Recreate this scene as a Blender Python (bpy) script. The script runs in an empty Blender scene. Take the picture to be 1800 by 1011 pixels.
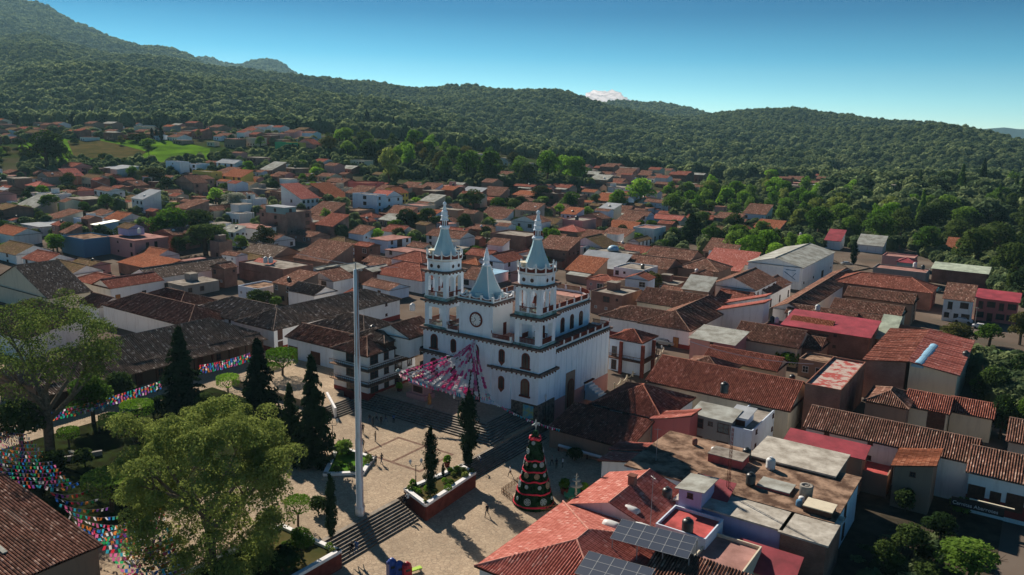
import bpy, math, random
import numpy as np
from mathutils import Vector, Matrix
R = math.radians
sc = bpy.context.scene
COL = sc.collection

# ---------------------------------------------------------------- camera
CAMH, FOC, ROLL, PITCH = 52.0, 1400.0, 0.022, math.atan(287 / 1400.0)
cd = bpy.data.cameras.new('camera'); cam = bpy.data.objects.new('camera', cd); COL.objects.link(cam)
cd.sensor_width = 36.0; cd.lens = 36.0 * FOC / 1800.0; cd.clip_start = 1.0; cd.clip_end = 60000.0
Fv = Vector((0, math.cos(PITCH), -math.sin(PITCH))); Rv = Vector((1, 0, 0)); Uv = Vector((0, math.sin(PITCH), math.cos(PITCH)))
right = Rv * math.cos(ROLL) + Uv * math.sin(ROLL); up = Uv * math.cos(ROLL) - Rv * math.sin(ROLL)
cam.matrix_world = Matrix(((right.x, up.x, -Fv.x, 0), (right.y, up.y, -Fv.y, 0), (right.z, up.z, -Fv.z, CAMH), (0, 0, 0, 1)))
sc.camera = cam

# ---------------------------------------------------------------- sky and sun
SUN_AZ, SUN_EL = -31.0, 33.0                       # azimuth clockwise from +Y
w = bpy.data.worlds.new('World'); sc.world = w; w.use_nodes = True
nt = w.node_tree; nt.nodes.clear()
sky = nt.nodes.new('ShaderNodeTexSky'); sky.sky_type = 'NISHITA'; sky.sun_disc = False
sky.sun_elevation = R(SUN_EL); sky.sun_rotation = R(SUN_AZ); sky.altitude = 2200; sky.air_density = 0.75; sky.dust_density = 0.25; sky.ozone_density = 3.5
hs = nt.nodes.new('ShaderNodeHueSaturation'); hs.inputs['Saturation'].default_value = 1.12; hs.inputs['Hue'].default_value = 0.488
bg = nt.nodes.new('ShaderNodeBackground'); bg.inputs['Strength'].default_value = 0.105
out = nt.nodes.new('ShaderNodeOutputWorld')
tcw = nt.nodes.new('ShaderNodeTexCoord'); spw = nt.nodes.new('ShaderNodeSeparateXYZ'); rmp = nt.nodes.new('ShaderNodeValToRGB'); mxw = nt.nodes.new('ShaderNodeMix'); mxw.data_type = 'RGBA'; mxw.blend_type = 'MULTIPLY'; mxw.inputs['Factor'].default_value = 1
el = rmp.color_ramp.elements; el[0].position = 0; el[0].color = (.90, .96, .80, 1); el[1].position = 1; el[1].color = (.11, .36, .43, 1)      # clear, dry mountain air: the blue deepens fast above the horizon
for p_, c_ in ((.035, (.64, .84, .73)), (.08, (.19, .54, .55)), (.13, (.01, .28, .36)), (.20, (.01, .25, .35))):
    e_ = el.new(p_); e_.color = (*c_, 1)
nt.links.new(tcw.outputs['Generated'], spw.inputs[0]); nt.links.new(spw.outputs[2], rmp.inputs['Fac'])
nt.links.new(sky.outputs[0], hs.inputs['Color']); nt.links.new(hs.outputs[0], mxw.inputs['A']); nt.links.new(rmp.outputs[0], mxw.inputs['B']); nt.links.new(mxw.outputs['Result'], bg.inputs['Color']); nt.links.new(bg.outputs[0], out.inputs['Surface'])
sl = bpy.data.lights.new('sun', 'SUN'); sl.energy = 5.0; sl.angle = R(0.5); sl.color = (1.0, 0.90, 0.77)
sun = bpy.data.objects.new('sun', sl); COL.objects.link(sun)
sd = Vector((math.sin(R(SUN_AZ)) * math.cos(R(SUN_EL)), math.cos(R(SUN_AZ)) * math.cos(R(SUN_EL)), math.sin(R(SUN_EL))))
sun.rotation_euler = sd.to_track_quat('Z', 'Y').to_euler(); sun.location = (0, 0, 300)
vs = sc.view_settings
vs.view_transform = 'Standard'; vs.look = 'None'; vs.exposure = 0.62; vs.gamma = 1.0; vs.use_curve_mapping = False
sc.cycles.max_bounces = 6; sc.cycles.transparent_max_bounces = 6; sc.cycles.volume_bounces = 0
sc.cycles.use_denoising = True

# ---------------------------------------------------------------- geometry of the place
AZ = R(34)
PD = Vector((math.cos(AZ), -math.sin(AZ))); QD = Vector((math.sin(AZ), math.cos(AZ)))
ROT = -AZ                                            # rotation of a thing whose x runs along PD, y along QD
ORG = Vector((5.1555, 132.8964))
def pq2w(p, q, z=0.0):
    v = ORG + PD * p + QD * q
    return Vector((v.x, v.y, z))
def w2pq(x, y):
    d = Vector((x, y)) - ORG
    return d.dot(PD), d.dot(QD)
def ray(x, y):
    u = x - 900.0; v = y - 505.5
    u2 = u * math.cos(ROLL) + v * math.sin(ROLL); v2 = -u * math.sin(ROLL) + v * math.cos(ROLL)
    return Rv * u2 - Uv * v2 + Fv * FOC
def at(x, y, z=0.0):                                 # the place seen at a photo coordinate, at height z
    d = ray(x, y); s = (z - CAMH) / d.z
    return Vector((d.x * s, d.y * s, z))
def aty(x, y, Y):                                    # ... at distance Y
    d = ray(x, y); s = Y / d.y
    return Vector((d.x * s, Y, CAMH + d.z * s))
def proj(P):
    d = Vector(P) - Vector((0, 0, CAMH)); z = d.dot(Fv)
    if z < 1: return (-9999, -9999)
    u2 = FOC * d.dot(Rv) / z; v2 = -FOC * d.dot(Uv) / z
    return (900 + u2 * math.cos(ROLL) - v2 * math.sin(ROLL), 505.5 + u2 * math.sin(ROLL) + v2 * math.cos(ROLL))
def ip(x, xs, ys): return float(np.interp(x, xs, ys))
def sst(a, b, x):
    t = min(1, max(0, (x - a) / (b - a))); return t * t * (3 - 2 * t)
def T(X, Y):                                         # height of the ground
    t = X / max(Y, 20.0)
    wl = 1 - sst(-0.30, 0.30, t)
    A = ip(Y, [0, 235, 300, 380, 450, 600, 720, 900, 1300], [0, 0, 3, 10, 17, 35.5, 41, 42, 20])
    B = ip(Y, [0, 330, 480, 620, 800, 950, 1300], [0, 0, 3, 9, 4, -20, -50])
    z = A * wl + B * (1 - wl)
    p, q = w2pq(X, Y)
    low = sst(-0.5, 0.5, p + 1.3) * (1 - sst(34, 46, q)) * (1 - sst(70, 110, p))
    if p > -1.9 and q < 34: return z - 1.9 * (1 - sst(20, 34, q)) * (1 - sst(70, 110, p))
    return z
def gat(x, y, h=0.0):                                # point at h above the ground under it
    lo, hi, z = None, None, h
    P = at(x, y, h)
    for _ in range(40):
        P = at(x, y, z)
        if P.y < 0 or P.y > 1400: P = aty(x, y, 900.0)
        nz = T(P.x, P.y) + h
        z += (nz - z) * 0.35
    return P

# ---------------------------------------------------------------- object helpers
def tag(o, label=None, cat=None, group=None, kind=None):
    if label: o['label'] = label
    if cat: o['category'] = cat
    if group: o['group'] = group
    if kind: o['kind'] = kind
    return o
def thing(name, label, cat, loc=(0, 0, 0), rz=0.0, group=None):
    o = bpy.data.objects.new(name, None); COL.objects.link(o); o.location = loc; o.rotation_euler = (0, 0, rz)
    o.empty_display_size = 0.3
    return tag(o, label, cat, group)
class MB:
    def __init__(s): s.v = []; s.f = []; s.m = []; s.uv = []
    def face(s, idx, m=0, uv=None): s.f.append(tuple(idx)); s.m.append(m); s.uv.append(uv)
    def poly(s, pts, m=0, uv=None):
        b = len(s.v); s.v += [tuple(p) for p in pts]; s.face(range(b, b + len(pts)), m, uv)
    def box(s, x0, x1, y0, y1, z0, z1, m=0, top=None):
        b = len(s.v); s.v += [(x0, y0, z0), (x1, y0, z0), (x1, y1, z0), (x0, y1, z0), (x0, y0, z1), (x1, y0, z1), (x1, y1, z1), (x0, y1, z1)]
        for k, q in enumerate(((0, 3, 2, 1), (4, 5, 6, 7), (0, 1, 5, 4), (1, 2, 6, 5), (2, 3, 7, 6), (3, 0, 4, 7))):
            s.face([b + i for i in q], top if (k == 1 and top is not None) else m)
        return s
    def prism(s, pts, z0, z1, m=0, top=None):          # counter-clockwise outline
        n = len(pts); b = len(s.v)
        s.v += [(p[0], p[1], z0) for p in pts] + [(p[0], p[1], z1) for p in pts]
        s.face([b + i for i in reversed(range(n))], m); s.face([b + n + i for i in range(n)], m if top is None else top)
        for i in range(n): j = (i + 1) % n; s.face((b + i, b + j, b + n + j, b + n + i), m)
        return s
    def bar(s, a, c, r, n=4, m=0, r2=None):
        a = Vector(a); c = Vector(c); d = (c - a).normalized()
        u = d.orthogonal().normalized(); w_ = d.cross(u); b = len(s.v); r2 = r if r2 is None else r2
        for P, rr in ((a, r), (c, r2)):
            for i in range(n):
                t = 2 * math.pi * (i + .5) / n; s.v.append(tuple(P + (u * math.cos(t) + w_ * math.sin(t)) * rr))
        for i in range(n): j = (i + 1) % n; s.face((b + i, b + j, b + n + j, b + n + i), m)
        s.face([b + i for i in reversed(range(n))], m); s.face([b + n + i for i in range(n)], m)
        return s
    def lathe(s, prof, n=12, c=(0, 0), m=0, rib=0.0, mats=None):
        b = len(s.v)
        for k, (r, z) in enumerate(prof):
            for i in range(n):
                t = 2 * math.pi * i / n; rr = max(r, .002) * (1 + (rib if i % 2 else 0)); s.v.append((c[0] + rr * math.cos(t), c[1] + rr * math.sin(t), z))
        for k in range(len(prof) - 1):
            for i in range(n):
                j = (i + 1) % n; s.face((b + k * n + i, b + k * n + j, b + (k + 1) * n + j, b + (k + 1) * n + i), mats[k] if mats else m)
        s.face([b + i for i in reversed(range(n))], m); s.face([b + (len(prof) - 1) * n + i for i in range(n)], m)
        return s
    def path(s, pts, r, n=4, m=0):
        for a, c in zip(pts, pts[1:]): s.bar(a, c, r, n, m)
        return s
    def mesh(s, name, mats, smooth=False):
        me = bpy.data.meshes.new(name); me.from_pydata(s.v, [], s.f)
        for m in (mats if isinstance(mats, (list, tuple)) else [mats]): me.materials.append(m)
        if any(s.m): me.polygons.foreach_set('material_index', s.m)
        if any(u is not None for u in s.uv):
            l = me.uv_layers.new(name='UVMap'); d = []
            for f, u in zip(s.f, s.uv):
                if u is None: d += [0.0, 0.0] * len(f)
                else:
                    for a in u: d += [a[0], a[1]]
            l.data.foreach_set('uv', d)
        if smooth: me.polygons.foreach_set('use_smooth', [True] * len(s.f))
        me.update(); return me
    def build(s, name, mats, parent=None, smooth=False, kind=None):
        o = bpy.data.objects.new(name, s.mesh(name, mats, smooth)); COL.objects.link(o)
        if parent is not None: o.parent = parent
        if kind: o['kind'] = kind
        return o
def link(name, me, parent=None, loc=(0, 0, 0), rz=0.0, scale=None):
    o = bpy.data.objects.new(name, me); COL.objects.link(o); o.location = loc; o.rotation_euler = (0, 0, rz)
    if scale: o.scale = scale if isinstance(scale, (tuple, list)) else (scale,) * 3
    if parent is not None: o.parent = parent
    return o
KIDS = {}
def dup(o, parent=None):                             # a thing with its parts and their sub-parts
    c = o.copy(); COL.objects.link(c)
    if parent is not None: c.parent = parent
    for ch in list(o.children): dup(ch, c)
    return c

# ---------------------------------------------------------------- materials
def mat(name, base, rough=0.85, var=0.0, scale=0.3, col2=None, bump=0.0, bscale=3.0, metal=0.0, spec=0.3, detail=4.0, contrast=(0.35, 0.65)):
    m = bpy.data.materials.new(name); m.use_nodes = True; n = m.node_tree.nodes; l = m.node_tree.links
    b = n['Principled BSDF']; b.inputs['Roughness'].default_value = rough; b.inputs['Metallic'].default_value = metal
    b.inputs['Specular IOR Level'].default_value = spec if rough < .75 else 0.0
    b.inputs['Base Color'].default_value = (*base, 1); m.diffuse_color = (*base, 1)
    if var or col2:
        tc = n.new('ShaderNodeTexCoord'); nz = n.new('ShaderNodeTexNoise'); nz.inputs['Scale'].default_value = scale; nz.inputs['Detail'].default_value = detail
        nz.inputs['Roughness'].default_value = 0.65
        l.new(tc.outputs['Object'], nz.inputs['Vector'])
        cr = n.new('ShaderNodeValToRGB'); cr.color_ramp.elements[0].position = contrast[0]; cr.color_ramp.elements[1].position = contrast[1]
        c2 = col2 or tuple(max(0, c * (1 - var)) for c in base)
        cr.color_ramp.elements[0].color = (*c2, 1); cr.color_ramp.elements[1].color = (*(c * (1 + var * .5) for c in base), 1)
        l.new(nz.outputs['Fac'], cr.inputs['Fac']); l.new(cr.outputs['Color'], b.inputs['Base Color'])
    if bump:
        tc2 = n.new('ShaderNodeTexCoord'); nb = n.new('ShaderNodeTexNoise'); nb.inputs['Scale'].default_value = bscale; nb.inputs['Detail'].default_value = 3
        bp = n.new('ShaderNodeBump'); bp.inputs['Strength'].default_value = bump; bp.inputs['Distance'].default_value = 0.1
        l.new(tc2.outputs['Object'], nb.inputs['Vector']); l.new(nb.outputs['Fac'], bp.inputs['Height']); l.new(bp.outputs['Normal'], b.inputs['Normal'])
    return m
def nd(t, ty, **k):
    x = t.nodes.new(ty)
    for a, v in k.items(): setattr(x, a, v)
    return x
def math_(t, op, a, b=None):
    x = t.nodes.new('ShaderNodeMath'); x.operation = op
    for i, v in enumerate((a, b)):
        if v is None: continue
        if isinstance(v, (int, float)): x.inputs[i].default_value = v
        else: t.links.new(v, x.inputs[i])
    return x.outputs[0]
def tile_mat(name, cA, cB, cC, patch=None, cell=(0.34, 0.55), lines=0.7):
    """clay roof tiles: one colour per tile, dark joint between rows, weathered patches; UV in metres (u along the eave, v up the slope)"""
    m = bpy.data.materials.new(name); m.use_nodes = True; t = m.node_tree; l = t.links; b = t.nodes['Principled BSDF']
    b.inputs['Roughness'].default_value = 0.95; b.inputs['Specular IOR Level'].default_value = 0.0; m.diffuse_color = (*cA, 1)
    uv = nd(t, 'ShaderNodeUVMap', uv_map='UVMap'); sp = nd(t, 'ShaderNodeSeparateXYZ'); l.new(uv.outputs[0], sp.inputs[0])
    u = math_(t, 'DIVIDE', sp.outputs[0], cell[0]); v = math_(t, 'DIVIDE', sp.outputs[1], cell[1])
    fu = math_(t, 'FLOOR', u); fv = math_(t, 'FLOOR', v)
    cb = nd(t, 'ShaderNodeCombineXYZ'); l.new(fu, cb.inputs[0]); l.new(fv, cb.inputs[1])
    oi = nd(t, 'ShaderNodeObjectInfo'); l.new(oi.outputs['Random'], cb.inputs[2])
    wn = nd(t, 'ShaderNodeTexWhiteNoise', noise_dimensions='3D'); l.new(cb.outputs[0], wn.inputs['Vector'])
    cr = nd(t, 'ShaderNodeValToRGB'); e = cr.color_ramp.elements; e[0].position = 0; e[0].color = (*cB, 1); e[1].position = .55; e[1].color = (*cA, 1)
    e2 = e.new(0.86); e2.color = (*cA, 1); e3 = e.new(1.0); e3.color = (*cC, 1)
    l.new(wn.outputs['Value'], cr.inputs['Fac'])
    tc = nd(t, 'ShaderNodeTexCoord'); nz = nd(t, 'ShaderNodeTexNoise'); nz.inputs['Scale'].default_value = 0.28; nz.inputs['Detail'].default_value = 5; nz.inputs['Roughness'].default_value = .7
    ad = nd(t, 'ShaderNodeVectorMath', operation='ADD'); cx = nd(t, 'ShaderNodeCombineXYZ'); l.new(math_(t, 'MULTIPLY', oi.outputs['Random'], 90.0), cx.inputs[0])
    l.new(tc.outputs['Object'], ad.inputs[0]); l.new(cx.outputs[0], ad.inputs[1]); l.new(ad.outputs[0], nz.inputs['Vector'])
    cr2 = nd(t, 'ShaderNodeValToRGB'); cr2.color_ramp.elements[0].position = .42; cr2.color_ramp.elements[1].position = .66
    l.new(nz.outputs['Fac'], cr2.inputs['Fac'])
    mx = nd(t, 'ShaderNodeMix', data_type='RGBA', blend_type='MIX'); l.new(math_(t, 'MULTIPLY', cr2.outputs['Color'], 0.55), mx.inputs['Factor'])
    l.new(cr.outputs['Color'], mx.inputs['A']); mx.inputs['B'].default_value = (*(patch or tuple(c * .45 for c in cA)), 1)
    fr = math_(t, 'FRACT', u); d = math_(t, 'ABSOLUTE', math_(t, 'SUBTRACT', fr, 0.5)); ln = math_(t, 'GREATER_THAN', d, 0.36)
    frv = math_(t, 'FRACT', v); lv = math_(t, 'LESS_THAN', frv, 0.16)
    lf = math_(t, 'MULTIPLY', math_(t, 'MAXIMUM', ln, math_(t, 'MULTIPLY', lv, .6)), lines)
    mx2 = nd(t, 'ShaderNodeMix', data_type='RGBA', blend_type='MIX'); l.new(lf, mx2.inputs['Factor']); l.new(mx.outputs['Result'], mx2.inputs['A']); mx2.inputs['B'].default_value = (*(c * .25 for c in cB), 1)
    l.new(mx2.outputs['Result'], b.inputs['Base Color'])
    bp = nd(t, 'ShaderNodeBump'); bp.inputs['Strength'].default_value = .5; bp.inputs['Distance'].default_value = .05
    l.new(wn.outputs['Value'], bp.inputs['Height']); l.new(bp.outputs['Normal'], b.inputs['Normal'])
    return m
def brick_mat(name, c1, c2, mortar, scale=1.0):
    m = bpy.data.materials.new(name); m.use_nodes = True; t = m.node_tree; l = t.links; b = t.nodes['Principled BSDF']; b.inputs['Roughness'].default_value = .9; b.inputs['Specular IOR Level'].default_value = 0
    tc = nd(t, 'ShaderNodeTexCoord'); sp = nd(t, 'ShaderNodeSeparateXYZ'); l.new(tc.outputs['Object'], sp.inputs[0])
    cb = nd(t, 'ShaderNodeCombineXYZ'); l.new(math_(t, 'ADD', sp.outputs[0], sp.outputs[1]), cb.inputs[0]); l.new(sp.outputs[2], cb.inputs[1])
    br = nd(t, 'ShaderNodeTexBrick'); br.inputs['Color1'].default_value = (*c1, 1); br.inputs['Color2'].default_value = (*c2, 1); br.inputs['Mortar'].default_value = (*mortar, 1)
    br.inputs['Scale'].default_value = 1.6 * scale; br.inputs['Mortar Size'].default_value = .03; l.new(cb.outputs[0], br.inputs['Vector'])
    nz = nd(t, 'ShaderNodeTexNoise'); nz.inputs['Scale'].default_value = .35; nz.inputs['Detail'].default_value = 5; l.new(tc.outputs['Object'], nz.inputs['Vector'])
    mx = nd(t, 'ShaderNodeMix', data_type='RGBA', blend_type='MULTIPLY'); mx.inputs['Factor'].default_value = .7
    cr = nd(t, 'ShaderNodeValToRGB'); cr.color_ramp.elements[0].position = .3; cr.color_ramp.elements[0].color = (.45, .43, .42, 1); cr.color_ramp.elements[1].position = .65
    l.new(nz.outputs['Fac'], cr.inputs['Fac']); l.new(br.outputs['Color'], mx.inputs['A']); l.new(cr.outputs['Color'], mx.inputs['B']); l.new(mx.outputs['Result'], b.inputs['Base Color'])
    return m
def plaster(name, base, dirt=(.25, .22, .18), amt=.5):
    """painted render with rain streaks and grime"""
    m = bpy.data.materials.new(name); m.use_nodes = True; t = m.node_tree; l = t.links; b = t.nodes['Principled BSDF']; b.inputs['Roughness'].default_value = .92; b.inputs['Specular IOR Level'].default_value = 0
    m.diffuse_color = (*base, 1)
    tc = nd(t, 'ShaderNodeTexCoord'); mp = nd(t, 'ShaderNodeMapping'); mp.inputs['Scale'].default_value = (1.3, 1.3, .22); l.new(tc.outputs['Object'], mp.inputs['Vector'])
    oi = nd(t, 'ShaderNodeObjectInfo'); cx = nd(t, 'ShaderNodeCombineXYZ'); l.new(math_(t, 'MULTIPLY', oi.outputs['Random'], 70.0), cx.inputs[0]); l.new(cx.outputs[0], mp.inputs['Location'])
    nz = nd(t, 'ShaderNodeTexNoise'); nz.inputs['Scale'].default_value = .9; nz.inputs['Detail'].default_value = 6; nz.inputs['Roughness'].default_value = .7; l.new(mp.outputs[0], nz.inputs['Vector'])
    cr = nd(t, 'ShaderNodeValToRGB'); cr.color_ramp.elements[0].position = .5; cr.color_ramp.elements[1].position = .8; l.new(nz.outputs['Fac'], cr.inputs['Fac'])
    mx = nd(t, 'ShaderNodeMix', data_type='RGBA', blend_type='MIX'); l.new(math_(t, 'MULTIPLY', cr.outputs['Color'], amt), mx.inputs['Factor'])
    mx.inputs['A'].default_value = (*base, 1); mx.inputs['B'].default_value = (*dirt, 1); l.new(mx.outputs['Result'], b.inputs['Base Color'])
    return m
def leaf_mat(name, c1, c2, trans=.35, scale=.35):
    m = bpy.data.materials.new(name); m.use_nodes = True; t = m.node_tree; l = t.links; t.nodes.clear()
    out = nd(t, 'ShaderNodeOutputMaterial'); df = nd(t, 'ShaderNodeBsdfDiffuse'); tr = nd(t, 'ShaderNodeBsdfTranslucent'); mx = nd(t, 'ShaderNodeMixShader'); mx.inputs[0].default_value = trans
    tc = nd(t, 'ShaderNodeTexCoord'); nz = nd(t, 'ShaderNodeTexNoise'); nz.inputs['Scale'].default_value = scale; nz.inputs['Detail'].default_value = 4
    oi = nd(t, 'ShaderNodeObjectInfo'); ad = nd(t, 'ShaderNodeVectorMath', operation='ADD'); cx = nd(t, 'ShaderNodeCombineXYZ'); l.new(math_(t, 'MULTIPLY', oi.outputs['Random'], 50.0), cx.inputs[0])
    l.new(tc.outputs['Object'], ad.inputs[0]); l.new(cx.outputs[0], ad.inputs[1]); l.new(ad.outputs[0], nz.inputs['Vector'])
    f = math_(t, 'ADD', nz.outputs['Fac'], math_(t, 'MULTIPLY', math_(t, 'SUBTRACT', oi.outputs['Random'], .5), .3))
    cr = nd(t, 'ShaderNodeValToRGB'); e = cr.color_ramp.elements; e[0].position = .35; e[0].color = (*c1, 1); e[1].position = .68; e[1].color = (*c2, 1)
    l.new(f, cr.inputs['Fac']); l.new(cr.outputs[0], df.inputs[0]); l.new(cr.outputs[0], tr.inputs[0]); l.new(df.outputs[0], mx.inputs[1]); l.new(tr.outputs[0], mx.inputs[2]); l.new(mx.outputs[0], out.inputs[0])
    m.diffuse_color = (*c2, 1); return m
M = {}
M['white'] = plaster('whitewash', (.78, .77, .76), (.40, .36, .33), .55)
M['bluewhite'] = plaster('pale_blue_white_paint', (.62, .70, .80), (.30, .33, .35), .5)
M['church'] = plaster('church_pale_blue_paint', (.78, .84, .92), (.42, .46, .50), .7)
M['churchw'] = plaster('church_white_paint', (.80, .80, .80), (.5, .5, .5), .3)
M['cream'] = plaster('cream_paint', (.62, .55, .42), (.3, .25, .2), .5)
M['yellow'] = plaster('yellow_paint', (.70, .50, .12), (.4, .3, .12), .4)
M['pink'] = plaster('pink_paint', (.55, .28, .26), (.3, .2, .18), .5)
M['coral'] = plaster('coral_paint', (.60, .16, .14), (.3, .12, .1), .4)
M['blue'] = plaster('blue_paint', (.09, .19, .30), (.1, .15, .2), .4)
M['lilac'] = plaster('lilac_paint', (.42, .38, .58), (.3, .26, .36), .6)
M['teal'] = plaster('teal_paint', (.22, .32, .33), (.15, .2, .2), .4)
M['greenp'] = plaster('green_paint', (.10, .40, .18), (.1, .2, .1), .4)
M['adobe'] = plaster('bare_adobe', (.30, .20, .15), (.16, .12, .1), .6)
M['grey'] = plaster('bare_concrete_render', (.27, .25, .23), (.14, .13, .12), .6)
M['brick'] = brick_mat('red_brick', (.34, .155, .11), (.27, .115, .085), (.26, .20, .17))
M['brickb'] = brick_mat('pale_brick', (.38, .22, .17), (.32, .17, .13), (.3, .25, .22))
M['stone'] = mat('rubble_stone', (.17, .14, .115), .95, .5, 1.6, (.06, .05, .045), bump=.8, bscale=2.5)
M['t_red'] = tile_mat('red_clay_tiles', (.34, .125, .09), (.17, .06, .045), (.56, .28, .22), (.15, .06, .045))
M['t_pink'] = tile_mat('bright_clay_tiles', (.56, .205, .165), (.40, .12, .095), (.70, .38, .32), (.36, .11, .08))
M['t_brown'] = tile_mat('brown_clay_tiles', (.27, .135, .10), (.12, .06, .045), (.55, .36, .28), (.10, .07, .05))
M['t_dark'] = tile_mat('old_dark_clay_tiles', (.235, .17, .135), (.11, .08, .065), (.66, .56, .48), (.10, .08, .066))
M['t_moss'] = tile_mat('mossy_clay_tiles', (.22, .14, .085), (.12, .08, .055), (.40, .28, .18), (.15, .13, .045))
M['t_orange'] = tile_mat('orange_clay_tiles', (.40, .15, .085), (.24, .085, .05), (.55, .27, .17), (.24, .10, .06))
M['conc'] = mat('concrete_roof_slab', (.30, .27, .235), .9, .4, .35, (.15, .13, .11), bump=.2)
M['conc_light'] = mat('sunbleached_concrete_roof', (.46, .43, .375), .9, .35, .5, (.27, .24, .20), bump=.3, detail=9)
M['conc_moss'] = mat('mossy_concrete_roof', (.30, .20, .14), .95, .35, .33, (.10, .062, .045), bump=.3, detail=10, contrast=(.42, .6))
M['conc_red'] = mat('red_painted_slab', (.42, .09, .085), .8, .5, .5, (.24, .06, .055), contrast=(.3, .6))
M['conc_pink'] = mat('pink_sealed_slab', (.36, .20, .175), .85, .4, .3, (.24, .13, .11))
M['worn_red'] = mat('peeling_red_slab', (.42, .34, .30), .8, .1, .7, (.36, .09, .08), contrast=(.46, .54), detail=7)
M['tin'] = mat('corrugated_tin', (.42, .44, .43), .5, .4, .25, (.22, .21, .20), metal=.3)
M['tinred'] = mat('red_metal_sheet', (.33, .045, .06), .6, .35, .3)
M['tinwhite'] = mat('white_metal_sheet', (.36, .38, .40), .8, .2, .3)
M['tinblue'] = mat('blue_metal_sheet', (.25, .45, .60), .5, .25, .3)
M['tingreen'] = mat('pale_green_sheet', (.42, .47, .36), .6, .35, .4)
M['asb'] = mat('weathered_cement_sheet', (.36, .37, .34), .85, .4, .3, (.22, .21, .18))
M['glass'] = mat('dark_window_glass', (.025, .03, .035), .15, spec=.5)
M['frame_w'] = mat('white_window_frame', (.6, .6, .6), .6)
M['frame_b'] = mat('brown_window_frame', (.10, .035, .025), .6)
M['wood'] = mat('dark_brown_wood', (.085, .035, .022), .7, .4, 2.0)
M['woodo'] = mat('orange_wood', (.40, .17, .05), .7, .3, 2.0)
M['shadewall'] = plaster('arcade_shade_wall', (.13, .095, .075), (.07, .055, .045), .5)  # dark wall colour stands for the deep shade inside the arcade
M['dado'] = plaster('dark_red_dado_paint', (.24, .045, .04), (.14, .05, .04), .5)
M['trimred'] = mat('dark_red_brown_trim', (.16, .045, .035), .8, .3, 1.0)
M['moulding'] = mat('sooty_brown_cornice', (.17, .11, .095), .9, .5, 1.2, (.07, .06, .055))
M['iron'] = mat('black_iron', (.02, .02, .022), .5)
M['steel'] = mat('galvanised_steel', (.35, .36, .37), .45, metal=.5)
M['tank_b'] = mat('black_plastic_tank', (.02, .024, .025), .4, spec=.5)
M['tank_w'] = mat('white_plastic_tank', (.55, .55, .54), .5)
M['tank_s'] = mat('cement_tank', (.30, .28, .25), .9, .3, 1.0)
M['panel'] = mat('solar_cells', (.05, .06, .085), .35, spec=.5); M['pframe'] = mat('panel_frame', (.28, .29, .30), .6)
M['rope'] = mat('white_cord', (.6, .6, .6), .8)
M['bark'] = mat('tree_bark', (.10, .075, .055), .95, .5, 2.0)
M['barkg'] = mat('grey_bark', (.16, .13, .10), .95, .5, 2.0)
M['l_bright'] = leaf_mat('bright_yellow_green_leaves', (.085, .13, .03), (.28, .33, .085), .45, .45)
M['l_mid'] = leaf_mat('fresh_green_leaves', (.075, .17, .015), (.24, .42, .05), .56, .25)
M['l_green'] = leaf_mat('green_leaves', (.06, .125, .02), (.18, .29, .05), .52)
M['l_dark'] = leaf_mat('dark_green_leaves', (.026, .052, .017), (.085, .125, .032), .35)
M['l_olive'] = leaf_mat('olive_leaves', (.055, .065, .02), (.17, .155, .045), .33)
M['l_conifer'] = leaf_mat('conifer_needles', (.010, .024, .012), (.032, .055, .022), .12)
M['l_pine'] = leaf_mat('pine_forest_needles', (.08, .125, .06), (.22, .27, .12), .55, .03)
M['l_yellow'] = leaf_mat('yellow_leaves', (.20, .20, .02), (.38, .36, .05), .4)
M['l_white'] = leaf_mat('pale_flowering_leaves', (.12, .15, .05), (.5, .5, .4), .3, 1.5)
RG = random.Random(7)
# ================================================================ ground, hills, forest
def ground_mat():
    m = bpy.data.materials.new('earth_and_grass'); m.use_nodes = True; t = m.node_tree; l = t.links; b = t.nodes['Principled BSDF']; b.inputs['Roughness'].default_value = .95; b.inputs['Specular IOR Level'].default_value = 0
    tc = nd(t, 'ShaderNodeTexCoord'); n1 = nd(t, 'ShaderNodeTexNoise'); n1.inputs['Scale'].default_value = .035; n1.inputs['Detail'].default_value = 8; l.new(tc.outputs['Object'], n1.inputs['Vector'])
    cr = nd(t, 'ShaderNodeValToRGB'); e = cr.color_ramp.elements; e[0].position = .36; e[0].color = (.06, .055, .03, 1); e[1].position = .62; e[1].color = (.035, .06, .018, 1)
    x = e.new(.5); x.color = (.045, .055, .02, 1); l.new(n1.outputs['Fac'], cr.inputs['Fac'])
    sp = nd(t, 'ShaderNodeSeparateXYZ'); l.new(tc.outputs['Object'], sp.inputs[0]); mr = nd(t, 'ShaderNodeMapRange'); mr.inputs[1].default_value = 420; mr.inputs[2].default_value = 560
    l.new(math_(t, 'ADD', sp.outputs[1], math_(t, 'MULTIPLY', n1.outputs['Fac'], 90.0)), mr.inputs[0])
    n2 = nd(t, 'ShaderNodeTexNoise'); n2.inputs['Scale'].default_value = .06; n2.inputs['Detail'].default_value = 8; l.new(tc.outputs['Object'], n2.inputs['Vector'])
    c2 = nd(t, 'ShaderNodeValToRGB'); q = c2.color_ramp.elements; q[0].position = .35; q[0].color = (.10, .085, .07, 1); q[1].position = .7; q[1].color = (.17, .14, .115, 1); q3 = q.new(.5); q3.color = (.13, .10, .08, 1); l.new(n2.outputs['Fac'], c2.inputs['Fac'])
    mx = nd(t, 'ShaderNodeMix', data_type='RGBA'); l.new(mr.outputs[0], mx.inputs['Factor']); l.new(c2.outputs[0], mx.inputs['A']); l.new(cr.outputs[0], mx.inputs['B']); l.new(mx.outputs['Result'], b.inputs['Base Color']); return m
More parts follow.
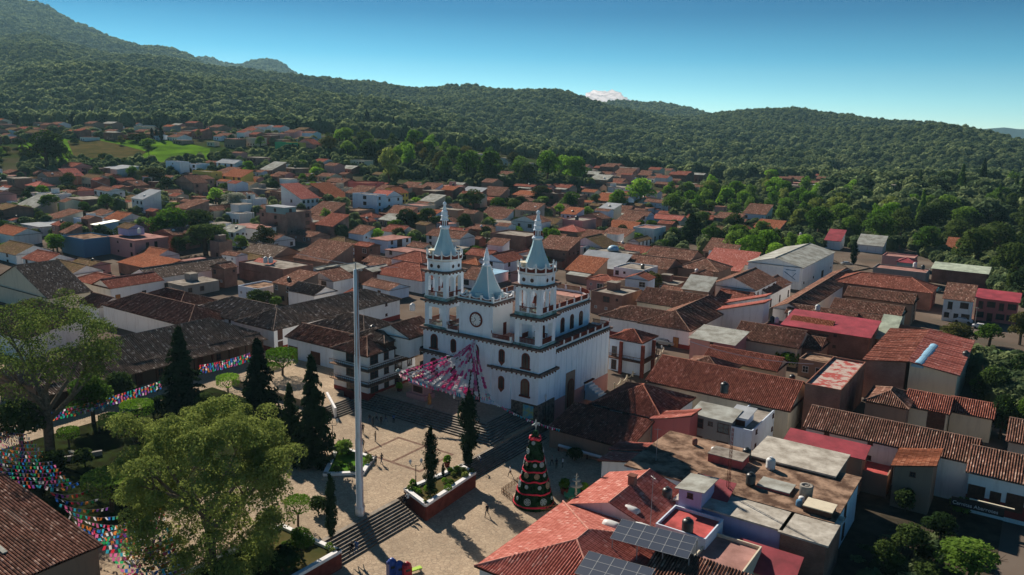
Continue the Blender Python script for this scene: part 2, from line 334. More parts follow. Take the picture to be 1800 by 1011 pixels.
def cobble_mat(name, c1, c2, joint, cell):
    m = bpy.data.materials.new(name); m.use_nodes = True; t = m.node_tree; l = t.links; b = t.nodes['Principled BSDF']; b.inputs['Roughness'].default_value = .9; b.inputs['Specular IOR Level'].default_value = 0
    tc = nd(t, 'ShaderNodeTexCoord')
    v = nd(t, 'ShaderNodeTexVoronoi', feature='F1'); v.inputs['Scale'].default_value = 1 / cell; v2 = nd(t, 'ShaderNodeTexVoronoi', feature='DISTANCE_TO_EDGE'); v2.inputs['Scale'].default_value = 1 / cell
    l.new(tc.outputs['Object'], v.inputs['Vector']); l.new(tc.outputs['Object'], v2.inputs['Vector'])
    sp = nd(t, 'ShaderNodeSeparateColor'); l.new(v.outputs['Color'], sp.inputs[0])
    cr = nd(t, 'ShaderNodeValToRGB'); cr.color_ramp.elements[0].color = (*c1, 1); cr.color_ramp.elements[1].color = (*c2, 1); l.new(sp.outputs[0], cr.inputs['Fac'])
    nz = nd(t, 'ShaderNodeTexNoise'); nz.inputs['Scale'].default_value = .16; nz.inputs['Detail'].default_value = 7; l.new(tc.outputs['Object'], nz.inputs['Vector'])
    cr3 = nd(t, 'ShaderNodeValToRGB'); cr3.color_ramp.elements[0].position = .3; cr3.color_ramp.elements[0].color = (.78, .76, .74, 1); cr3.color_ramp.elements[1].position = .7; cr3.color_ramp.elements[1].color = (1.1, 1.05, 1.0, 1); l.new(nz.outputs['Fac'], cr3.inputs['Fac'])
    mm = nd(t, 'ShaderNodeMix', data_type='RGBA', blend_type='MULTIPLY'); mm.inputs['Factor'].default_value = 1; l.new(cr.outputs[0], mm.inputs['A']); l.new(cr3.outputs[0], mm.inputs['B'])
    j = math_(t, 'LESS_THAN', v2.outputs['Distance'], .055); mx = nd(t, 'ShaderNodeMix', data_type='RGBA'); l.new(math_(t, 'MULTIPLY', j, .6), mx.inputs['Factor']); l.new(mm.outputs['Result'], mx.inputs['A']); mx.inputs['B'].default_value = (*joint, 1)
    l.new(mx.outputs['Result'], b.inputs['Base Color'])
    bp = nd(t, 'ShaderNodeBump'); bp.inputs['Strength'].default_value = .6; bp.inputs['Distance'].default_value = .04; l.new(v2.outputs['Distance'], bp.inputs['Height']); l.new(bp.outputs['Normal'], b.inputs['Normal'])
    return m
M['ground'] = ground_mat()
M['cobble'] = cobble_mat('flagstone_paving', (.37, .295, .22), (.46, .375, .28), (.20, .16, .12), .5)
M['street'] = cobble_mat('cobbled_street', (.14, .115, .095), (.22, .185, .155), (.06, .05, .042), .3)
M['bandstone'] = mat('brown_stone_band', (.20, .13, .10), .9, .3, 1.5)
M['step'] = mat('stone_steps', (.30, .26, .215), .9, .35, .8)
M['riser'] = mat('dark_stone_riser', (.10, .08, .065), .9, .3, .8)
M['meadow'] = mat('meadow_grass', (.10, .20, .015), .95, .5, .06, (.04, .085, .010), detail=8)
M['drygrass'] = mat('dry_brush', (.09, .07, .03), .95, .5, .12, (.04, .05, .018), detail=8)
M['lawn'] = mat('lawn_grass', (.075, .16, .018), .95, .5, .5, (.035, .09, .012), detail=8)

# terrain sheet (rows finer near the camera)
xs_ = np.concatenate([np.linspace(-3200, -420, 26), np.arange(-400, 401, 8), np.linspace(420, 3200, 26)])
ys_ = np.concatenate([np.arange(-120, 420, 8), np.arange(420, 900, 20), np.linspace(900, 5600, 34)])
verts = []
for Y in ys_:
    for X in xs_:
        z = T(X, Y) - .06
        p, q = w2pq(X, Y)
        if -88 < p < 5 and -98 < q < 1: z = -2.6
        elif p >= 5 and q < 26 and p < 70 and q > -100: z = -1.96
        if Y > 1300: z = -60 - (Y - 1300) * .05
        elif Y > 900: z = min(z, 42)
        verts.append((X, Y, z))
nx = len(xs_); faces = [(j * nx + i, j * nx + i + 1, (j + 1) * nx + i + 1, (j + 1) * nx + i) for j in range(len(ys_) - 1) for i in range(nx - 1)]
me = bpy.data.meshes.new('ground'); me.from_pydata(verts, [], faces); me.materials.append(M['ground']); me.polygons.foreach_set('use_smooth', [True] * len(faces)); me.update()
tag(link('ground', me), kind='structure')

# plaza levels
def slab(name, pts, z0, z1, m, rz=True):
    b = MB(); b.prism(pts, z0, z1)
    o = b.build(name, m); o.location = pq2w(0, 0, 0); o.rotation_euler = (0, 0, ROT); return tag(o, kind='structure')
slab('upper_plaza', [(-110, -112), (-1.0, -112), (-1.0, -9), (-1.0, 6), (-110, 6)], -3.0, 0.0, M['cobble'])
slab('lower_plaza', [(-1.0, -112), (24, -112), (24, 30), (-1.0, 30)], -3.0, -1.9, M['cobble'])
slab('back_yards', [(24, -112), (70, -112), (70, 30), (24, 30)], -3.0, -1.9, mat('shade_tinted_yard_soil', (.07, .055, .04), .95, .5, .3, (.03, .028, .02), detail=8))  # soil colour darkened to stand for the shadows over the yards
slab('church_terrace', [(-37.0, -8.5), (-5.6, -8.5), (-5.6, 6), (-37.0, 6)], -2.9, 1.8, M['cobble'])
# paving bands set flush on the upper plaza
b = MB()
for p0, p1, q0, q1 in ((-16, -4, -19.2, -18.7), (-16, -4, -27.2, -26.7), (-16, -15.5, -26.7, -19.2), (-4.5, -4, -26.7, -19.2), (-10.2, -9.7, -26.7, -19.2)):
    b.box(p0, p1, q0, q1, .0, .012)
o = b.build('paving_band', M['bandstone']); o.location = pq2w(0, 0); o.rotation_euler = (0, 0, ROT); tag(o, kind='structure')

# flights of steps: every tread a part of its flight
def steps(name, label, n, z0, z1, rects):
    """rects(i) -> list of (p0,p1,q0,q1) for tread i, 0 the lowest"""
    s = thing(name, label, 'steps', pq2w(0, 0, 0), ROT)
    h = (z1 - z0) / n
    for i in range(n):
        b = MB()
        for (p0, p1, q0, q1) in rects(i):
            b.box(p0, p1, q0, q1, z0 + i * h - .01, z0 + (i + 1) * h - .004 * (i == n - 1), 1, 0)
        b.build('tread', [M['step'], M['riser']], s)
    return s
steps('stone_steps', 'long stone steps at the foot of the tall white pole, down to the lower plaza', 9, -1.9, 0,
      lambda i: [(-1.0, 3.1 - i * .43, -50.6 + 0 * i, -35.7)])
steps('stone_steps', 'short stone steps between the right end of the planted bed and the church stairs', 9, -1.9, 0,
      lambda i: [(-1.0, 1.6 - i * .27, -22.2, -12.6)])
steps('stone_steps', 'broad stone stairs rising from the upper plaza to the church terrace', 8, 0.0, 1.8,
      lambda i: [(-34, -1.4 - i * .5, -12.5 + i * .5, -8.5)])
steps('stone_steps', 'dark shaded stairs beside the corner of the church, down to the lower plaza', 18, -1.9, 1.8,
      lambda i: [(-5.7, 1.9 - i * .42, -12.55 if i < 9 else -8.5, 0.0)])
steps('stone_steps', 'small flight with white sides behind the dark conifers, left of the tall pole', 7, 0.0, 1.5,
      lambda i: [(-36.5, -30.6 - i * .45, -19.0, -13.0)])
slab('side_terrace', [(-60, -19.0), (-33.6, -19.0), (-33.6, -13.0), (-37.0, -13.0), (-37.0, 5), (-60, 5)], -2.9, 1.5, M['cobble'])

# meadow and brush behind the left quarter of the town
def patch(name, pix, m, dz=.25):
    P = [gat(x, y, 0) for x, y in pix]
    c = sum((p for p in P), Vector()) / len(P); vs_ = []; fs = []
    n = 14; m_ = len(P)
    for k in range(n + 1):
        for p in P:
            q = c.lerp(p, k / n); vs_.append((q.x, q.y, T(q.x, q.y) + dz))
    for k in range(n):
        for i in range(m_): j = (i + 1) % m_; fs.append((k * m_ + i, k * m_ + j, (k + 1) * m_ + j, (k + 1) * m_ + i))
    me = bpy.data.meshes.new(name); me.from_pydata(vs_, [], fs); me.materials.append(m); me.update(); return tag(link(name, me), kind='structure')
patch('meadow', [(30, 262), (40, 245), (120, 240), (200, 247), (300, 246), (370, 262), (365, 282), (290, 290), (200, 297), (120, 300), (60, 290)], M['meadow'])
patch('dry_field', [(118, 248), (165, 246), (215, 256), (258, 268), (240, 280), (180, 281), (130, 276)], M['drygrass'], .45)
patch('meadow', [(690, 288), (730, 282), (790, 290), (800, 305), (750, 312), (690, 305)], M['meadow'])
patch('dry_field', [(750, 292), (795, 290), (800, 312), (770, 318)], M['drygrass'], .45)
patch('lawn', [(1700, 608), (1770, 618), (1812, 628), (1812, 645), (1770, 638), (1715, 630)], M['lawn'])
patch('dirt_yard', [(1455, 452), (1500, 455), (1530, 472), (1500, 478)], M['street'], .35)

# ---- hills: each a real surface between its foot and its crest, falling away behind the crest
def hnoise(x, y, s):
    return (math.sin(x * 1.7 / s + 1.3 * math.sin(y / s)) + math.sin(y * 1.3 / s + 2.1 + 1.7 * math.sin(x * .8 / s)) + .5 * math.sin((x + y) * 2.9 / s)) / 2.5
def hill(name, crest, foot, Yc, Yf, depth=500, rough=14, seed=0, m='l_pine'):
    cx = [c[0] for c in crest]; cy = [c[1] for c in crest]; fx = [c[0] for c in foot]; fy = [c[1] for c in foot]
    x0, x1 = cx[0], cx[-1]; NX = int((x1 - x0) / 14) + 1; NS = 22; NB = 7
    V = []
    for s in range(NS + NB + 1):
        row = []
        for i in range(NX + 1):
            x = x0 + (x1 - x0) * i / NX
            yc = ip(x, cx, cy); yf = ip(x, fx, fy)
            Pc = aty(x, yc, Yc(x) if callable(Yc) else Yc); Pf = aty(x, yf, Yf(x) if callable(Yf) else Yf)
            if s <= NS:
                k = s / NS; P = Pf.lerp(Pc, k)
                P.z = Pf.z + (Pc.z - Pf.z) * (k ** 1.0) + math.sin(k * math.pi) * rough * hnoise(P.x + seed, P.y, 210)
            else:
                k = (s - NS) / NB; P = Pc + Vector((Pc.x / Pc.y, 1, 0)) * depth * k; P.z = Pc.z - (Pc.z + 80) * k * k
            row.append(P)
        V.append(row)
    W = NX + 1; vs_ = [tuple(p) for r in V for p in r]
    fs = [(j * W + i, j * W + i + 1, (j + 1) * W + i + 1, (j + 1) * W + i) for j in range(NS + NB) for i in range(NX)]
    me = bpy.data.meshes.new(name); me.from_pydata(vs_, [], fs); me.materials.append(M['hillsoil']); me.polygons.foreach_set('use_smooth', [True] * len(fs)); me.update()
    tag(link(name, me), kind='structure')
    return V, NS
M['hillsoil'] = mat('forest_floor', (.022, .034, .017), .95, .4, .01)
def fY(a): return lambda x: ip(x, [p[0] for p in a], [p[1] for p in a])
HILLS = []
HILLS.append(('main', hill('hills', [(-420, 40), (-100, 62), (0, 70), (60, 62), (130, 84), (220, 104), (330, 116), (420, 128), (520, 140), (600, 147), (660, 149), (740, 160), (790, 157), (830, 156), (900, 167), (960, 173), (1000, 178), (1045, 190), (1120, 204), (1200, 216), (1330, 235), (1460, 262)],
     [(-420, 190), (0, 196), (200, 202), (400, 210), (600, 216), (750, 224), (880, 262), (1000, 283), (1100, 308), (1240, 322), (1360, 325), (1460, 325)],
     fY([(-420, 1900), (600, 2100), (1000, 2100), (1460, 1300)]), fY([(-420, 880), (600, 950), (900, 1000), (1460, 840)]), 500, 42, 0)))
HILLS.append(('left', hill('hills', [(-420, -60), (-60, -20), (0, -8), (40, 6), (70, 8), (100, 26), (140, 46), (190, 68), (240, 84), (290, 90), (330, 104), (400, 150), (520, 200)],
     [(-420, 90), (0, 110), (150, 118), (330, 135), (420, 160), (520, 215)], 3300, 2150, 700, 30, 500)))
HILLS.append(('peak', hill('hills', [(300, 130), (340, 106), (375, 107), (400, 116), (422, 120), (445, 110), (465, 107), (485, 110), (505, 124), (530, 138), (560, 160), (620, 200)],
     [(300, 170), (620, 215)], 4600, 3000, 500, 10, 900)))
HILLS.append(('knoll', hill('hills', [(980, 215), (1020, 192), (1060, 186), (1090, 181), (1130, 184), (1160, 184), (1190, 189), (1220, 196), (1245, 205), (1290, 216), (1340, 240)],
     [(980, 240), (1340, 262)], 3000, 1900, 500, 12, 40)))
HILLS.append(('right', hill('hills', [(1120, 235), (1190, 214), (1240, 205), (1290, 201), (1330, 198), (1360, 197), (1400, 196), (1440, 201), (1500, 207), (1535, 215), (1560, 217), (1610, 218), (1650, 221), (1690, 231), (1740, 248), (1800, 272), (1880, 305), (2050, 360), (2250, 400)],
     [(1120, 290), (1250, 300), (1400, 318), (1550, 318), (1700, 325), (1850, 345), (2050, 380), (2250, 420)],
     fY([(1120, 2300), (1400, 2000), (1800, 1500), (2250, 1100)]), fY([(1120, 1500), (1300, 1150), (1500, 900), (2250, 650)]), 500, 34, 333)))
# far blue range beyond the plain
b = MB(); prev = None
pts = [(1400, 233), (1600, 231), (1700, 229), (1740, 226), (1765, 224), (1790, 227), (1840, 228), (1900, 226), (2100, 232), (2400, 236)]
top = [aty(x, y - 0, 6900) for x, y in pts]; bot = [Vector((p.x * .8, 5500, -330)) for p in top]; back = [Vector((p.x * 1.1, 7900, -330)) for p in top]
for i in range(len(pts) - 1):
    b.poly([bot[i], bot[i + 1], top[i + 1], top[i]]); b.poly([top[i], top[i + 1], back[i + 1], back[i]])
tag(b.build('far_range', M['hillsoil'], smooth=True), kind='structure')

# forest crowns
def ico(sub):
    t = (1 + 5 ** .5) / 2
    v = [(-1, t, 0), (1, t, 0), (-1, -t, 0), (1, -t, 0), (0, -1, t), (0, 1, t), (0, -1, -t), (0, 1, -t), (t, 0, -1), (t, 0, 1), (-t, 0, -1), (-t, 0, 1)]
    f = [(0, 11, 5), (0, 5, 1), (0, 1, 7), (0, 7, 10), (0, 10, 11), (1, 5, 9), (5, 11, 4), (11, 10, 2), (10, 7, 6), (7, 1, 8), (3, 9, 4), (3, 4, 2), (3, 2, 6), (3, 6, 8), (3, 8, 9), (4, 9, 5), (2, 4, 11), (6, 2, 10), (8, 6, 7), (9, 8, 1)]
    v = [Vector(a).normalized() for a in v]
    for _ in range(sub):
        c = {}; nf = []
        def mid(a, b):
            k = (min(a, b), max(a, b))
            if k not in c: v.append((v[a] + v[b]).normalized()); c[k] = len(v) - 1
            return c[k]
        for a, b_, d in f:
            x, y, z = mid(a, b_), mid(b_, d), mid(d, a); nf += [(a, x, z), (b_, y, x), (d, z, y), (x, y, z)]
        f = nf
    return v, f
def leaf_cloud(rng, lobes, n, size, up=.25, droop=0.0):
    """n leaf-clump faces spread over and inside the lobes [(centre, radii)]"""
    w_ = np.array([l[1][0] * l[1][1] + l[1][0] * l[1][2] for l in lobes]); w_ = w_ / w_.sum()
    k = rng.choice(len(lobes), n, p=w_); C = np.array([l[0] for l in lobes])[k]; Rr = np.array([l[1] for l in lobes])[k]
    d = rng.normal(size=(n, 3)); d /= np.linalg.norm(d, axis=1)[:, None]; d[:, 2] = np.where(d[:, 2] < -.55, -d[:, 2], d[:, 2])
    r = 1 - np.abs(rng.normal(size=n)) * .16; r = np.clip(r, .3, 1.06) + rng.normal(size=n) * .035
    P = C + d * Rr * r[:, None]
    N = d / Rr; N /= np.linalg.norm(N, axis=1)[:, None]; N += rng.normal(size=(n, 3)) * .55; N[:, 2] += up; N /= np.linalg.norm(N, axis=1)[:, None]
    A = np.cross(N, rng.normal(size=(n, 3))); A /= np.linalg.norm(A, axis=1)[:, None]; B = np.cross(N, A)
    s = (size * (.6 + .8 * rng.random(n)))[:, None]
    V = np.empty((n, 4, 3)); V[:, 0] = P - A * s * .5; V[:, 1] = P + B * s * .38 * (1 + 0); V[:, 2] = P + A * s * .62; V[:, 3] = P - B * s * .38
    V[:, 2, 2] -= droop * s[:, 0]
    return V.reshape(-1, 3)
def quads_mesh(name, V, m):
    n = len(V) // 4; me = bpy.data.meshes.new(name); me.vertices.add(len(V)); me.vertices.foreach_set('co', V.astype(np.float32).ravel())
    me.loops.add(len(V)); me.loops.foreach_set('vertex_index', np.arange(len(V), dtype=np.int32)); me.polygons.add(n)
    me.polygons.foreach_set('loop_start', np.arange(0, len(V), 4, dtype=np.int32)); me.materials.append(m); me.update(calc_edges=True); return me
NPR = np.random.default_rng(11)
fc = bpy.data.collections.new('forest_crowns')
for k in range(5):
    v, f = ico(2); s = 5.0 + k
    zs = (0.9, 1.15, 1.0, 1.35, 0.85)[k]; vs_ = []
    for a in v:
        r = 1 + .16 * hnoise(a.x * 9 + k * 7, a.y * 9 + a.z * 7, 2.0) + RG.uniform(-.13, .13)
        vs_.append((a.x * r, a.y * r, (a.z * r * zs + .75)))
    me = bpy.data.meshes.new('pine_crown'); me.from_pydata(vs_, [], f); me.materials.append(M['l_pine']); me.update()
    V = leaf_cloud(NPR, [((0, 0, .75), (1, 1, zs))], 260, .34)
    q = quads_mesh('crown_leaves', V, M['l_pine'])
    # join both
    nv = len(vs_); allv = vs_ + [tuple(a) for a in V]; allf = list(f) + [(nv + 4 * i, nv + 4 * i + 1, nv + 4 * i + 2, nv + 4 * i + 3) for i in range(len(V) // 4)]
    me2 = bpy.data.meshes.new('pine_crown'); me2.from_pydata([(a[0] * .92, a[1] * .92, a[2] * .92) if i < nv else a for i, a in enumerate(allv)], [], allf); me2.materials.append(M['l_pine']); me2.update()
    bpy.data.meshes.remove(q); bpy.data.meshes.remove(me)
    fc.objects.link(bpy.data.objects.new('pine_crown', me2))
def forest(name, pts, label=None):
    me = bpy.data.meshes.new(name); me.from_pydata([p[:3] for p in pts], [], [])
    a = me.attributes.new('sz', 'FLOAT', 'POINT'); a.data.foreach_set('value', [p[3] for p in pts])
    o = link(name, me); tag(o, kind='stuff')
    g = bpy.data.node_groups.new('scatter_' + name, 'GeometryNodeTree'); g.interface.new_socket('Geometry', in_out='INPUT', socket_type='NodeSocketGeometry'); g.interface.new_socket('Geometry', in_out='OUTPUT', socket_type='NodeSocketGeometry')
    gi = g.nodes.new('NodeGroupInput'); go = g.nodes.new('NodeGroupOutput'); ins = g.nodes.new('GeometryNodeInstanceOnPoints'); ci = g.nodes.new('GeometryNodeCollectionInfo')
    ci.inputs['Collection'].default_value = fc; ci.inputs['Separate Children'].default_value = True; ci.inputs['Reset Children'].default_value = True
    ins.inputs['Pick Instance'].default_value = True
    na = g.nodes.new('GeometryNodeInputNamedAttribute'); na.data_type = 'FLOAT'; na.inputs['Name'].default_value = 'sz'
    rv = g.nodes.new('FunctionNodeRandomValue'); rv.data_type = 'FLOAT_VECTOR'; rv.inputs[0].default_value = (-.12, -.12, 0); rv.inputs[1].default_value = (.12, .12, 6.28)
    ri = g.nodes.new('FunctionNodeRandomValue'); ri.data_type = 'INT'; ri.inputs[4].default_value = 0; ri.inputs[5].default_value = 4
    l = g.links.new
    l(gi.outputs[0], ins.inputs['Points']); l(ci.outputs[0], ins.inputs['Instance']); l(na.outputs['Attribute'], ins.inputs['Scale']); l(rv.outputs[0], ins.inputs['Rotation']); l(ri.outputs[2], ins.inputs['Instance Index']); l(ins.outputs[0], go.inputs[0])
    md = o.modifiers.new('scatter', 'NODES'); md.node_group = g
    return o
# crowns on the hill surfaces
def scatter_hill(key, V, NS, spacing, szr):
    pts = []
    for j in range(len(V) - 6):
        for i in range(len(V[0]) - 1):
            a, b_, c, d = V[j][i], V[j][i + 1], V[j + 1][i + 1], V[j + 1][i]
            area = (b_ - a).cross(d - a).length
            n = area / (spacing * spacing); n = int(n) + (RG.random() < n - int(n))
            for _ in range(n):
                u, v_ = RG.random(), RG.random(); P = a.lerp(b_, u).lerp(d.lerp(c, u), v_)
                s = RG.uniform(*szr) * (1 + .25 * hnoise(P.x, P.y, 60)); pts.append((P.x, P.y, P.z - s * .3, s))
    return pts
tot = 0
for (key, (V, NS)) in HILLS:
    sp, sr = {'main': (10.4, (4.2, 7.6)), 'right': (8.8, (3.6, 6.4)), 'left': (15.0, (7, 12)), 'peak': (20, (9, 15)), 'knoll': (13, (6, 10))}[key]
    pts = scatter_hill(key, V, NS, sp, sr); tot += len(pts); forest('pine_forest', pts)
print('forest', tot)
# ================================================================ buildings
def near_y(P): return P[1] < 205
WC = {}
def win_mesh(w_, h, fm, kind='win'):
    k = (round(w_, 1), round(h, 1), fm, kind)
    if k in WC: return WC[k]
    b = MB(); w2 = k[0] / 2; H_ = k[1]; t = .09
    b.box(-w2, w2, -.02, .03, 0, H_, 1)                       # pane / leaf
    b.box(-w2 - t, w2 + t, -.07, .05, H_, H_ + t, 0); b.box(-w2 - t, -w2, -.07, .05, 0, H_, 0); b.box(w2, w2 + t, -.07, .05, 0, H_, 0)
    if kind == 'win':
        b.box(-w2 - t - .06, w2 + t + .06, -.14, .05, -t, 0, 0); b.box(-.03, .03, -.045, .03, 0, H_, 0); b.box(-w2, -.03, -.04, .03, H_ * .5 - .025, H_ * .5 + .025, 0); b.box(.03, w2, -.04, .03, H_ * .5 - .025, H_ * .5 + .025, 0)
        ms = [M[fm], M['glass']]
    else:
        b.box(-.02, .02, -.035, .03, .05, H_ - .05, 0); ms = [M[fm], M['wood' if kind == 'door' else kind]]
    WC[k] = b.mesh('window' if kind == 'win' else 'door', ms); return WC[k]
def openings(parent, side, x0, x1, y0, y1, zs, spec, fm='frame_b'):
    """side '-q' face at y0 (spans x), '+p' face at x1 (spans y); spec: string of w (window) d (door) D (wide door) . (blank) spread along the face"""
    L = (x1 - x0) if side == '-q' else (y1 - y0); n = len(spec)
    for i, ch in enumerate(spec):
        if ch == '.': continue
        u = (i + .5) / n * L
        W_, H_, z, kd = {'w': (1.1, 1.3, zs + 1.05, 'win'), 'W': (1.9, 1.5, zs + .95, 'win'), 't': (1.0, 2.0, zs + .3, 'win'), 'd': (1.2, 2.3, zs + .02, 'door'), 'D': (2.6, 2.6, zs + .02, 'door'), 'o': (1.3, 2.4, zs + .02, 'woodo'), 's': (.6, .6, zs + 1.7, 'win')}[ch]
        W_ = min(W_, L / n * .82)
        me = win_mesh(W_, H_, fm, kd)
        if side == '-q': link('window' if kd == 'win' else 'door', me, parent, (x0 + u, y0 - .01, z))
        else: link('window' if kd == 'win' else 'door', me, parent, (x1 + .01, y0 + u, z), R(90))
def roof_plane(b, E0, E1, T0, T1, m=0, corr=False, th=.12):
    """one tiled slope: eave E0->E1, top edge T0->T1 (same direction; T0==T1 for a hip triangle)"""
    E0, E1, T0, T1 = map(Vector, (E0, E1, T0, T1))
    ud = (E1 - E0).normalized(); n = (E1 - E0).cross((T0 + T1) / 2 - E0)
    if n.length < 1e-6: return
    n.normalize()
    if n.z < 0: n = -n
    vd = n.cross(ud)
    if vd.z < 0: vd = -vd
    U = lambda P: ((P - E0).dot(ud), (P - E0).dot(vd))
    L = (E1 - E0).length; t0 = U(T0); t1 = U(T1)
    if not corr:
        b.poly([E0, E1, T1, T0] if (T1 - T0).length > .01 else [E0, E1, T0], m, [U(E0), U(E1), t1, t0] if (T1 - T0).length > .01 else [U(E0), U(E1), t0])
        return
    per = .34 if L < 30 else .42; nc = max(3, int(L / per)); per = L / nc
    def vmax(u):
        v = t0[1]
        if u < t0[0]: v = t0[1] * u / max(t0[0], 1e-6)
        elif u > t1[0]: v = t1[1] * (L - u) / max(L - t1[0], 1e-6)
        return max(0, v)
    prof = ((.0, 0.0), (.2, .14), (.5, .20), (.8, .14))
    rng = random.Random(int(abs(E0.x * 13 + E0.y * 7) * 10))
    base = len(b.v); NV = 6; cols = []
    for c in range(nc):
        j = rng.uniform(-.018, .018)
        for pu, ph in prof:
            u = (c + pu) * per; cols.append((u, ph * (1.0 if per > .3 else .8) + (j if ph else 0)))
    cols.append((L, 0.0))
    idx = []
    for (u, h) in cols:
        vm = vmax(u); col_ = []
        for k in range(NV + 1):
            v = vm * k / NV; sag = -.10 * math.sin(math.pi * k / NV) + .045 * math.sin(u * .7 + k * .8) + .03 * math.sin(u * 2.3)
            P = E0 + ud * u + vd * v + n * (h + sag); col_.append(len(b.v)); b.v.append(tuple(P))
        idx.append((col_, u, vm))
    for (c0, u0, v0), (c1, u1, v1) in zip(idx, idx[1:]):
        for k in range(NV):
            b.face((c0[k], c1[k], c1[k + 1], c0[k + 1]), m, [(u0, v0 * k / NV), (u1, v1 * k / NV), (u1, v1 * (k + 1) / NV), (u0, v0 * (k + 1) / NV)])
def wing(parent, x0, x1, y0, y1, z0, ze, roof='Gp', wm='white', rm='t_brown', slope=.42, over=.45, corr=False, low=None, dado=None, gab=None, ridge=None):
    """walls from z0 to ze under one roof. Gp/Gq gable with ridge along x/y, Hp/Hq hipped, Sq- Sq+ Sp+ Sp- single slope falling towards that side, F flat with parapet"""
    zb = z0 - 5 if low is None else low
    b = MB(); W_, D_ = x1 - x0, y1 - y0
    tops = None
    if roof[0] in 'GH':
        ax = roof[1]; half = (D_ if ax == 'p' else W_) / 2; rise = half * slope
    if roof[0] == 'F':
        pr = .0 if len(roof) > 1 and roof[1] == 'n' else .45
        b.box(x0, x1, y0, y1, zb, ze - .02)
        w_ = b.build('wall', M[wm], parent)
        r = MB()
        if pr:
            t = .18
            for a in ((x0, x1, y0, y0 + t), (x0, x1, y1 - t, y1), (x0, x0 + t, y0 + t, y1 - t), (x1 - t, x1, y0 + t, y1 - t)): r.box(*a, ze - .018, ze + pr, 1)
            r.box(x0 + t, x1 - t, y0 + t, y1 - t, ze - .018, ze + .04, 0)
        else: r.box(x0 - .3, x1 + .3, y0 - .3, y1 + .3, ze - .018, ze + .22, 0)
        r.build('roof', [M[rm], M[wm]], parent)
    elif roof[0] == 'S':
        d = roof[1:]; run = D_ if d[0] == 'q' else W_; rise = run * slope
        zc = {(0, 0): 0, (1, 0): 0, (1, 1): 0, (0, 1): 0}
        for (i, j) in zc:
            f = {'q-': j, 'q+': 1 - j, 'p+': 1 - i, 'p-': i}[d]; zc[(i, j)] = ze + rise * f
        P = {k: Vector((x0 if k[0] == 0 else x1, y0 if k[1] == 0 else y1, zc[k])) for k in zc}
        o4 = [P[(0, 0)], P[(1, 0)], P[(1, 1)], P[(0, 1)]]; base = len(b.v)
        b.v += [(p.x, p.y, zb) for p in o4] + [tuple(p) for p in o4]
        b.face((3, 2, 1, 0)); b.face((4, 5, 6, 7))
        for i in range(4): j = (i + 1) % 4; b.face((i, j, 4 + j, 4 + i))
        b.build('wall', M[wm], parent)
        r = MB(); ov = over
        A, B_, C, D = [Vector((p.x + (ov if p.x > (x0 + x1) / 2 else -ov), p.y + (ov if p.y > (y0 + y1) / 2 else -ov), p.z)) for p in o4]
        sl = slope * ov
        for p in (A, B_, C, D):
            f = {'q-': -1 if p.y < y0 else 1, 'q+': 1 if p.y < y0 else -1, 'p+': 1 if p.x < x0 else -1, 'p-': -1 if p.x < x0 else 1}[d]; p.z += sl * f + .12
        E = {'q-': (A, B_, D, C), 'q+': (C, D, B_, A), 'p+': (B_, C, A, D), 'p-': (D, A, C, B_)}[d]
        roof_plane(r, *E, corr=corr); u = .1; r.poly([Vector((p.x, p.y, p.z - u)) for p in (D, C, B_, A)], 1)
        for a, c in ((A, B_), (B_, C), (C, D), (D, A)): r.poly([(a.x, a.y, a.z - u), (c.x, c.y, c.z - u), c, a], 1)
        r.build('roof', [M[rm], M['wood' if rm[:2] == 't_' else rm]], parent)
    else:
        hip = roof[0] == 'H'
        # walls with gable ends
        if hip: b.box(x0, x1, y0, y1, zb, ze)
        elif ax == 'p':
            ym = (y0 + y1) / 2; pts = [(x0, y0), (x1, y0), (x1, y1), (x0, y1)]
            b.v += [(p[0], p[1], zb) for p in pts] + [(p[0], p[1], ze) for p in pts] + [(x0, ym, ze + rise), (x1, ym, ze + rise)]
            for f in ((3, 2, 1, 0), (0, 1, 5, 4), (1, 2, 6, 9, 5), (2, 3, 7, 6), (3, 0, 4, 8, 7)): b.face(f)
        else:
            xm = (x0 + x1) / 2; pts = [(x0, y0), (x1, y0), (x1, y1), (x0, y1)]
            b.v += [(p[0], p[1], zb) for p in pts] + [(p[0], p[1], ze) for p in pts] + [(xm, y0, ze + rise), (xm, y1, ze + rise)]
            for f in ((3, 2, 1, 0), (0, 1, 5, 8, 4), (1, 2, 6, 5), (2, 3, 7, 9, 6), (3, 0, 4, 7)): b.face(f)
        b.build('wall', M[wm], parent)
        o = over; ez = ze - o * slope + .14; X0, X1, Y0, Y1 = x0 - o, x1 + o, y0 - o, y1 + o; zt = ez + ((Y1 - Y0) if ax == 'p' else (X1 - X0)) / 2 * slope
        r = MB()
        if ax == 'p':
            ym = (y0 + y1) / 2; ins = (Y1 - Y0) / 2 if hip else 0; ins = min(ins, (X1 - X0) / 2 - .05)
            L_, R_ = Vector((X0 + ins, ym, zt)), Vector((X1 - ins, ym, zt))
        else:
            xm = (x0 + x1) / 2; ins = (X1 - X0) / 2 if hip else 0; ins = min(ins, (Y1 - Y0) / 2 - .05)
            L_, R_ = Vector((xm, Y0 + ins, zt)), Vector((xm, Y1 - ins, zt))
        a, c, d, e = Vector((X0, Y0, ez)), Vector((X1, Y0, ez)), Vector((X1, Y1, ez)), Vector((X0, Y1, ez))
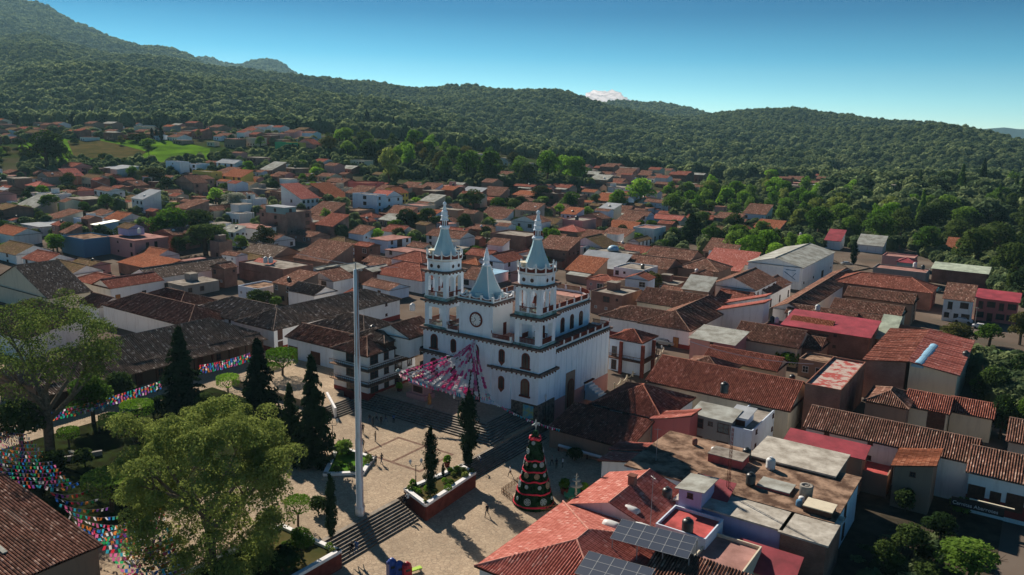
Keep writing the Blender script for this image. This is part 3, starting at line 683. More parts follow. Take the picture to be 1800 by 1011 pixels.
        if ax == 'p':
            roof_plane(r, a, c, L_, R_, corr=corr); roof_plane(r, d, e, R_, L_, corr=False)
            if hip: roof_plane(r, c, d, R_, R_, corr=corr); roof_plane(r, e, a, L_, L_, corr=False)
        else:
            roof_plane(r, c, d, L_, R_, corr=corr); roof_plane(r, e, a, R_, L_, corr=False)
            if hip: roof_plane(r, a, c, L_, L_, corr=corr); roof_plane(r, d, e, R_, R_, corr=False)
        u = .12
        for k1, k2 in ((a, c), (c, d), (d, e), (e, a)): r.poly([(k1.x, k1.y, k1.z - u), (k2.x, k2.y, k2.z - u), k2, k1], 1)
        r.poly([(p.x, p.y, p.z - u) for p in (e, d, c, a)], 1)
        ro = r.build('roof', [M[rm], M['wood']], parent)
        cap = MB(); cp = (L_, R_)
        cap.bar(L_ + Vector((0, 0, .06)), R_ + Vector((0, 0, .06)), .14, 6)
        if hip:
            for k1, k2 in (((a, L_), (c, R_), (d, R_), (e, L_)) if ax == 'p' else ((a, L_), (c, L_), (d, R_), (e, R_))): cap.bar(k1 + Vector((0, 0, .08)), k2 + Vector((0, 0, .06)), .13, 6)
        cap.build('ridge_tiles', M[ridge or rm + '_cap'], ro)
    if dado:
        dd = MB(); h = dado if isinstance(dado, (int, float)) and dado is not True else 1.0; e_ = .025
        for a4 in ((x0 - e_, x1 + e_, y0 - e_, y0 + .0), (x1, x1 + e_, y0, y1 + e_)): dd.box(*a4, z0 - 1, z0 + h)
        dd.build('dado', M['dado'], parent)
for k in ('t_red', 't_pink', 't_brown', 't_dark', 't_moss', 't_orange'):
    c = {'t_red': (.42, .17, .12), 't_pink': (.52, .25, .2), 't_brown': (.32, .2, .15), 't_dark': (.25, .19, .155), 't_moss': (.28, .2, .13), 't_orange': (.5, .24, .14)}[k]
    M[k + '_cap'] = mat('ridge_tile_clay_' + k[2:], c, .9, .3, 1.5)
M['tin_cap'] = M['steel']
for k in ('tinred', 'asb', 'tinwhite', 'tinblue', 'conc', 'tingreen'): M[k + '_cap'] = M[k]

USED = []      # footprints taken: (p0,p1,q0,q1)
def house(label, N, L, Rr, h, roof='Gp', wm='white', rm='t_brown', fq='', fp='', cat='house', name='house', storeys=None, slope=.42, dado=None, over=.45, fm='frame_b', group=None, frame='N', z0=None, corr=None, low=None, extra=None, ridge=None, deep=0):
    """N: photo coordinate of the eave corner nearest the camera; L, Rr: the eave corner to its left / right, or metres"""
    if N[0] == 'pq': P = pq2w(N[1], N[2], z0)
    elif z0 is None: P = gat(N[0], N[1], h); z0 = P.z - h
    else: P = at(N[0], N[1], z0 + h)
    ze = z0 + h; p, q = w2pq(P.x, P.y)
    W_ = L if isinstance(L, (int, float)) else p - w2pq(*at(L[0], L[1], ze).xy)[0]
    D_ = Rr if isinstance(Rr, (int, float)) else w2pq(*at(Rr[0], Rr[1], ze).xy)[1] - q
    if frame == 'L': p = p + W_                     # N was really the left corner
    if P.y > 260: W_ = min(W_, 17); D_ = min(D_, 13)
    W_ = max(W_, 2.5); D_ = max(D_, 2.5)
    if name == 'house' and cat != 'house': name = cat.replace(' ', '_')
    t = thing(name, label, cat, pq2w(p, q, z0), ROT, group)
    c = corr if corr is not None else (rm[:2] == 't_' and P.y < 215)
    wing(t, -W_, 0, 0, D_, 0, h, roof, wm, rm, slope, over, c, dado=dado, low=low if low is not None else -4 - deep, ridge=ridge)
    USED.append((p - W_ - .5, p + .5, q - .5, q + D_ + .5))
    st = storeys or max(1, round(h / 3.1))
    for s in range(st):
        zs = s * (h / st) if h / st < 3.4 else s * 3.0
        f1 = fq.split('/') if fq else ['']; f2 = fp.split('/') if fp else ['']
        a = f1[min(s, len(f1) - 1)]; b_ = f2[min(s, len(f2) - 1)]
        if a: openings(t, '-q', -W_, 0, 0, D_, zs, a, fm)
        if b_: openings(t, '+p', -W_, 0, 0, D_, zs, b_, fm)
    t['dims'] = 0; del t['dims']
    return t, W_, D_, z0, p, q
# ================================================================ the church
ch = thing('church', 'white and pale blue parish church with two tall bell towers and a clock between them', 'church', pq2w(0, 0, 0), ROT)
X0, X1 = -26.5, -0.2
M['blueroof'] = plaster('weathered_blue_spire_paint', (.38, .54, .60), (.56, .57, .54), .8)
M['terrat'] = mat('red_roof_paving', (.45, .25, .21), .85, .3, .6)
M['tgreen'] = mat('algae_stained_ledge', (.30, .42, .42), .9, .5, .8, (.10, .14, .11))
def add(name, b, ms, parent=None, smooth=False): return b.build(name, ms, parent or ch, smooth)
b = MB(); b.box(X0 + .25, X1 - .25, .1, 6, -2.5, 3.6); b.box(-.3, -.02, -.05, 5.4, -2.5, 3.7); add('stone_base', b, M['stone'])
b = MB(); b.box(X0, X1, 0, 5.6, 3.6, 13.6)                                             # front block
b.box(X0, X1 - 5.7, -.02, .05, 1.8, 3.6)
add('facade_wall', b, M['church'])
b = MB(); b.box(-20.6, -6.0, -.28, 0, 1.8, 13.5); b.box(-17.6, -10.2, -.55, -.28, 1.8, 13.4); add('facade_centre', b, M['church'])
def cornice(x0, x1, y0, y1, z, d=.55, hh=.55, name='cornice'):
    b = MB(); b.box(x0 - d * .45, x1 + d * .45, y0 - d * .45, y1 + d * .45, z, z + hh * .35, 1); b.box(x0 - d, x1 + d, y0 - d, y1 + d, z + hh * .35, z + hh, 0)
    n = int((x1 - x0) / .9)
    for i in range(n): xx = x0 + (i + .5) * (x1 - x0) / n; b.box(xx - .12, xx + .12, y0 - d * .8, y0 - d * .45, z - .1, z + .1, 2)
    n = max(1, int((y1 - y0) / .9))
    for i in range(n): yy = y0 + (i + .5) * (y1 - y0) / n; b.box(x1 + d * .45, x1 + d * .8, yy - .12, yy + .12, z - .1, z + .1, 2)
    return add(name, b, [M['moulding'], M['churchw'], M['trimred']])
cornice(X0, X1, 0, 5.6, 13.35, .55, .6); cornice(-20.6, -6.0, -.28, .3, 13.33, .55, .64)
cornice(X0, X0 + 5.9, 0, 5.5, 8.7, .6, .7); cornice(X1 - 5.9, X1, 0, 5.5, 8.7, .6, .7); cornice(-20.6, -17.4, -.28, .2, 8.72, .5, .6); cornice(-10.3, -6.2, -.28, .2, 8.72, .5, .6)
def arch_pts(w_, h, n=8):
    r = w_ / 2; return [(-r, 0), (r, 0)] + [(r * math.cos(math.pi * i / n), h - r + r * math.sin(math.pi * i / n)) for i in range(n + 1)]
def arched(parent, x, y, z, w_, h, side='-q', fm='trimred', sill=True, point=False, pane='glass', door=False):
    b = MB(); o = arch_pts(w_ + .5, h + .25); i = arch_pts(w_, h)
    b.poly([(a, -.09, c) for a, c in o], 0); n = len(o)
    for k in range(n): j = (k + 1) % n; b.poly([(o[k][0], .0, o[k][1]), (o[j][0], .0, o[j][1]), (o[j][0], -.09, o[j][1]), (o[k][0], -.09, o[k][1])], 0)
    b.poly([(a, -.12, c + .02) for a, c in i], 1)
    for k in range(len(i)): j = (k + 1) % len(i); b.poly([(i[k][0], -.09, i[k][1] + .02), (i[j][0], -.09, i[j][1] + .02), (i[j][0], -.12, i[j][1] + .02), (i[k][0], -.12, i[k][1] + .02)], 1)
    if sill: b.box(-w_ / 2 - .45, w_ / 2 + .45, -.3, 0, -.25, 0, 0)
    if point: b.poly([(-w_ / 2 - .25, -.09, 0), (0, -.09, -.75), (w_ / 2 + .25, -.09, 0)], 0)
    b.box(-.035, .035, -.16, -.12, .05, h - .05, 0)
    ob = b.build('door' if door else 'window', [M[fm], M[pane]], parent)
    ob.location = (x, y, z); ob.rotation_euler = (0, 0, 0 if side == '-q' else R(90)); return ob
for z, w_, h in ((10.0, 1.2, 2.5), (4.9, 1.35, 2.9)):
    for x in (X0 + 2.75, X1 - 2.75): arched(ch, x, -.005, z, w_, h)
for z in (10.3, 5.3):
    for x in (-18.9, -7.9): arched(ch, x, -.285, z, .8, 2.1, sill=False, point=True)
arched(ch, -13.9, -.555, 1.8, 2.6, 5.6, door=True, sill=False); arched(ch, -13.9, -.555, 9.3, 1.8, 3.2)
# aisle and nave to the right of the facade, running back
AP0, AP1 = -27.0, -.75
b = MB(); b.box(-26.0, AP1, 5.6, 27.5, -2.5, 11.9); add('aisle_wall', b, M['church'])
b = MB(); b.box(AP1, AP1 + .08, 5.7, 27.5, -2.5, 2.6); add('aisle_plinth', b, M['pink'])
cornice(-26.0, AP1, 5.6, 27.5, 11.75, .5, .6)
b = MB()
for i in range(11): y = 6.5 + i * 1.95; b.box(AP1, AP1 + .05, y, y + .1, 2.7, 11.7)
add('rain_pipe', b, M['bluewhite'])
b = MB(); b.box(AP1 + .05, AP1 + .22, 10.4, 13.6, -.5, 6.8); add('side_portal', b, M['adobe'])
arched(ch, AP1 + .22, 12.0, 0, 1.9, 5.2, '+p', door=True, sill=False, pane='wood')
NP0, NP1 = -21.5, -5.0
b = MB(); b.prism([(NP0, 5.6), (NP1, 5.6), (NP1, 26), (NP1 - 1.2, 29), (NP1 - 4.5, 31.2), (NP0 + 4.5, 31.2), (NP0 + 1.2, 29), (NP0, 26)], 11.9, 17.5, 0, 1); add('nave_wall', b, [M['church'], M['terrat']])
cornice(NP0, NP1, 6.0, 26.0, 17.0, .5, .55, 'nave_cornice')
for i, y in enumerate((8.6, 12.2, 15.8, 19.4, 23.0)): arched(ch, NP1, y, 12.9, .95, 2.7, '+p', sill=False)
def balustrade(pts, z, h=1.0, wall='churchw', name='balustrade', dz=0.35, posts=True, fin=True, infill='trimred'):
    """low wall, posts and red slatted infill along a line; posts carry small finials"""
    b = MB(); g = MB()
    for a, c in zip(pts, pts[1:]):
        a = Vector((*a, z)); c = Vector((*c, z)); d = c - a; L = d.length; u = d.normalized(); n_ = Vector((-u.y, u.x, 0))
        def bx(s0, s1, w_, z0, z1, mb, m=0):
            P = [a + u * s0 - n_ * w_, a + u * s1 - n_ * w_, a + u * s1 + n_ * w_, a + u * s0 + n_ * w_]; mb.prism([(p.x, p.y) for p in P], z + z0, z + z1, m)
        k = max(1, round(L / 3.0)); seg = L / k
        bx(0, L, .11, 0, dz, b)
        for i in range(k):
            s = i * seg; bx(s - .16, s + .16, .16, dz, h + .12, b); bx(s + .16, s + seg - .16, .08, h - .02, h + .1, b, 1)
            if fin: b.lathe([(.1, z + h + .12), (.04, z + h + .3), (.1, z + h + .42), (.01, z + h + .75)], 6, (a + u * s).xy, 1)
            m_ = int((seg - .4) / .28)
            for j in range(m_): ss = s + .2 + (j + .5) * (seg - .4) / m_; bx(ss - .065, ss + .065, .05, dz, h - .02, g)
    rail = add(name, b, [M[wall], M['trimred']]); g.build('balusters', M[infill], rail, kind=None); return rail
balustrade([(NP0 + .2, 6.2), (NP0 + .2, 26), (NP0 + 1.4, 28.8), (NP0 + 4.6, 30.9), (NP1 - 4.6, 30.9), (NP1 - 1.4, 28.8), (NP1 - .2, 26), (NP1 - .2, 6.2)], 17.55, 1.15)
balustrade([(AP1 - .1, 6.4), (AP1 - .1, 27.4), (NP1 + .2, 27.4)], 12.35, 1.05)
balustrade([(-10.2, -.35), (-6.0, -.35), (-6.0, .2)], 14.1, 1.0); balustrade([(-20.4, .2), (-20.4, -.35), (-17.9, -.35)], 14.1, 1.0)
b = MB(); b.box(-4.9, AP1 - .2, 5.7, 27.3, 11.9, 12.3); b.box(-21, -5, .4, 5.5, 13.6, 14.08); add('walkway', b, M['terrat'])
# clock block and pyramid spire
CX0, CX1, CY0, CY1 = -17.9, -10.3, .05, 6.4
b = MB(); b.box(CX0, CX1, CY0, CY1, 13.6, 20.2); add('clock_block', b, M['church'])
b = MB(); b.box(CX1, CX1 + .02, CY0 + .1, CY1, 14.1, 20.1); add('clock_block_bounce_tint', b, M['churchw'])  # thin sheet, coloured for light bounced off the sunlit terrace
cornice(CX0, CX1, CY0, CY1, 20.0, .6, .6)
b = MB(); b.box(CX1 + .02, CX1 + .08, 3.4, 4.4, 14.1, 16.4); add('door', b, M['trimred'])
def scallop(x0, x1, y0, y1, z, n=3, h=1.0):
    b = MB()
    def side(a, c):
        a = Vector(a); c = Vector(c); d = (c - a); L = d.length; u = d.normalized(); nn = Vector((-u.y, u.x)) * .12
        for i in range(n):
            K = 6; s0 = L * i / n; s1 = L * (i + 1) / n
            for k in range(K):
                f0, f1 = k / K, (k + 1) / K; h0 = h * (1 - .5 * math.sin(math.pi * f0)); h1 = h * (1 - .5 * math.sin(math.pi * f1)); A = a + u * (s0 + (s1 - s0) * f0); B = a + u * (s0 + (s1 - s0) * f1)
                for zz0, zz1, mm, w_ in ((0, .25, 0, 1), (.25, None, 1, .8), (None, 9, 0, 1.2)):
                    lo0 = zz0 if zz0 is not None else h0; lo1 = zz0 if zz0 is not None else h1
                    hi0 = h0 if zz1 is None else (h0 + .13 if zz1 == 9 else zz1); hi1 = h1 if zz1 is None else (h1 + .13 if zz1 == 9 else zz1); N_ = nn * w_
                    v = [(A - N_, lo0), (B - N_, lo1), (B + N_, lo1), (A + N_, lo0), (A - N_, hi0), (B - N_, hi1), (B + N_, hi1), (A + N_, hi0)]
                    bi = len(b.v); b.v += [(p.x, p.y, z + q) for p, q in v]
                    for q in ((0, 3, 2, 1), (4, 5, 6, 7), (0, 1, 5, 4), (1, 2, 6, 5), (2, 3, 7, 6), (3, 0, 4, 7)): b.face([bi + r for r in q], mm)
            P = a + u * s0; b.box(P.x - .2, P.x + .2, P.y - .2, P.y + .2, z, z + h + .3, 0)
    side((x0, y0), (x1, y0)); side((x1, y0), (x1, y1)); side((x1, y1), (x0, y1)); side((x0, y1), (x0, y0)); return b
add('parapet', scallop(CX0, CX1, CY0, CY1, 20.6, 3, .8), [M['churchw'], M['trimred']])
cx, cy = (CX0 + CX1) / 2, (CY0 + CY1) / 2
def spire(cx, cy, z, hw, prof, n=4, rot=math.pi / 4, rib=.0):
    b = MB()
    bi = 0; rings = []
    for (r, zz) in prof:
        ring = []
        for i in range(n):
            t = 2 * math.pi * i / n + rot; rr = r * (1 + (rib if i % 2 else -rib)); ring.append(len(b.v)); b.v.append((cx + rr * math.cos(t), cy + rr * math.sin(t), z + zz))
        rings.append(ring)
    for a, c in zip(rings, rings[1:]):
        for i in range(n): j = (i + 1) % n; b.face((a[i], a[j], c[j], c[i]))
    b.face(list(rings[-1])); return b
add('spire', spire(cx, cy, 20.6, 0, [(3.7, 0), (2.6, 1.5), (1.8, 3.1), (1.15, 4.7), (.7, 6.0)]), M['blueroof'])
b = MB()
for i in range(4):
    t = math.pi / 4 + i * math.pi / 2; pr = [(3.7, 0), (2.6, 1.5), (1.8, 3.1), (1.15, 4.7), (.7, 6.0)]
    b.path([(cx + r * math.cos(t), cy + r * math.sin(t), 20.62 + z) for r, z in pr], .13, 5)
add('spire_rib', b, M['churchw'])
b = MB(); b.lathe([(.62, 26.5), (.75, 26.7), (.62, 26.9), (.5, 27.0), (.5, 27.5), (.72, 27.6), (.6, 27.8), (.42, 28.5), (.45, 28.6), (.2, 29.4), (.24, 29.5), (.05, 30)], 10, (cx, cy)); add('finial', b, M['church'])
b = MB(); b.bar((cx, cy, 30), (cx, cy, 32.4), .07, 5); b.bar((cx - .7, cy, 31.6), (cx + .7, cy, 31.6), .07, 5)
for a in (-.7, .7): b.bar((cx + a, cy, 31.4), (cx + a, cy, 31.8), .05, 4)
add('cross', b, M['iron'])
b = MB()
for (x, y) in ((cx + .1, CY0 + .9), (CX1 - .9, cy)):
    b.box(x - .55, x + .55, y - .5, y + .5, 20.7, 21.9, 0, 0)
for (x, y, s) in ((cx + .1, CY0 + .38, '-q'), (CX1 - .38, cy, '+p')): pass
add('dormer', b, M['blueroof'])
# clock
ck = MB(); CXX = -13.95; CZ = 17.05; n = 28
def ring(b, r0, r1, y, m, z=CZ, x=CXX, nn=28, th=.08):
    for i in range(nn):
        a0 = 2 * math.pi * i / nn; a1 = 2 * math.pi * (i + 1) / nn
        P = [(x + r * math.cos(a), y, z + r * math.sin(a)) for r, a in ((r0, a0), (r1, a0), (r1, a1), (r0, a1))]; b.poly(P, m)
        b.poly([(x + r1 * math.cos(a0), y, z + r1 * math.sin(a0)), (x + r1 * math.cos(a0), y + th, z + r1 * math.sin(a0)), (x + r1 * math.cos(a1), y + th, z + r1 * math.sin(a1)), (x + r1 * math.cos(a1), y, z + r1 * math.sin(a1))], m)
ring(ck, 1.12, 1.42, CY0 - .16, 0, th=.16); ring(ck, .02, 1.12, CY0 - .1, 1)
ckf = add('clock', ck, [M['trimred'], M['churchw']])
tx = MB()
for i in range(12):
    a = math.pi / 2 - 2 * math.pi * i / 12; c_ = Vector((CXX + .93 * math.cos(a), CY0 - .125, CZ + .93 * math.sin(a))); d = Vector((math.cos(a), 0, math.sin(a))) * .13
    tx.bar(c_ - d, c_ + d, .035 if i % 3 else .06, 4)
ob = tx.build('hour_mark', M['iron'], ckf)
hd = MB(); hd.bar((CXX, CY0 - .14, CZ), (CXX - .62, CY0 - .14, CZ - .62), .045, 4); hd.bar((CXX, CY0 - .16, CZ), (CXX - .34, CY0 - .16, CZ + .34), .06, 4); hd.build('clock_hand', M['iron'], ckf)
# bell towers
def tower(x0, x1):
    y0, y1 = .15, 5.35; tw = ch; cxx, cyy = (x0 + x1) / 2, (y0 + y1) / 2; s = x1 - x0
    def stage(name, z0, z1, pw, lint, nb, arch):
        b = MB()
        for (a, c) in ((x0, y0), (x1 - pw, y0), (x0, y1 - pw), (x1 - pw, y1 - pw)): b.box(a, a + pw, c, c + pw, z0, z1 - lint)
        b.box(x0, x1, y0, y1, z1 - lint, z1)
        if nb == 2:
            m_ = .5
            for (a, c, a2, c2) in ((cxx - m_ / 2, y0 + .05, cxx + m_ / 2, y0 + m_), (cxx - m_ / 2, y1 - m_, cxx + m_ / 2, y1 - .05), (x0 + .05, cyy - m_ / 2, x0 + m_, cyy + m_ / 2), (x1 - m_, cyy - m_ / 2, x1 - .05, cyy + m_ / 2)): b.box(a, a2, c, c2, z0, z1 - lint)
        add(name, b, M['church'])
    stage('open_stage', 14.08, 18.9, .95, 1.0, 1, False)
    stage('belfry', 19.9, 24.6, .8, .55, 2, True)
    # spandrels turning the openings into arches
    sp = MB(); z1 = 24.05
    for sd_ in range(4):
        for bay in range(2):
            lo = .8; hi = s - .8; mid_ = (s) / 2; a0, a1 = (lo, mid_ - .25) if bay == 0 else (mid_ + .25, hi); r = (a1 - a0) / 2; c0 = (a0 + a1) / 2; K = 8
            for k in range(K):
                t0, t1 = math.pi * k / K, math.pi * (k + 1) / K
                for yy in (0.02, .5):
                    P = [(c0 + r * math.cos(t0), z1 - r - .1 + r * math.sin(t0)), (c0 + r * math.cos(t1), z1 - r - .1 + r * math.sin(t1)), (c0 + r * math.cos(t1), z1 + .0), (c0 + r * math.cos(t0), z1 + .0)]
                    Q_ = []
                    for (u, z) in P:
                        dd = yy
                        Q_.append({0: (x0 + u, y0 + dd, z), 1: (x1 - dd, y0 + u, z), 2: (x1 - u, y1 - dd, z), 3: (x0 + dd, y1 - u, z)}[sd_])
                    sp.poly(Q_)
                P2 = []
                for (u, z, dd) in ((c0 + r * math.cos(t0), z1 - r - .1 + r * math.sin(t0), .02), (c0 + r * math.cos(t1), z1 - r - .1 + r * math.sin(t1), .02), (c0 + r * math.cos(t1), z1 - r - .1 + r * math.sin(t1), .5), (c0 + r * math.cos(t0), z1 - r - .1 + r * math.sin(t0), .5)):
                    P2.append({0: (x0 + u, y0 + dd, z), 1: (x1 - dd, y0 + u, z), 2: (x1 - u, y1 - dd, z), 3: (x0 + dd, y1 - u, z)}[sd_])
                sp.poly(P2)
    add('belfry_arch', sp, M['church'])
    cornice(x0, x1, y0, y1, 18.75, .65, .6); b = MB(); b.box(x0 - .1, x1 + .1, y0 - .1, y1 + .1, 19.35, 19.9); add('belfry_base', b, M['tgreen'])
    b = MB(); b.box(x0 - .2, x1 + .2, y0 - .2, y1 + .2, 13.6, 14.3); add('stage_floor', b, M['tgreen'])
    for z, e in ((14.3, .5), (19.92, .4)):
        balustrade([(x0 + e, y0 + .12), (x1 - e, y0 + .12)], z, .95, fin=False, dz=.12); balustrade([(x1 - .12, y0 + e), (x1 - .12, y1 - e)], z, .95, fin=False, dz=.12)
        balustrade([(x0 + e, y1 - .12), (x1 - e, y1 - .12)], z, .95, fin=False, dz=.12); balustrade([(x0 + .12, y0 + e), (x0 + .12, y1 - e)], z, .95, fin=False, dz=.12)
    cornice(x0, x1, y0, y1, 24.45, .6, .5)
    # drum with round openings, crown parapet, spire
    b = MB(); e = .15; b.prism([(x0 + .9, y0 - e), (x1 - .9, y0 - e), (x1 + e, y0 + .9), (x1 + e, y1 - .9), (x1 - .9, y1 + e), (x0 + .9, y1 + e), (x0 - e, y1 - .9), (x0 - e, y0 + .9)], 24.95, 26.7); add('drum', b, M['church'])
    b = MB()
    for u in (-.85, .85):
        for (ax_, P) in (('q', (cxx + u, y0 - e)), ('p', (x1 + e, cyy + u))):
            K = 12
            for r_, off, m_ in ((.36, .03, 0), (.27, .05, 1)):
                pts = []
                for k in range(K):
                    t = 2 * math.pi * k / K
                    pts.append((P[0] + r_ * math.cos(t), P[1] - off, 25.8 + r_ * math.sin(t)) if ax_ == 'q' else (P[0] + off, P[1] + r_ * math.cos(t), 25.8 + r_ * math.sin(t)))
                b.poly(pts, m_)
    add('round_window', b, [M['trimred'], M['glass']])
    b = MB(); n = 8; pr = [(3.35, 26.7), (3.75, 26.95), (3.75, 27.15), (3.5, 27.2), (.5, 27.25)]
    for k in range(len(pr)): pass
    b.lathe([(s * .56, 26.7), (s * .66, 26.95), (s * .66, 27.2), (.4, 27.22)], 16, (cxx, cyy)); add('crown_ledge', b, M['churchw'])
    # scalloped parapet on a circle of 12 posts
    b = MB(); K = 12; rr = s * .64
    for k in range(K):
        a0 = 2 * math.pi * k / K; a1 = 2 * math.pi * (k + 1) / K; A = Vector((cxx + rr * math.cos(a0), cyy + rr * math.sin(a0))); B = Vector((cxx + rr * math.cos(a1), cyy + rr * math.sin(a1)))
        J = 5; nn = ((A + B) / 2 - Vector((cxx, cyy))).normalized() * .09
        for j in range(J):
            f0, f1 = j / J, (j + 1) / J; h0 = .95 - .42 * math.sin(math.pi * f0); h1 = .95 - .42 * math.sin(math.pi * f1); a_ = A.lerp(B, f0); b_ = A.lerp(B, f1)
            for lo, hi0, hi1, m_, w_ in ((0, h0, h1, 1, .7), (None, h0 + .16, h1 + .16, 0, 1.3)):
                l0 = h0 if lo is None else 0; l1 = h1 if lo is None else 0; N_ = nn * w_
                v = [(a_ - N_, l0), (b_ - N_, l1), (b_ + N_, l1), (a_ + N_, l0), (a_ - N_, hi0), (b_ - N_, hi1), (b_ + N_, hi1), (a_ + N_, hi0)]; bi = len(b.v); b.v += [(p.x, p.y, 27.2 + q) for p, q in v]
                for q in ((0, 3, 2, 1), (4, 5, 6, 7), (0, 1, 5, 4), (1, 2, 6, 5), (2, 3, 7, 6), (3, 0, 4, 7)): b.face([bi + r for r in q], m_)
        b.lathe([(.17, 27.2), (.17, 28.4), (.2, 28.5), (.02, 28.9)], 6, (A.x, A.y), 0)
    add('crown_parapet', b, [M['churchw'], M['trimred']])
    n = 16
    add('spire', spire(cxx, cyy, 27.2, 0, [(2.45, 0), (2.35, .5), (1.85, 1.7), (1.35, 3.0), (.92, 4.3), (.72, 5.4)], n, 0, .06), M['blueroof'], smooth=False)
    b = MB(); b.lathe([(.72, 32.5), (.98, 32.7), (.98, 32.95), (.78, 33.05), (.78, 33.2)], 12, (cxx, cyy)); b.lathe([(.55, 33.2), (.55, 34.1)], 12, (cxx, cyy)); b.lathe([(.78, 34.1), (.78, 34.3), (.66, 34.4), (.66, 34.9), (.76, 35.0), (.58, 35.1), (.55, 35.7), (.62, 35.8), (.4, 36.0), (.22, 36.9), (.34, 37.05), (.34, 37.35), (.12, 37.6)], 12, (cxx, cyy)); add('lantern', b, M['church'])
    b = MB()
    for i in range(10): t = 2 * math.pi * i / 10; b.bar((cxx + .66 * math.cos(t), cyy + .66 * math.sin(t), 33.2), (cxx + .66 * math.cos(t), cyy + .66 * math.sin(t), 34.1), .07, 4)
    add('lantern_column', b, M['trimred'])
    b = MB(); b.lathe([(.9, 27.2), (.9, 28.4), (1.25, 28.5), (1.2, 28.6)], 10, (cxx - 1.5, cyy - 1.1)); add('roof_hatch', b, M['cream'])
    bl = MB(); bl.lathe([(.62, 21.3), (.5, 21.6), (.38, 22.2), (.25, 22.5), (.06, 22.6)], 12, (cxx, cyy)); bl.bar((cxx, cyy, 22.6), (cxx, cyy, 24.1), .05); add('bell', bl, M['trimred'])
tower(-26.2, -21.0); tower(-5.55, -.35)
# annex at the far right end
an = house('white church annex with brown timber balconies and a hipped tile roof', (1128, 603), (1078, 590), (1153, 591), 7.2, 'Hp', 'bluewhite', 't_red', 't..', 't.t', 'annex', 'church_annex', 2, z0=.0)
t, W_, D_ = an[:3]
b = MB(); b.box(-W_ - 2, .0, -1.3, -.05, 3.0, 3.2); b.box(.05, 1.3, -1.3, D_, 3.0, 3.2); bo = b.build('balcony', M['wood'], t)
b = MB()
for i in range(int(W_ / .3)): x = -W_ - 1.5 + i * .33; b.bar((x, -1.25, 3.2), (x, -1.25, 4.1), .035)
b.bar((-W_ - 2, -1.25, 4.1), (1.3, -1.25, 4.1), .05); b.bar((1.25, -1.25, 4.1), (1.25, D_, 4.1), .05)
for i in range(int(D_ / .33)): b.bar((1.25, -1.2 + i * .33, 3.2), (1.25, -1.2 + i * .33, 4.1), .035)
b.build('railing', M['wood'], bo)
for x, y in ((-W_ * .55, -1.2), (0.9, -1.2), (.9, D_ * .6)): bb = MB(); bb.box(x - .35, x + .35, y - .25, y + .25, -2, 7.0); bb.build('column', M['trimred'], t)
# ================================================================ the town, building by building
H_ = house
# --- right of the church: the hotel block and the street behind
H_('white corner hotel with a hipped brown tile roof behind the church annex, lettered HOTEL', (1207, 580), (1070, 549), 11, 4.6, 'Hp', 'white', 't_brown', 'w.tw.W.', 's', 'hotel', dado=1.0, z0=0.0)
hw = H_('white wing of the hotel running up the street, dark tile slope, narrow shuttered windows', (1212, 582), 13, (1287, 534), 4.6, 'Hq', 'white', 't_brown', '.o', 't.tt.t.t', 'hotel wing', dado=1.0, z0=0.0)
H_('long brown tiled rear range of the hotel courtyard, nearest the walled garden', (1222, 545), (1118, 530), 13, 4.9, 'Gp', 'cream', 't_brown', '', '', 'courtyard range', z0=0.0)
H_('small house with pink brown tiles at the end of the hotel street wing', (1314, 532), (1268, 520), 9, 4.0, 'Gp', 'pink', 't_red', 'w.', 'd', z0=0)
H_('white house with pale blue balcony and steep tile roof, up the hotel street', (1328, 510), (1278, 487), (1368, 492), 6.6, 'Gq', 'white', 't_brown', '', 'tdtd/tWtW', z0=0, storeys=2)
H_('low white row house with barred windows beyond the blue balcony house', (1352, 518), 9, (1388, 497), 4.4, 'Gq', 'white', 't_brown', '', 't.t.t', z0=0)
H_('white warehouse with grey cement sheet roof and a painted gable front', (1411, 471), (1326, 456), (1466, 443), 7.5, 'Gq', 'white', 'asb', '', 's.s.D.s', 'warehouse', z0=0, storeys=1, slope=.25)
H_('grey walled workshop with ochre tile roof next to the walled garden tree', (1172, 474), (1086, 461), 14, 5.0, 'Gp', 'adobe', 't_brown', '', '', 'workshop')
H_('long adobe building with a ridge tile roof running toward the warehouse', (1262, 478), (1178, 474), 13, 5.5, 'Hp', 'adobe', 't_brown', '', '', 'workshop')
H_('big old brown tiled block with sagging ridge behind the hotel', (1213, 458), (1100, 442), 20, 5.0, 'Gp', 'adobe', 't_brown', '', '')
H_('long low shed under one bright red tiled slope left of the warehouse', (1322, 466), (1236, 455), 8, 4.2, 'Sq-', 'white', 't_pink', '', '', 'shed')
H_('low red tiled lean-to below the warehouse wall', (1300, 477), (1255, 472), 5, 3.4, 'Sq-', 'adobe', 't_pink', '', '', 'lean-to')
H_('white street house with brown windows and mossy tiles, behind the right bell tower', (1122, 425), (1052, 436), (1180, 404), 5.0, 'Gq', 'white', 't_moss', '', 't.t.t.t', corr=False)
H_('brown tiled house behind the right bell tower with a white street wall', (1060, 436), 16, (1110, 414), 4.6, 'Gq', 'white', 't_moss', 'w.d', 'd.t.t')
H_('grey concrete house with a sky blue water dome on its flat roof', (1098, 452), (1030, 444), (1128, 438), 5.0, 'F', 'grey', 'conc', 'w.', 's', z0=0)
H_('low brick house under a pale blue white sheet roof right of the bell tower', (1088, 474), (1004, 463), 9, 4.0, 'Sq-', 'brick', 'tinwhite', '', '', z0=0)
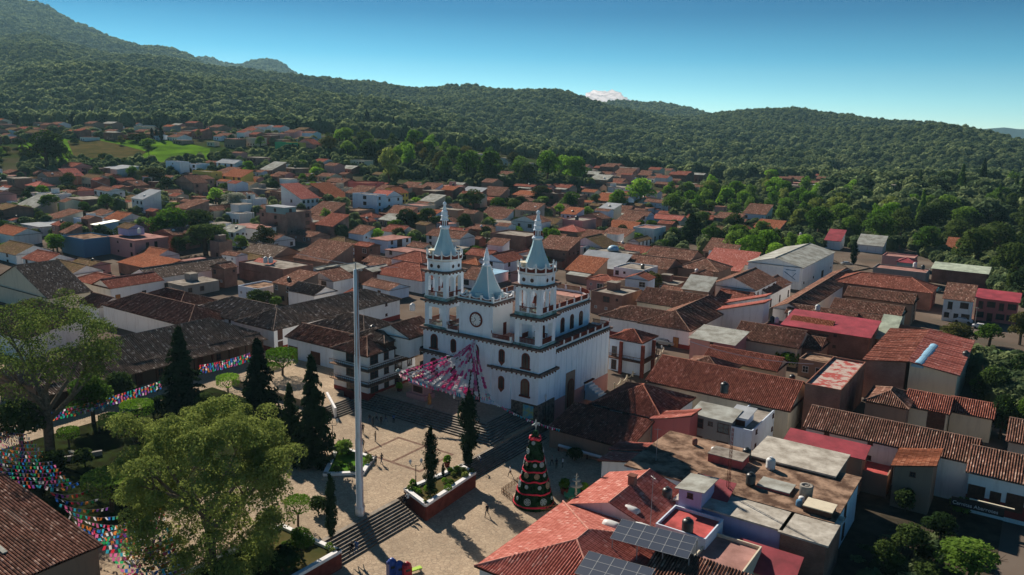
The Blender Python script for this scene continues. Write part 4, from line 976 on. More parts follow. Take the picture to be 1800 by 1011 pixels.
# --- streets and roofs right of the centre
H_('pinkish brick house with a crooked cement sheet roof facing the hotel corner', (1290, 607), (1228, 586), 9, 5.2, 'Sq-', 'pink', 'asb', 's', '', z0=0, slope=.12)
H_('long brown tiled house with water tanks at its left end, above the leafy courtyard', (1402, 612), (1302, 585), 12, 4.6, 'Gp', 'cream', 't_brown', '.w', '', z0=0)
H_('small brown tiled cottage at the right end of the leafy courtyard', (1441, 615), (1406, 604), 8, 4.0, 'Gp', 'adobe', 't_brown', '', '', z0=0)
H_('bright tiled lean-to beside the tanks, upper of two', (1342, 550), 14, 5, 4.6, 'Sp-', 'white', 't_pink', '', '', 'lean-to', z0=0, slope=.3)
H_('bright tiled lean-to beside the tanks, lower of two', (1340, 566), 16, 5, 4.2, 'Sp-', 'white', 't_pink', 'd.', '', 'lean-to', z0=0, slope=.3)
H_('brick house with a broad crimson metal roof, one white tank on it', (1528, 594), (1384, 565), (1545, 577), 5.4, 'Sq-', 'brick', 'tinred', '..s.', 's', z0=0, slope=.14)
H_('small brick house with orange tile roof beneath the crimson metal roof', (1452, 594), (1390, 577), 6, 4.0, 'Sq-', 'brick', 't_orange', '.W', '', z0=0)
H_('crimson flat terrace crowded with tanks above the brown tiled house', (1394, 586), (1344, 572), 9, 4.6, 'F', 'adobe', 'tinred', '', '', z0=0)
H_('shed with pale green sheets between the crimson roof and the big bright red roof', (1568, 598), (1541, 594), 9, 3.6, 'Sq-', 'adobe', 'tingreen', '', '', 'shed', z0=0)
H_('long brown tiled house facing the street, lowest of the stacked ridges', (1582, 558), (1462, 541), 9, 4.6, 'Gp', 'cream', 't_brown', '.tt', 't', z0=0)
H_('long brown tiled house between two others, middle of the stacked ridges', (1604, 535), (1484, 521), 9, 6.0, 'Gp', 'adobe', 't_brown', '', 't', z0=0)
H_('broad reddish tiled house with hipped right end, uppermost of the stacked ridges', (1637, 515), (1470, 492), 13, 5.4, 'Hp', 'brick', 't_red', '', 't', z0=0)
H_('narrow tiled street range with its bright slope along the warehouse road', (1412, 548), 8, (1500, 482), 4.6, 'Gq', 'white', 't_brown', '', '', z0=0)
H_('low tiled house at the bottom of the warehouse road', (1500, 567), (1385, 548), 8, 4.2, 'Gp', 'adobe', 't_brown', '', '', z0=0)
H_('little house with lit tiled gable before the crimson roof', (1544, 571), (1504, 562), 7, 3.8, 'Gp', 'adobe', 't_brown', '', '', z0=0)
H_('white two storey house with balcony and speckled tile roof by the parked cars', (1709, 530), (1661, 522), 7.5, 6.4, 'Sq-', 'white', 't_brown', 'wtW/tW', '', z0=0, storeys=2, fm='frame_b')
H_('two storey house with flat crimson sheet roof next to the white balcony house', (1790, 532), (1719, 519), 8, 6.4, 'Sq-', 'coral', 'tinred', 'WdWW/tWtW', '', z0=0, slope=.15, storeys=2)
H_('long brick warehouse with pale sheet roof in front of the dark woods', (1736, 482), (1636, 472), 9, 5.0, 'Sq-', 'brick', 'tingreen', '', '', 'brick warehouse', z0=0, slope=.12)
H_('grey house with crimson roof strip and roof tanks below the wood', (1628, 482), (1536, 468), 10, 4.6, 'F', 'grey', 'conc_pink', 's.s.', '', z0=0)
H_('pink terrace house with a row of white tanks left of the wood', (1607, 456), (1556, 447), 9, 4.6, 'F', 'pink', 'conc_pink', '', '', z0=0)
H_('small red hip roofed pavilion on the pink terraces', (1606, 463), (1580, 458), 6, 5.6, 'Hp', 'teal', 'tinred', '', '', 'pavilion', z0=0)
H_('orange tiled shelter under the edge of the dark wood', (1700, 438), (1666, 432), 8, 4, 'Sq-', 'brick', 't_orange', 'W', '', 'shelter', z0=0)
H_('crimson roofed white house above the dirt yard', (1477, 424), (1454, 420), 9, 4.4, 'Sq-', 'white', 'tinred', '', '', z0=0)
H_('low grey roofed sheds along the dirt yard', (1552, 433), (1512, 426), 8, 3.6, 'Sq-', 'white', 'asb', '', '', 'shed', z0=0)
# --- foreground right
H_('long white house with ribbed brown tile roof and small square windows, foreground right', (1712, 814), (1414, 753), 8.6, 4.9, 'Gp', 'white', 't_brown', '.s..s.s....', '', z0=-.3, slope=.5, low=-5)
H_('white walled house in deep shade with tile roof at the right edge', (1880, 868), (1703, 832), 10, 4.6, 'Gp', 'white', 't_brown', 'DdD..', '', z0=-.3, dado=1.1)
H_('tiled house behind the shaded white one at the right edge', (1900, 800), (1774, 770), 10, 4.6, 'Gp', 'grey', 't_brown', '', '', z0=-.3)
H_('tiled house with three connected slopes, upper roof with a white valley strip', (1666, 727), (1592, 713), 8, 4.8, 'Gp', 'cream', 't_red', '.D', '', z0=0)
H_('lower tiled extension stepping down to the right of the three sloped house', (1744, 736), (1671, 722), 7, 4.4, 'Gp', 'cream', 't_red', '', '', z0=0)
H_('dark hip roofed block wedged between the long white house and the red terrace', (1594, 718), (1508, 722), 9, 5.4, 'Hq', 'adobe', 't_brown', '', '', z0=0)
H_('big modern hall with bright red tile slopes and a curved blue skylight', (1683, 660), (1600, 644), (1706, 600), 7.6, 'Sp+', 'cream', 't_pink', '', '', 'hall', z0=0, slope=.13)
H_('left half of the modern hall, rusty red ribbed slope over a brick wall', (1592, 645), (1520, 634), (1640, 590), 7.6, 'Sp-', 'brickb', 't_red', '', '', 'hall wing', z0=0, slope=.13)
H_('tall brick building whose roof is a peeling red painted terrace', (1478, 690), (1418, 675), (1521, 640), 7.6, 'F', 'brick', 'worn_red', '', '', 'brick building', z0=0)
H_('red corner awning house before the peeling red terrace', (1504, 770), (1428, 756), 3, 3.0, 'Sq-', 'white', 't_brown', '', '', z0=-.5, low=-3) if False else None
H_('large house with wavy terracotta roofs and a broad ribbed slope above the washing terrace', (1386, 722), (1140, 668), 15, 5.2, 'Gp', 'cream', 't_red', '', '', z0=-1.0)
H_('pyramid roofed tile block in front of the hotel corner', (1270, 664), (1188, 648), 10, 5.2, 'Hp', 'cream', 't_brown', '', '', z0=-1.0, low=-3)
H_('low red tiled range between the pyramid roof and the brown tiled courtyard house', (1364, 652), (1240, 628), 8, 4.6, 'Gp', 'cream', 't_red', '', '', z0=-1.0)
H_('portal building with hipped tile roof half in the shade of the church', (1163, 738), (1042, 708), (1221, 700), 5.6, 'Hq', 'white', 't_red', '.w.w.w.', '', 'portal building', z0=-1.9)
b5 = H_('open tiled porch with a white beam below the hipped portal roof', (1104, 789), (981, 744), (1150, 762), 3.4, 'Sq-', 'adobe', 't_red', '', '', 'porch', z0=-1.9, slope=.2)
H_('orange tiled lookout roof tilted at the end of the porch', (1212, 752), 6.5, 3.5, 5.6, 'Sp-', 'coral', 't_pink', '', '', 'lookout', z0=-1.9, slope=.3)
H_('upper of two little stepped tile canopies along the porch end', (1133, 806), 5.5, 3.0, 4.4, 'Sp-', 'white', 't_pink', '', '', 'canopy', z0=-1.9, slope=.22)
H_('lower of two little stepped tile canopies along the porch end', (1116, 826), 5.5, 3.2, 4.2, 'Sp-', 'white', 't_pink', '', '', 'canopy', z0=-1.9, slope=.22)
H_('grey rooftop rooms under patched sheets, left part of the washing terrace', (1284, 742), (1220, 724), 4.5, 6.2, 'Sq-', 'grey', 'asb', 'WsW', '', 'rooftop rooms', z0=-1.4, slope=.12)
H_('small open room with a pale metal roof in the middle of the washing terrace', (1312, 736), (1284, 730), 4, 6.4, 'Sq-', 'bluewhite', 'tinwhite', 'D', '', 'rooftop room', z0=-1.4, slope=.1)
H_('washing terrace with a white wall stepping up to the right', (1322, 762), (1276, 750), (1366, 720), 4.9, 'F', 'bluewhite', 'conc', '', 's.s', 'washing terrace', z0=-1.4)
H_('wide house with a mossy brown flat roof holding tanks and skylights', (1463, 920), (1098, 822), (1551, 852), 5.8, 'Fn', 'bluewhite', 'conc_moss', '', 't', 'flat roofed house', z0=-1.4)
H_('pale concrete roof slab raised on the far part of the mossy flat roof', (1466, 838), (1322, 800), (1494, 803), 6.3, 'Fn', 'adobe', 'conc_light', '', '', 'raised slab', z0=-1.4)
H_('strip of pink corrugated roof between the pale slab and the long white house', (1516, 806), (1384, 772), 3.4, 5.4, 'Sq-', 'adobe', 'tinred', '', '', 'lean-to', z0=-1.4, slope=.2)
H_('long lilac walled house with pale grey flat roof, foreground right', (1372, 933), (1206, 862), (1402, 890), 5.9, 'Fn', 'lilac', 'conc_light', '', '', 'lilac house', z0=-1.6)
H_('unfinished brick house with grey flat roof at the end of the lilac house', (1452, 960), (1374, 934), (1500, 918), 5.9, 'Fn', 'brick', 'conc_light', '', '', 'brick house', z0=-1.6)
H_('small lilac stair tower with a cement sheet roof', (1234, 869), (1200, 852), (1250, 845), 8.0, 'Sp-', 'lilac', 'asb', 's', '', 'stair tower', z0=-1.6, slope=.1)
H_('small shaded house with rough bright orange tile roof', (1639, 834), (1566, 831), (1650, 806), 5.4, 'Sp-', 'adobe', 't_orange', 's', '', z0=-1.0, slope=.25)
H_('red painted floor of a sunken courtyard house beside the orange tile roof', (1560, 842), (1510, 830), 6, 2.5, 'F', 'adobe', 'conc_red', '', '', z0=-1.4)
# front roofs at the bottom
H_('long house with a lit pink red slope toward the plaza, dark tiled slope behind', ('pq', 34.4, -28.2), 11.6, 11.4, 5.3, 'Gq', 'white', 't_pink', 't', 't', z0=-1.9, slope=.33)
H_('big red tiled house at the bottom edge, hipped end toward the camera', ('pq', 38.0, -47.4), 15.8, 18.6, 5.3, 'Hq', 'white', 't_pink', '', '', z0=-1.9, slope=.27)
H_('crimson roof terrace with a black tank, white wall facing right', (1240, 954), (1152, 926), (1270, 918), 5.6, 'F', 'bluewhite', 'conc_red', '', '', 'roof terrace', z0=-1.9)
H_('small crimson ribbed lean-to behind the crimson terrace', (1256, 916), (1200, 896), 6, 5.0, 'Sq-', 'white', 'tinred', '', '', 'lean-to', z0=-1.9)
H_('tile roofed house in shade under the solar panels', ('pq', 49.5, -47), 11, 12, 3.6, 'Sq-', 'white', 't_brown', '', '', z0=-1.9, slope=.3)
H_('grey and pink flat terrace at the bottom edge right of the solar panels', (1300, 1020), (1216, 986), 8, 4.6, 'F', 'cream', 'conc_pink', '', '', 'roof terrace', z0=-1.9)
H_('low crimson shed roof in the yard below the lilac wall', (1390, 1022), (1300, 975), 3, 3.2, 'Sq-', 'adobe', 'tinred', '', '', 'shed', z0=-1.9)
_p, _q = w2pq(*at(172, 960, 5.0).xy); _n = proj(pq2w(_p, _q - 24, 5.0))
mk_ = H_('large ribbed brown roof at the lower left corner, seen from above', _n, 22, 24, 5.0, 'Sp+', 'adobe', 't_brown', '', '', 'market building', z0=0, slope=.10, corr=True)
for _k, (_u0, _u1) in enumerate(((5, 12), (8, 13.5), (13.5, 22))):
    b = MB(); _y = 16.5 - _k * 3.2; b.v = [(-_u1, _y, 5.42 + _u1 * .1), (-_u0, _y, 5.42 + _u0 * .1), (-_u0, _y + (.5 if _k < 2 else 2.6), 5.42 + _u0 * .1), (-_u1, _y + (.5 if _k < 2 else 2.6), 5.42 + _u1 * .1)]
    b.v += [(x, y, z - .12) for x, y, z in b.v]; [b.face(f_) for f_ in ((0, 1, 2, 3), (0, 4, 5, 1), (1, 5, 6, 2), (2, 6, 7, 3), (3, 7, 4, 0))]; b.build('skylight_strip', M['asb'], mk_[0])
# --- left of the church around the plaza
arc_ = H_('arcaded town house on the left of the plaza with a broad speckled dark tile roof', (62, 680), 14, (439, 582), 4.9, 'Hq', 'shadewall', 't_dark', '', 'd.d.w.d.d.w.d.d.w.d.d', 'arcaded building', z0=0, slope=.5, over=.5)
r_ = MB(); roof_plane(r_, (.5, 0, 3.6 + .4), (.5, arc_[2], 3.6 + .4), (0.55, 0, 4.9), (0.55, arc_[2], 4.9)) if False else None
r_ = MB(); roof_plane(r_, (3.4, -.4, 3.7), (3.4, arc_[2] + .4, 3.7), (.0, -.4, 4.95), (.0, arc_[2] + .4, 4.95), 0, True); r_.build('arcade_roof', [M['t_dark'], M['wood']], arc_[0])
for k_ in range(int(arc_[2] / 4.2) + 1):
    b = MB(); b.box(2.75, 3.15, k_ * 4.2, k_ * 4.2 + .4, -.2, 3.6); b.build('column', M['wood'], arc_[0])
H_('long brown tiled range behind the arcade', (330, 574), (188, 534), 13, 5.0, 'Hp', 'white', 't_brown', '', '', z0=0)
H_('white corner building with dark tiles facing the plaza', (478, 578), (330, 545), 14, 5.4, 'Hp', 'white', 't_dark', 'd.w.s.d.d', '', 'corner building', z0=0, dado=1.2)
H_('long white wing of the corner building under dark speckled tiles, running to the back', (481, 580), 13, (688, 523), 5.4, 'Hq', 'white', 't_dark', '', 'd.d.s..s..s.', 'corner building wing', z0=0, dado=1.2)
H_('narrow tiled range closing the courtyard of the corner building', (552, 519), (497, 512), 8, 5.2, 'Gp', 'white', 't_dark', '', '', 'courtyard range', z0=0)
H_('tiled gable house left of the dark corner building, lit brown front slope', (315, 541), (243, 522), 11, 4.4, 'Hp', 'white', 't_brown', '', '', z0=0)
H_('corner house with clean bright red hipped tiles and white walls, left', (192, 506), (130, 491), 9, 4.6, 'Hp', 'white', 't_red', 's.w.d', '', z0=0, dado=.9, ridge='t_pink_cap')
H_('street wing of the bright red tiled corner house', (194, 507), 9, (264, 488), 4.6, 'Gq', 'white', 't_red', '', 'o.w.', 'house wing', z0=0, dado=.9, ridge='t_pink_cap')
H_('long white street house with grizzled grey tiles beyond the bright red corner', (266, 490), 11, (386, 464), 4.4, 'Gq', 'white', 't_dark', '', '.w..w....', z0=0)
H_('white house with dark red doors and brown mossy tiles up the left street', (124, 483), (74, 471), 10, 4.8, 'Gp', 'white', 't_moss', 'dwd', '', z0=0)
H_('white house with worn reddish roof beside a dark gable, left', (78, 462), (36, 454), 10, 4.8, 'Gp', 'white', 't_red', 'd.w', '', z0=0)
H_('mossy tiled white house near the left edge', (28, 448), (-45, 436), 12, 4.8, 'Gp', 'white', 't_moss', 't.w.', 't', z0=0)
H_('dark tiled house with a white gable wall above the left garden tree', (84, 524), (-40, 500), (124, 504), 4.8, 'Gq', 'cream', 't_dark', '', '', z0=0)
H_('long market range with weathered brown tiles behind the left garden tree', (42, 598), 26, 14, 4.8, 'Sq-', 'white', 't_moss', '', '', 'market hall', z0=0, slope=.2)
H_('small tiled shed beside the grizzled roof with a rusty brown slope', (173, 540), (110, 536), 8, 4, 'Gp', 'white', 't_brown', '', '', z0=0)
H_('arcaded inn front with low tile roof facing the upper plaza', (606, 616), (503, 592), 9, 4.6, 'Gp', 'bluewhite', 't_brown', 'D.D.D', '', 'inn', z0=1.5)
H_('inn extension with a roof terrace under reddish tiles beside the pole', (652, 628), (612, 617), 13, 4.4, 'F', 'bluewhite', 'conc', 'D', '', 'inn extension', z0=1.5)
bb_ = H_('three storey white building with brown balconies left of the church', (646, 626), 9, (722, 598), 8.4, 'Hq', 'white', 't_brown', 'W/W/W', 'WwWw', 'balcony building', z0=1.2, storeys=3, dado=1.1)
for zf in (2.7, 5.6):
    b = MB(); b.box(-.2, 1.2, -1.1, bb_[2], zf, zf + .15); b.box(-bb_[1], .0, -1.1, -.05, zf, zf + .15); bo = b.build('balcony', M['conc_moss'], bb_[0]); b = MB()
    for k in range(int(bb_[2] / .5)): b.bar((1.15, -1 + k * .5, zf + .15), (1.15, -1 + k * .5, zf + 1.0), .04)
    for k in range(int(bb_[1] / .5)): b.bar((-bb_[1] + k * .5, -1.05, zf + .15), (-bb_[1] + k * .5, -1.05, zf + 1.0), .04)
    b.bar((1.15, -1.05, zf + 1.0), (1.15, bb_[2], zf + 1.0), .07); b.bar((-bb_[1], -1.05, zf + 1.0), (1.15, -1.05, zf + 1.0), .07); b.build('railing', M['wood'], bo)
H_('low tiled pent roof over the ground floor shops of the balcony building', (650, 634), 10, 2.5, 4.0, 'Sq-', 'wood', 't_red', '', '', 'pent roof', z0=1.0, slope=.25)
H_('tiled top floor of the white balcony building', (720, 595), 9, 8, 10.8, 'Gq', 'white', 't_brown', '', 'W', 'top floor', z0=1.2, low=7)
H_('dark tiled house behind the inn terrace', (640, 590), (540, 572), 11, 6.8, 'Hp', 'white', 't_dark', '', '', z0=0.5)
H_('tiled pavilion roof on timber posts above the inn terrace', (676, 603), (598, 596), 6, 9.8, 'Hp', 'wood', 't_dark', '', '', 'terrace pavilion', z0=1.2, low=8.6)
# tile kiosk roofs between the pole and the left tower
H_('square tiled kiosk roof in two tiers right of the pole top, upper tier', (742, 462), (672, 457), 11, 7.0, 'Hp', 'white', 't_red', 's.s', 's', 'kiosk', z0=0, storeys=1, low=3)
H_('wide lower tier of the two tiered tiled kiosk', (742, 494), (650, 478), 16, 4.2, 'Hp', 'white', 't_red', '.', 't.', 'kiosk', z0=0, low=-4) 
# --- behind the plaza, left and middle distance
H_('large white house with hipped grizzled tiles at the street bend', (606, 437), (514, 425), (680, 420), 5.4, 'Hp', 'white', 't_moss', '.s.d.', 'd...', z0=0, dado=1.3, corr=False)
H_('three storey pink brick block with concrete frame and flat roof', (504, 376), (422, 368), (546, 368), 9.5, 'F', 'brickb', 'conc', 's.w.s/..w./w...', 's.D/..W', 'brick block', dado=False)
H_('pale brick upper room on the three storey brick block', (500, 366), (470, 362), 6, 11.8, 'Fn', 'teal', 'tinwhite', 'w', 'w', 'rooftop room', low=9.2)
H_('brick yard building with orange tiles right of the brick block', (585, 398), (548, 395), 9, 4.6, 'Sq-', 'brickb', 't_red', '', '')
H_('two storey brick house with cream and green front and bright orange roof', (587, 352), (554, 342), (624, 348), 6.4, 'Sp+', 'brick', 't_orange', '', 'WWW/www', z0=6.5, storeys=2)
H_('white house with arched upper windows and red roof', (530, 350), (512, 345), (556, 347), 6.2, 'Sp+', 'white', 't_pink', 'w', 'wwww', storeys=2)
H_('white and pale blue three storey house with small balcony', (663, 345), (632, 340), (684, 344), 8.5, 'F', 'bluewhite', 'conc', 'tW/W', 'ww/w.', storeys=3)
H_('white two storey house in front of the pale blue one, red tiles above', (676, 347), (645, 345), (700, 342), 6.4, 'Gp', 'bluewhite', 't_pink', 'Wt/w', 'ww', storeys=2)
H_('cream house with arched front right of the pale blue houses', (700, 340), (680, 336), (712, 338), 6.0, 'Gq', 'yellow', 't_orange', 'D', 'www', storeys=2)
H_('coral red walled house behind the pale blue houses', (646, 324), (600, 322), (670, 320), 5.0, 'F', 'coral', 't_red', '', 's')
H_('low white house with pink flat roof left of the garden trees', (742, 364), (690, 362), 10, 4.2, 'F', 'cream', 'conc_pink', 'w.s', '')
H_('white long house with brown roof near the garden trees', (808, 420), (752, 412), 10, 5.0, 'Gp', 'white', 't_brown', 'w.w.', '')
H_('white house with red pink slab roof below the hipped house', (682, 424), (662, 418), (724, 415), 5.0, 'Fn', 'bluewhite', 'conc_pink', '', 'wDw')
H_('white house under a broad pink slab with an open red shed', (738, 448), (666, 436), 9, 5.0, 'Fn', 'white', 'conc_pink', 'w..', '', z0=0)
H_('brick house with worn tile roof right of the street bend', (576, 462), (528, 449), 12, 4.6, 'Sq-', 'adobe', 't_brown', '', '', z0=0)
H_('pale grey double roofed house with cement sheets behind the pole', (612, 478), (574, 470), 9, 5.0, 'Gq', 'brick', 'asb', '', '', z0=0, slope=.2)
H_('low blue white house with cement sheet roof beside the double roofed one', (572, 480), (532, 474), 9, 4.2, 'Gq', 'bluewhite', 'asb', '', '', z0=0, slope=.2)
H_('brick house with gable wall just right of the pole top', (655, 478), (618, 476), 9, 5.0, 'Gq', 'brick', 'asb', '', '', z0=0, slope=.25)
H_('brick compound with two pale round tanks and flat roof left of the pole', (498, 476), (420, 462), (521, 462), 6.0, 'F', 'brick', 'conc', '', '', z0=0, storeys=1)
H_('small blue white house with bright red tiled lean-to', (458, 478), (420, 474), 6, 4.2, 'Sq-', 'bluewhite', 't_pink', 'W', '', z0=0)
H_('grizzled tile roof behind the brick compound', (480, 452), (386, 445), 13, 4.6, 'Gp', 'adobe', 't_dark', '', '', z0=0)
H_('low brick house with orange slab at the left middle distance', (272, 474), (215, 460), 9, 4.6, 'Sq-', 'brick', 't_orange', '', '', z0=0, slope=.2)
H_('small house with neat orange tile gable left of the grey roofed street', (274, 452), (228, 448), 9, 4.6, 'Gp', 'white', 't_orange', '', 'w', z0=0)
H_('pink slab roof house next to the grey roofed street', (324, 460), (272, 468), 8, 4.4, 'Fn', 'pink', 'conc_pink', '', '', z0=0)
H_('pink and white house with flat pink roof and blue painted rooftop room', (236, 424), (170, 416), (285, 415), 6.6, 'Fn', 'pink', 'conc_pink', '.s.w', '.tt.', storeys=2)
H_('blue painted rooftop room with a yellow patch on the pink roofed house', (226, 402), (196, 400), 6, 9.6, 'Gp', 'lilac', 't_moss', '', '', 'rooftop room', low=6.9)
H_('flat roofed house with a deep blue painted terrace wall', (147, 423), (84, 418), 11, 6.2, 'F', 'blue', 'conc_moss', '', '')
H_('long white low school like building with dark window bays', (170, 396), (78, 402), 9, 5.0, 'Sq-', 'bluewhite', 'tingreen', 'WWdWWDW', '', slope=.1)
H_('house with striped rust red roof behind the long low building', (208, 388), (162, 386), 12, 4.6, 'Gp', 'white', 't_orange', '.WW', '')
H_('white canopy roofed stalls at the left edge', (70, 400), (-10, 398), 12, 3.6, 'Fn', 'white', 'tinwhite', '', '', 'market stalls')
H_('tiled house at the left edge beside the white canopies', (24, 414), (-30, 408), 10, 4.4, 'Gp', 'white', 't_orange', '', '')
H_('grey brick house with brown slab roof in the left middle distance', (146, 352), (118, 348), (195, 350), 5.8, 'Fn', 'brick', 'conc', '', '')
H_('long grey green sheet roofed shed at the left edge', (60, 366), (-20, 364), 10, 4.0, 'Sq-', 'grey', 'asb', '', '', 'shed')
H_('grey house with small red hipped roof near the left edge', (66, 328), (28, 326), 9, 5.0, 'Hp', 'grey', 't_pink', '.s', '')
H_('brick red walled house with slanted sheet roof, white corner pillar', (118, 310), 8, 9, 5.0, 'Sp+', 'brick', 't_pink', 'w', '')
H_('broad white roofed building below the meadow', (206, 298), (152, 294), 14, 4.6, 'Sq-', 'white', 'tinwhite', '', '', 'white roofed hall', slope=.1)
H_('tall pale grey tower house left of the yellow house', (316, 286), (296, 284), 6, 8.6, 'F', 'bluewhite', 'conc', 's/s/s', '', storeys=3)
H_('pale grey house with verandah beside the tower house', (345, 290), (316, 288), 9, 5.2, 'F', 'bluewhite', 'conc', 'WWW', '')
H_('bright yellow two storey house in the left distance', (371, 304), (345, 300), 7, 6.4, 'F', 'yellow', 'conc', '', 's', 'yellow house')
H_('house with orange, yellow and red front beside the yellow house', (424, 312), (384, 309), 8, 4.8, 'Sq-', 'yellow', 't_orange', 'W.dW', '')
H_('brick house with concrete frame and gabled brown roof below the yellow house', (340, 322), (290, 315), (368, 321), 6.4, 'Gq', 'brickb', 't_brown', '', 'w.', storeys=2)
H_('white modern house with blue trim right of the white roofed building', (412, 288), (376, 284), 9, 5.6, 'Gp', 'bluewhite', 'tinwhite', 'WdW', '')
H_('wide brown brick house with a glinting tin roof', (530, 338), (452, 330), 14, 5.4, 'Gp', 'brickb', 't_brown', '', '')
H_('white house with small windows behind the bushes left of the brick block', (420, 378), (386, 376), 8, 4.4, 'F', 'white', 'conc', '.ttt', '')
H_('white low house with pink slab roof before the brick block', (450, 403), (392, 398), 10, 4.6, 'Fn', 'white', 'conc_pink', 'D.s.', '')
H_('orange and green house in the left distance', (512, 252), (474, 247), 8, 6.2, 'F', 'greenp', 'conc', '.w', '', storeys=2)
H_('orange house in the left distance behind the brick street', (532, 252), (508, 248), 8, 6.2, 'F', 'yellow', 'conc', 'ww/ww', '', storeys=2)
H_('pink red house at the end of the distant orange row', (550, 254), (528, 250), 8, 6.0, 'Gq', 'pink', 't_red', 'w', 'w', storeys=2)
H_('bright red walled roof terrace on the skyline of the left town', (275, 212), (250, 209), 9, 5.2, 'F', 'coral', 'conc', '', '')
# behind the church
H_('long dark brick wall building with concrete band behind the church', (924, 418), (838, 410), 13, 7.0, 'F', 'brick', 'conc', '', '', 'brick hall', storeys=1)
H_('wide hipped house with mossy ochre tiles behind the clock spire', (988, 440), (862, 432), (1004, 428), 5.0, 'Hp', 'white', 't_moss', '', '.w', z0=0)
H_('white house with red gable tiles between the two bell towers', (886, 462), (860, 452), (906, 452), 5.4, 'Gq', 'bluewhite', 't_red', 'w', 'ww', z0=0)
H_('bright red gabled white house with round windows by the right bell tower', (906, 446), (880, 450), (925, 440), 5.4, 'Gq', 'white', 't_red', 'ss', '', z0=0)
H_('red tiled house with deep shaded front behind the left tower', (860, 452), (812, 448), 8, 4.6, 'Gp', 'adobe', 't_red', '', '', z0=0)
H_('orange tiled porch right against the left bell tower', (840, 466), (806, 462), 7, 3.8, 'Hp', 'adobe', 't_orange', '', '', z0=0)
H_('white house under a pale blue slab between clock and left tower', (866, 484), (812, 482), 9, 3.6, 'Fn', 'white', 'tinblue', '', '', z0=0)
H_('cream walled house with mossy roof just right of the right spire', (976, 394), (952, 388), 10, 4.8, 'Gp', 'cream', 't_moss', 'wd', '')
H_('big pink brown brick house with black tank right of the right spire', (1024, 390), (978, 388), (1050, 384), 6.8, 'F', 'pink', 'conc', '', 's', storeys=1)
H_('house with bright pink gable roof right of the right tower', (1015, 408), (975, 404), 10, 4.6, 'Hp', 'adobe', 't_pink', '', '')
H_('white and red roofed house with small balcony right of the right tower', (1024, 436), (1000, 432), (1044, 430), 5.4, 'F', 'white', 'tinred', 'w', 'w.w', z0=0)
H_('pale blue house among trees with brown dormer roof, right distance', (1137, 380), (1100, 376), 9, 5.4, 'Gp', 'bluewhite', 't_brown', 'WWW', '')
H_('long white row with pink roof edge right of the church', (1150, 404), (1096, 404), (1186, 392), 5.6, 'F', 'white', 'conc_pink', '', 't.t.t', storeys=1)
H_('row of red tiled roofs beyond the white row', (1196, 388), (1146, 384), 9, 4.2, 'Gp', 'white', 't_pink', '', '')
H_('tall grey house with flat roof among the right hand trees', (1572, 326), (1548, 324), 8, 8.5, 'Fn', 'grey', 'conc', '', 's')
H_('cream house with red roof beside the tall grey house in the trees', (1542, 330), (1522, 326), 6, 7, 'Sp+', 'cream', 'tinred', '', '')
H_('long pink brick building on the right distant slope', (1424, 308), (1382, 306), 12, 6, 'F', 'pink', 'conc_red', '', '')
H_('white roofed shed among trees on the right', (1440, 326), (1416, 325), 7, 3.4, 'Fn', 'grey', 'tinwhite', '', '')
H_('white roofed shed at the foot of the grey house trees', (1480, 330), (1460, 329), 7, 3.4, 'Fn', 'grey', 'tinwhite', '', '')
H_('coral brick house between the white roofed sheds and the grey house', (1502, 328), (1480, 324), 8, 5, 'Fn', 'coral', 't_orange', '', '')

# ---- the remaining houses of the town, laid out on the street grid
def inpoly(x, y, P):
    c = False; j = len(P) - 1
    for i in range(len(P)):
        if (P[i][1] > y) != (P[j][1] > y) and x < (P[j][0] - P[i][0]) * (y - P[i][1]) / (P[j][1] - P[i][1]) + P[i][0]: c = not c
        j = i
    return c
ZONES = [([(385, 440), (760, 440), (745, 500), (690, 520), (560, 560), (500, 530), (385, 500)], 1), ([(1000, 440), (1300, 440), (1330, 560), (1280, 540), (1060, 560)], 1), ([(-40, 430), (300, 430), (380, 520), (120, 520), (-40, 500)], 1), ([(1300, 540), (1570, 560), (1540, 640), (1400, 690), (1380, 620)], 1), ([(1480, 560), (1680, 600), (1640, 700), (1500, 720)], .0),
         ([(-60, 222), (100, 212), (330, 214), (560, 232), (570, 250), (540, 262), (430, 262), (370, 250), (240, 244), (100, 242), (-60, 250)], .8),
         ([(-60, 300), (130, 302), (230, 312), (300, 300), (430, 275), (560, 300), (560, 420), (380, 470), (200, 470), (-60, 430)], .68),
         ([(540, 318), (640, 326), (820, 324), (1000, 330), (1060, 320), (1200, 352), (1200, 400), (1140, 440), (1040, 470), (840, 500), (540, 480)], .85),
         ([(560, 275), (640, 285), (700, 310), (650, 318), (560, 310)], .5),
         ([(1030, 292), (1240, 312), (1260, 332), (1130, 332), (1030, 318)], .9),
         ([(1370, 304), (1520, 300), (1640, 318), (1640, 334), (1400, 332)], .8),
         ([(1230, 376), (1320, 372), (1420, 412), (1420, 430), (1240, 425)], .55),
         ([(820, 268), (1010, 300), (1010, 330), (860, 322)], .2)]
rz = random.Random(5); AUTO = []
wl = [('white', 'white'), ('white', 'white'), ('bluewhite', 'pale blue white'), ('brick', 'brick'), ('brickb', 'pinkish brick'), ('brick', 'brick'), ('brickb', 'pinkish brick'), ('adobe', 'bare brown'), ('adobe', 'bare brown'), ('grey', 'grey'), ('cream', 'cream'), ('pink', 'pink')]
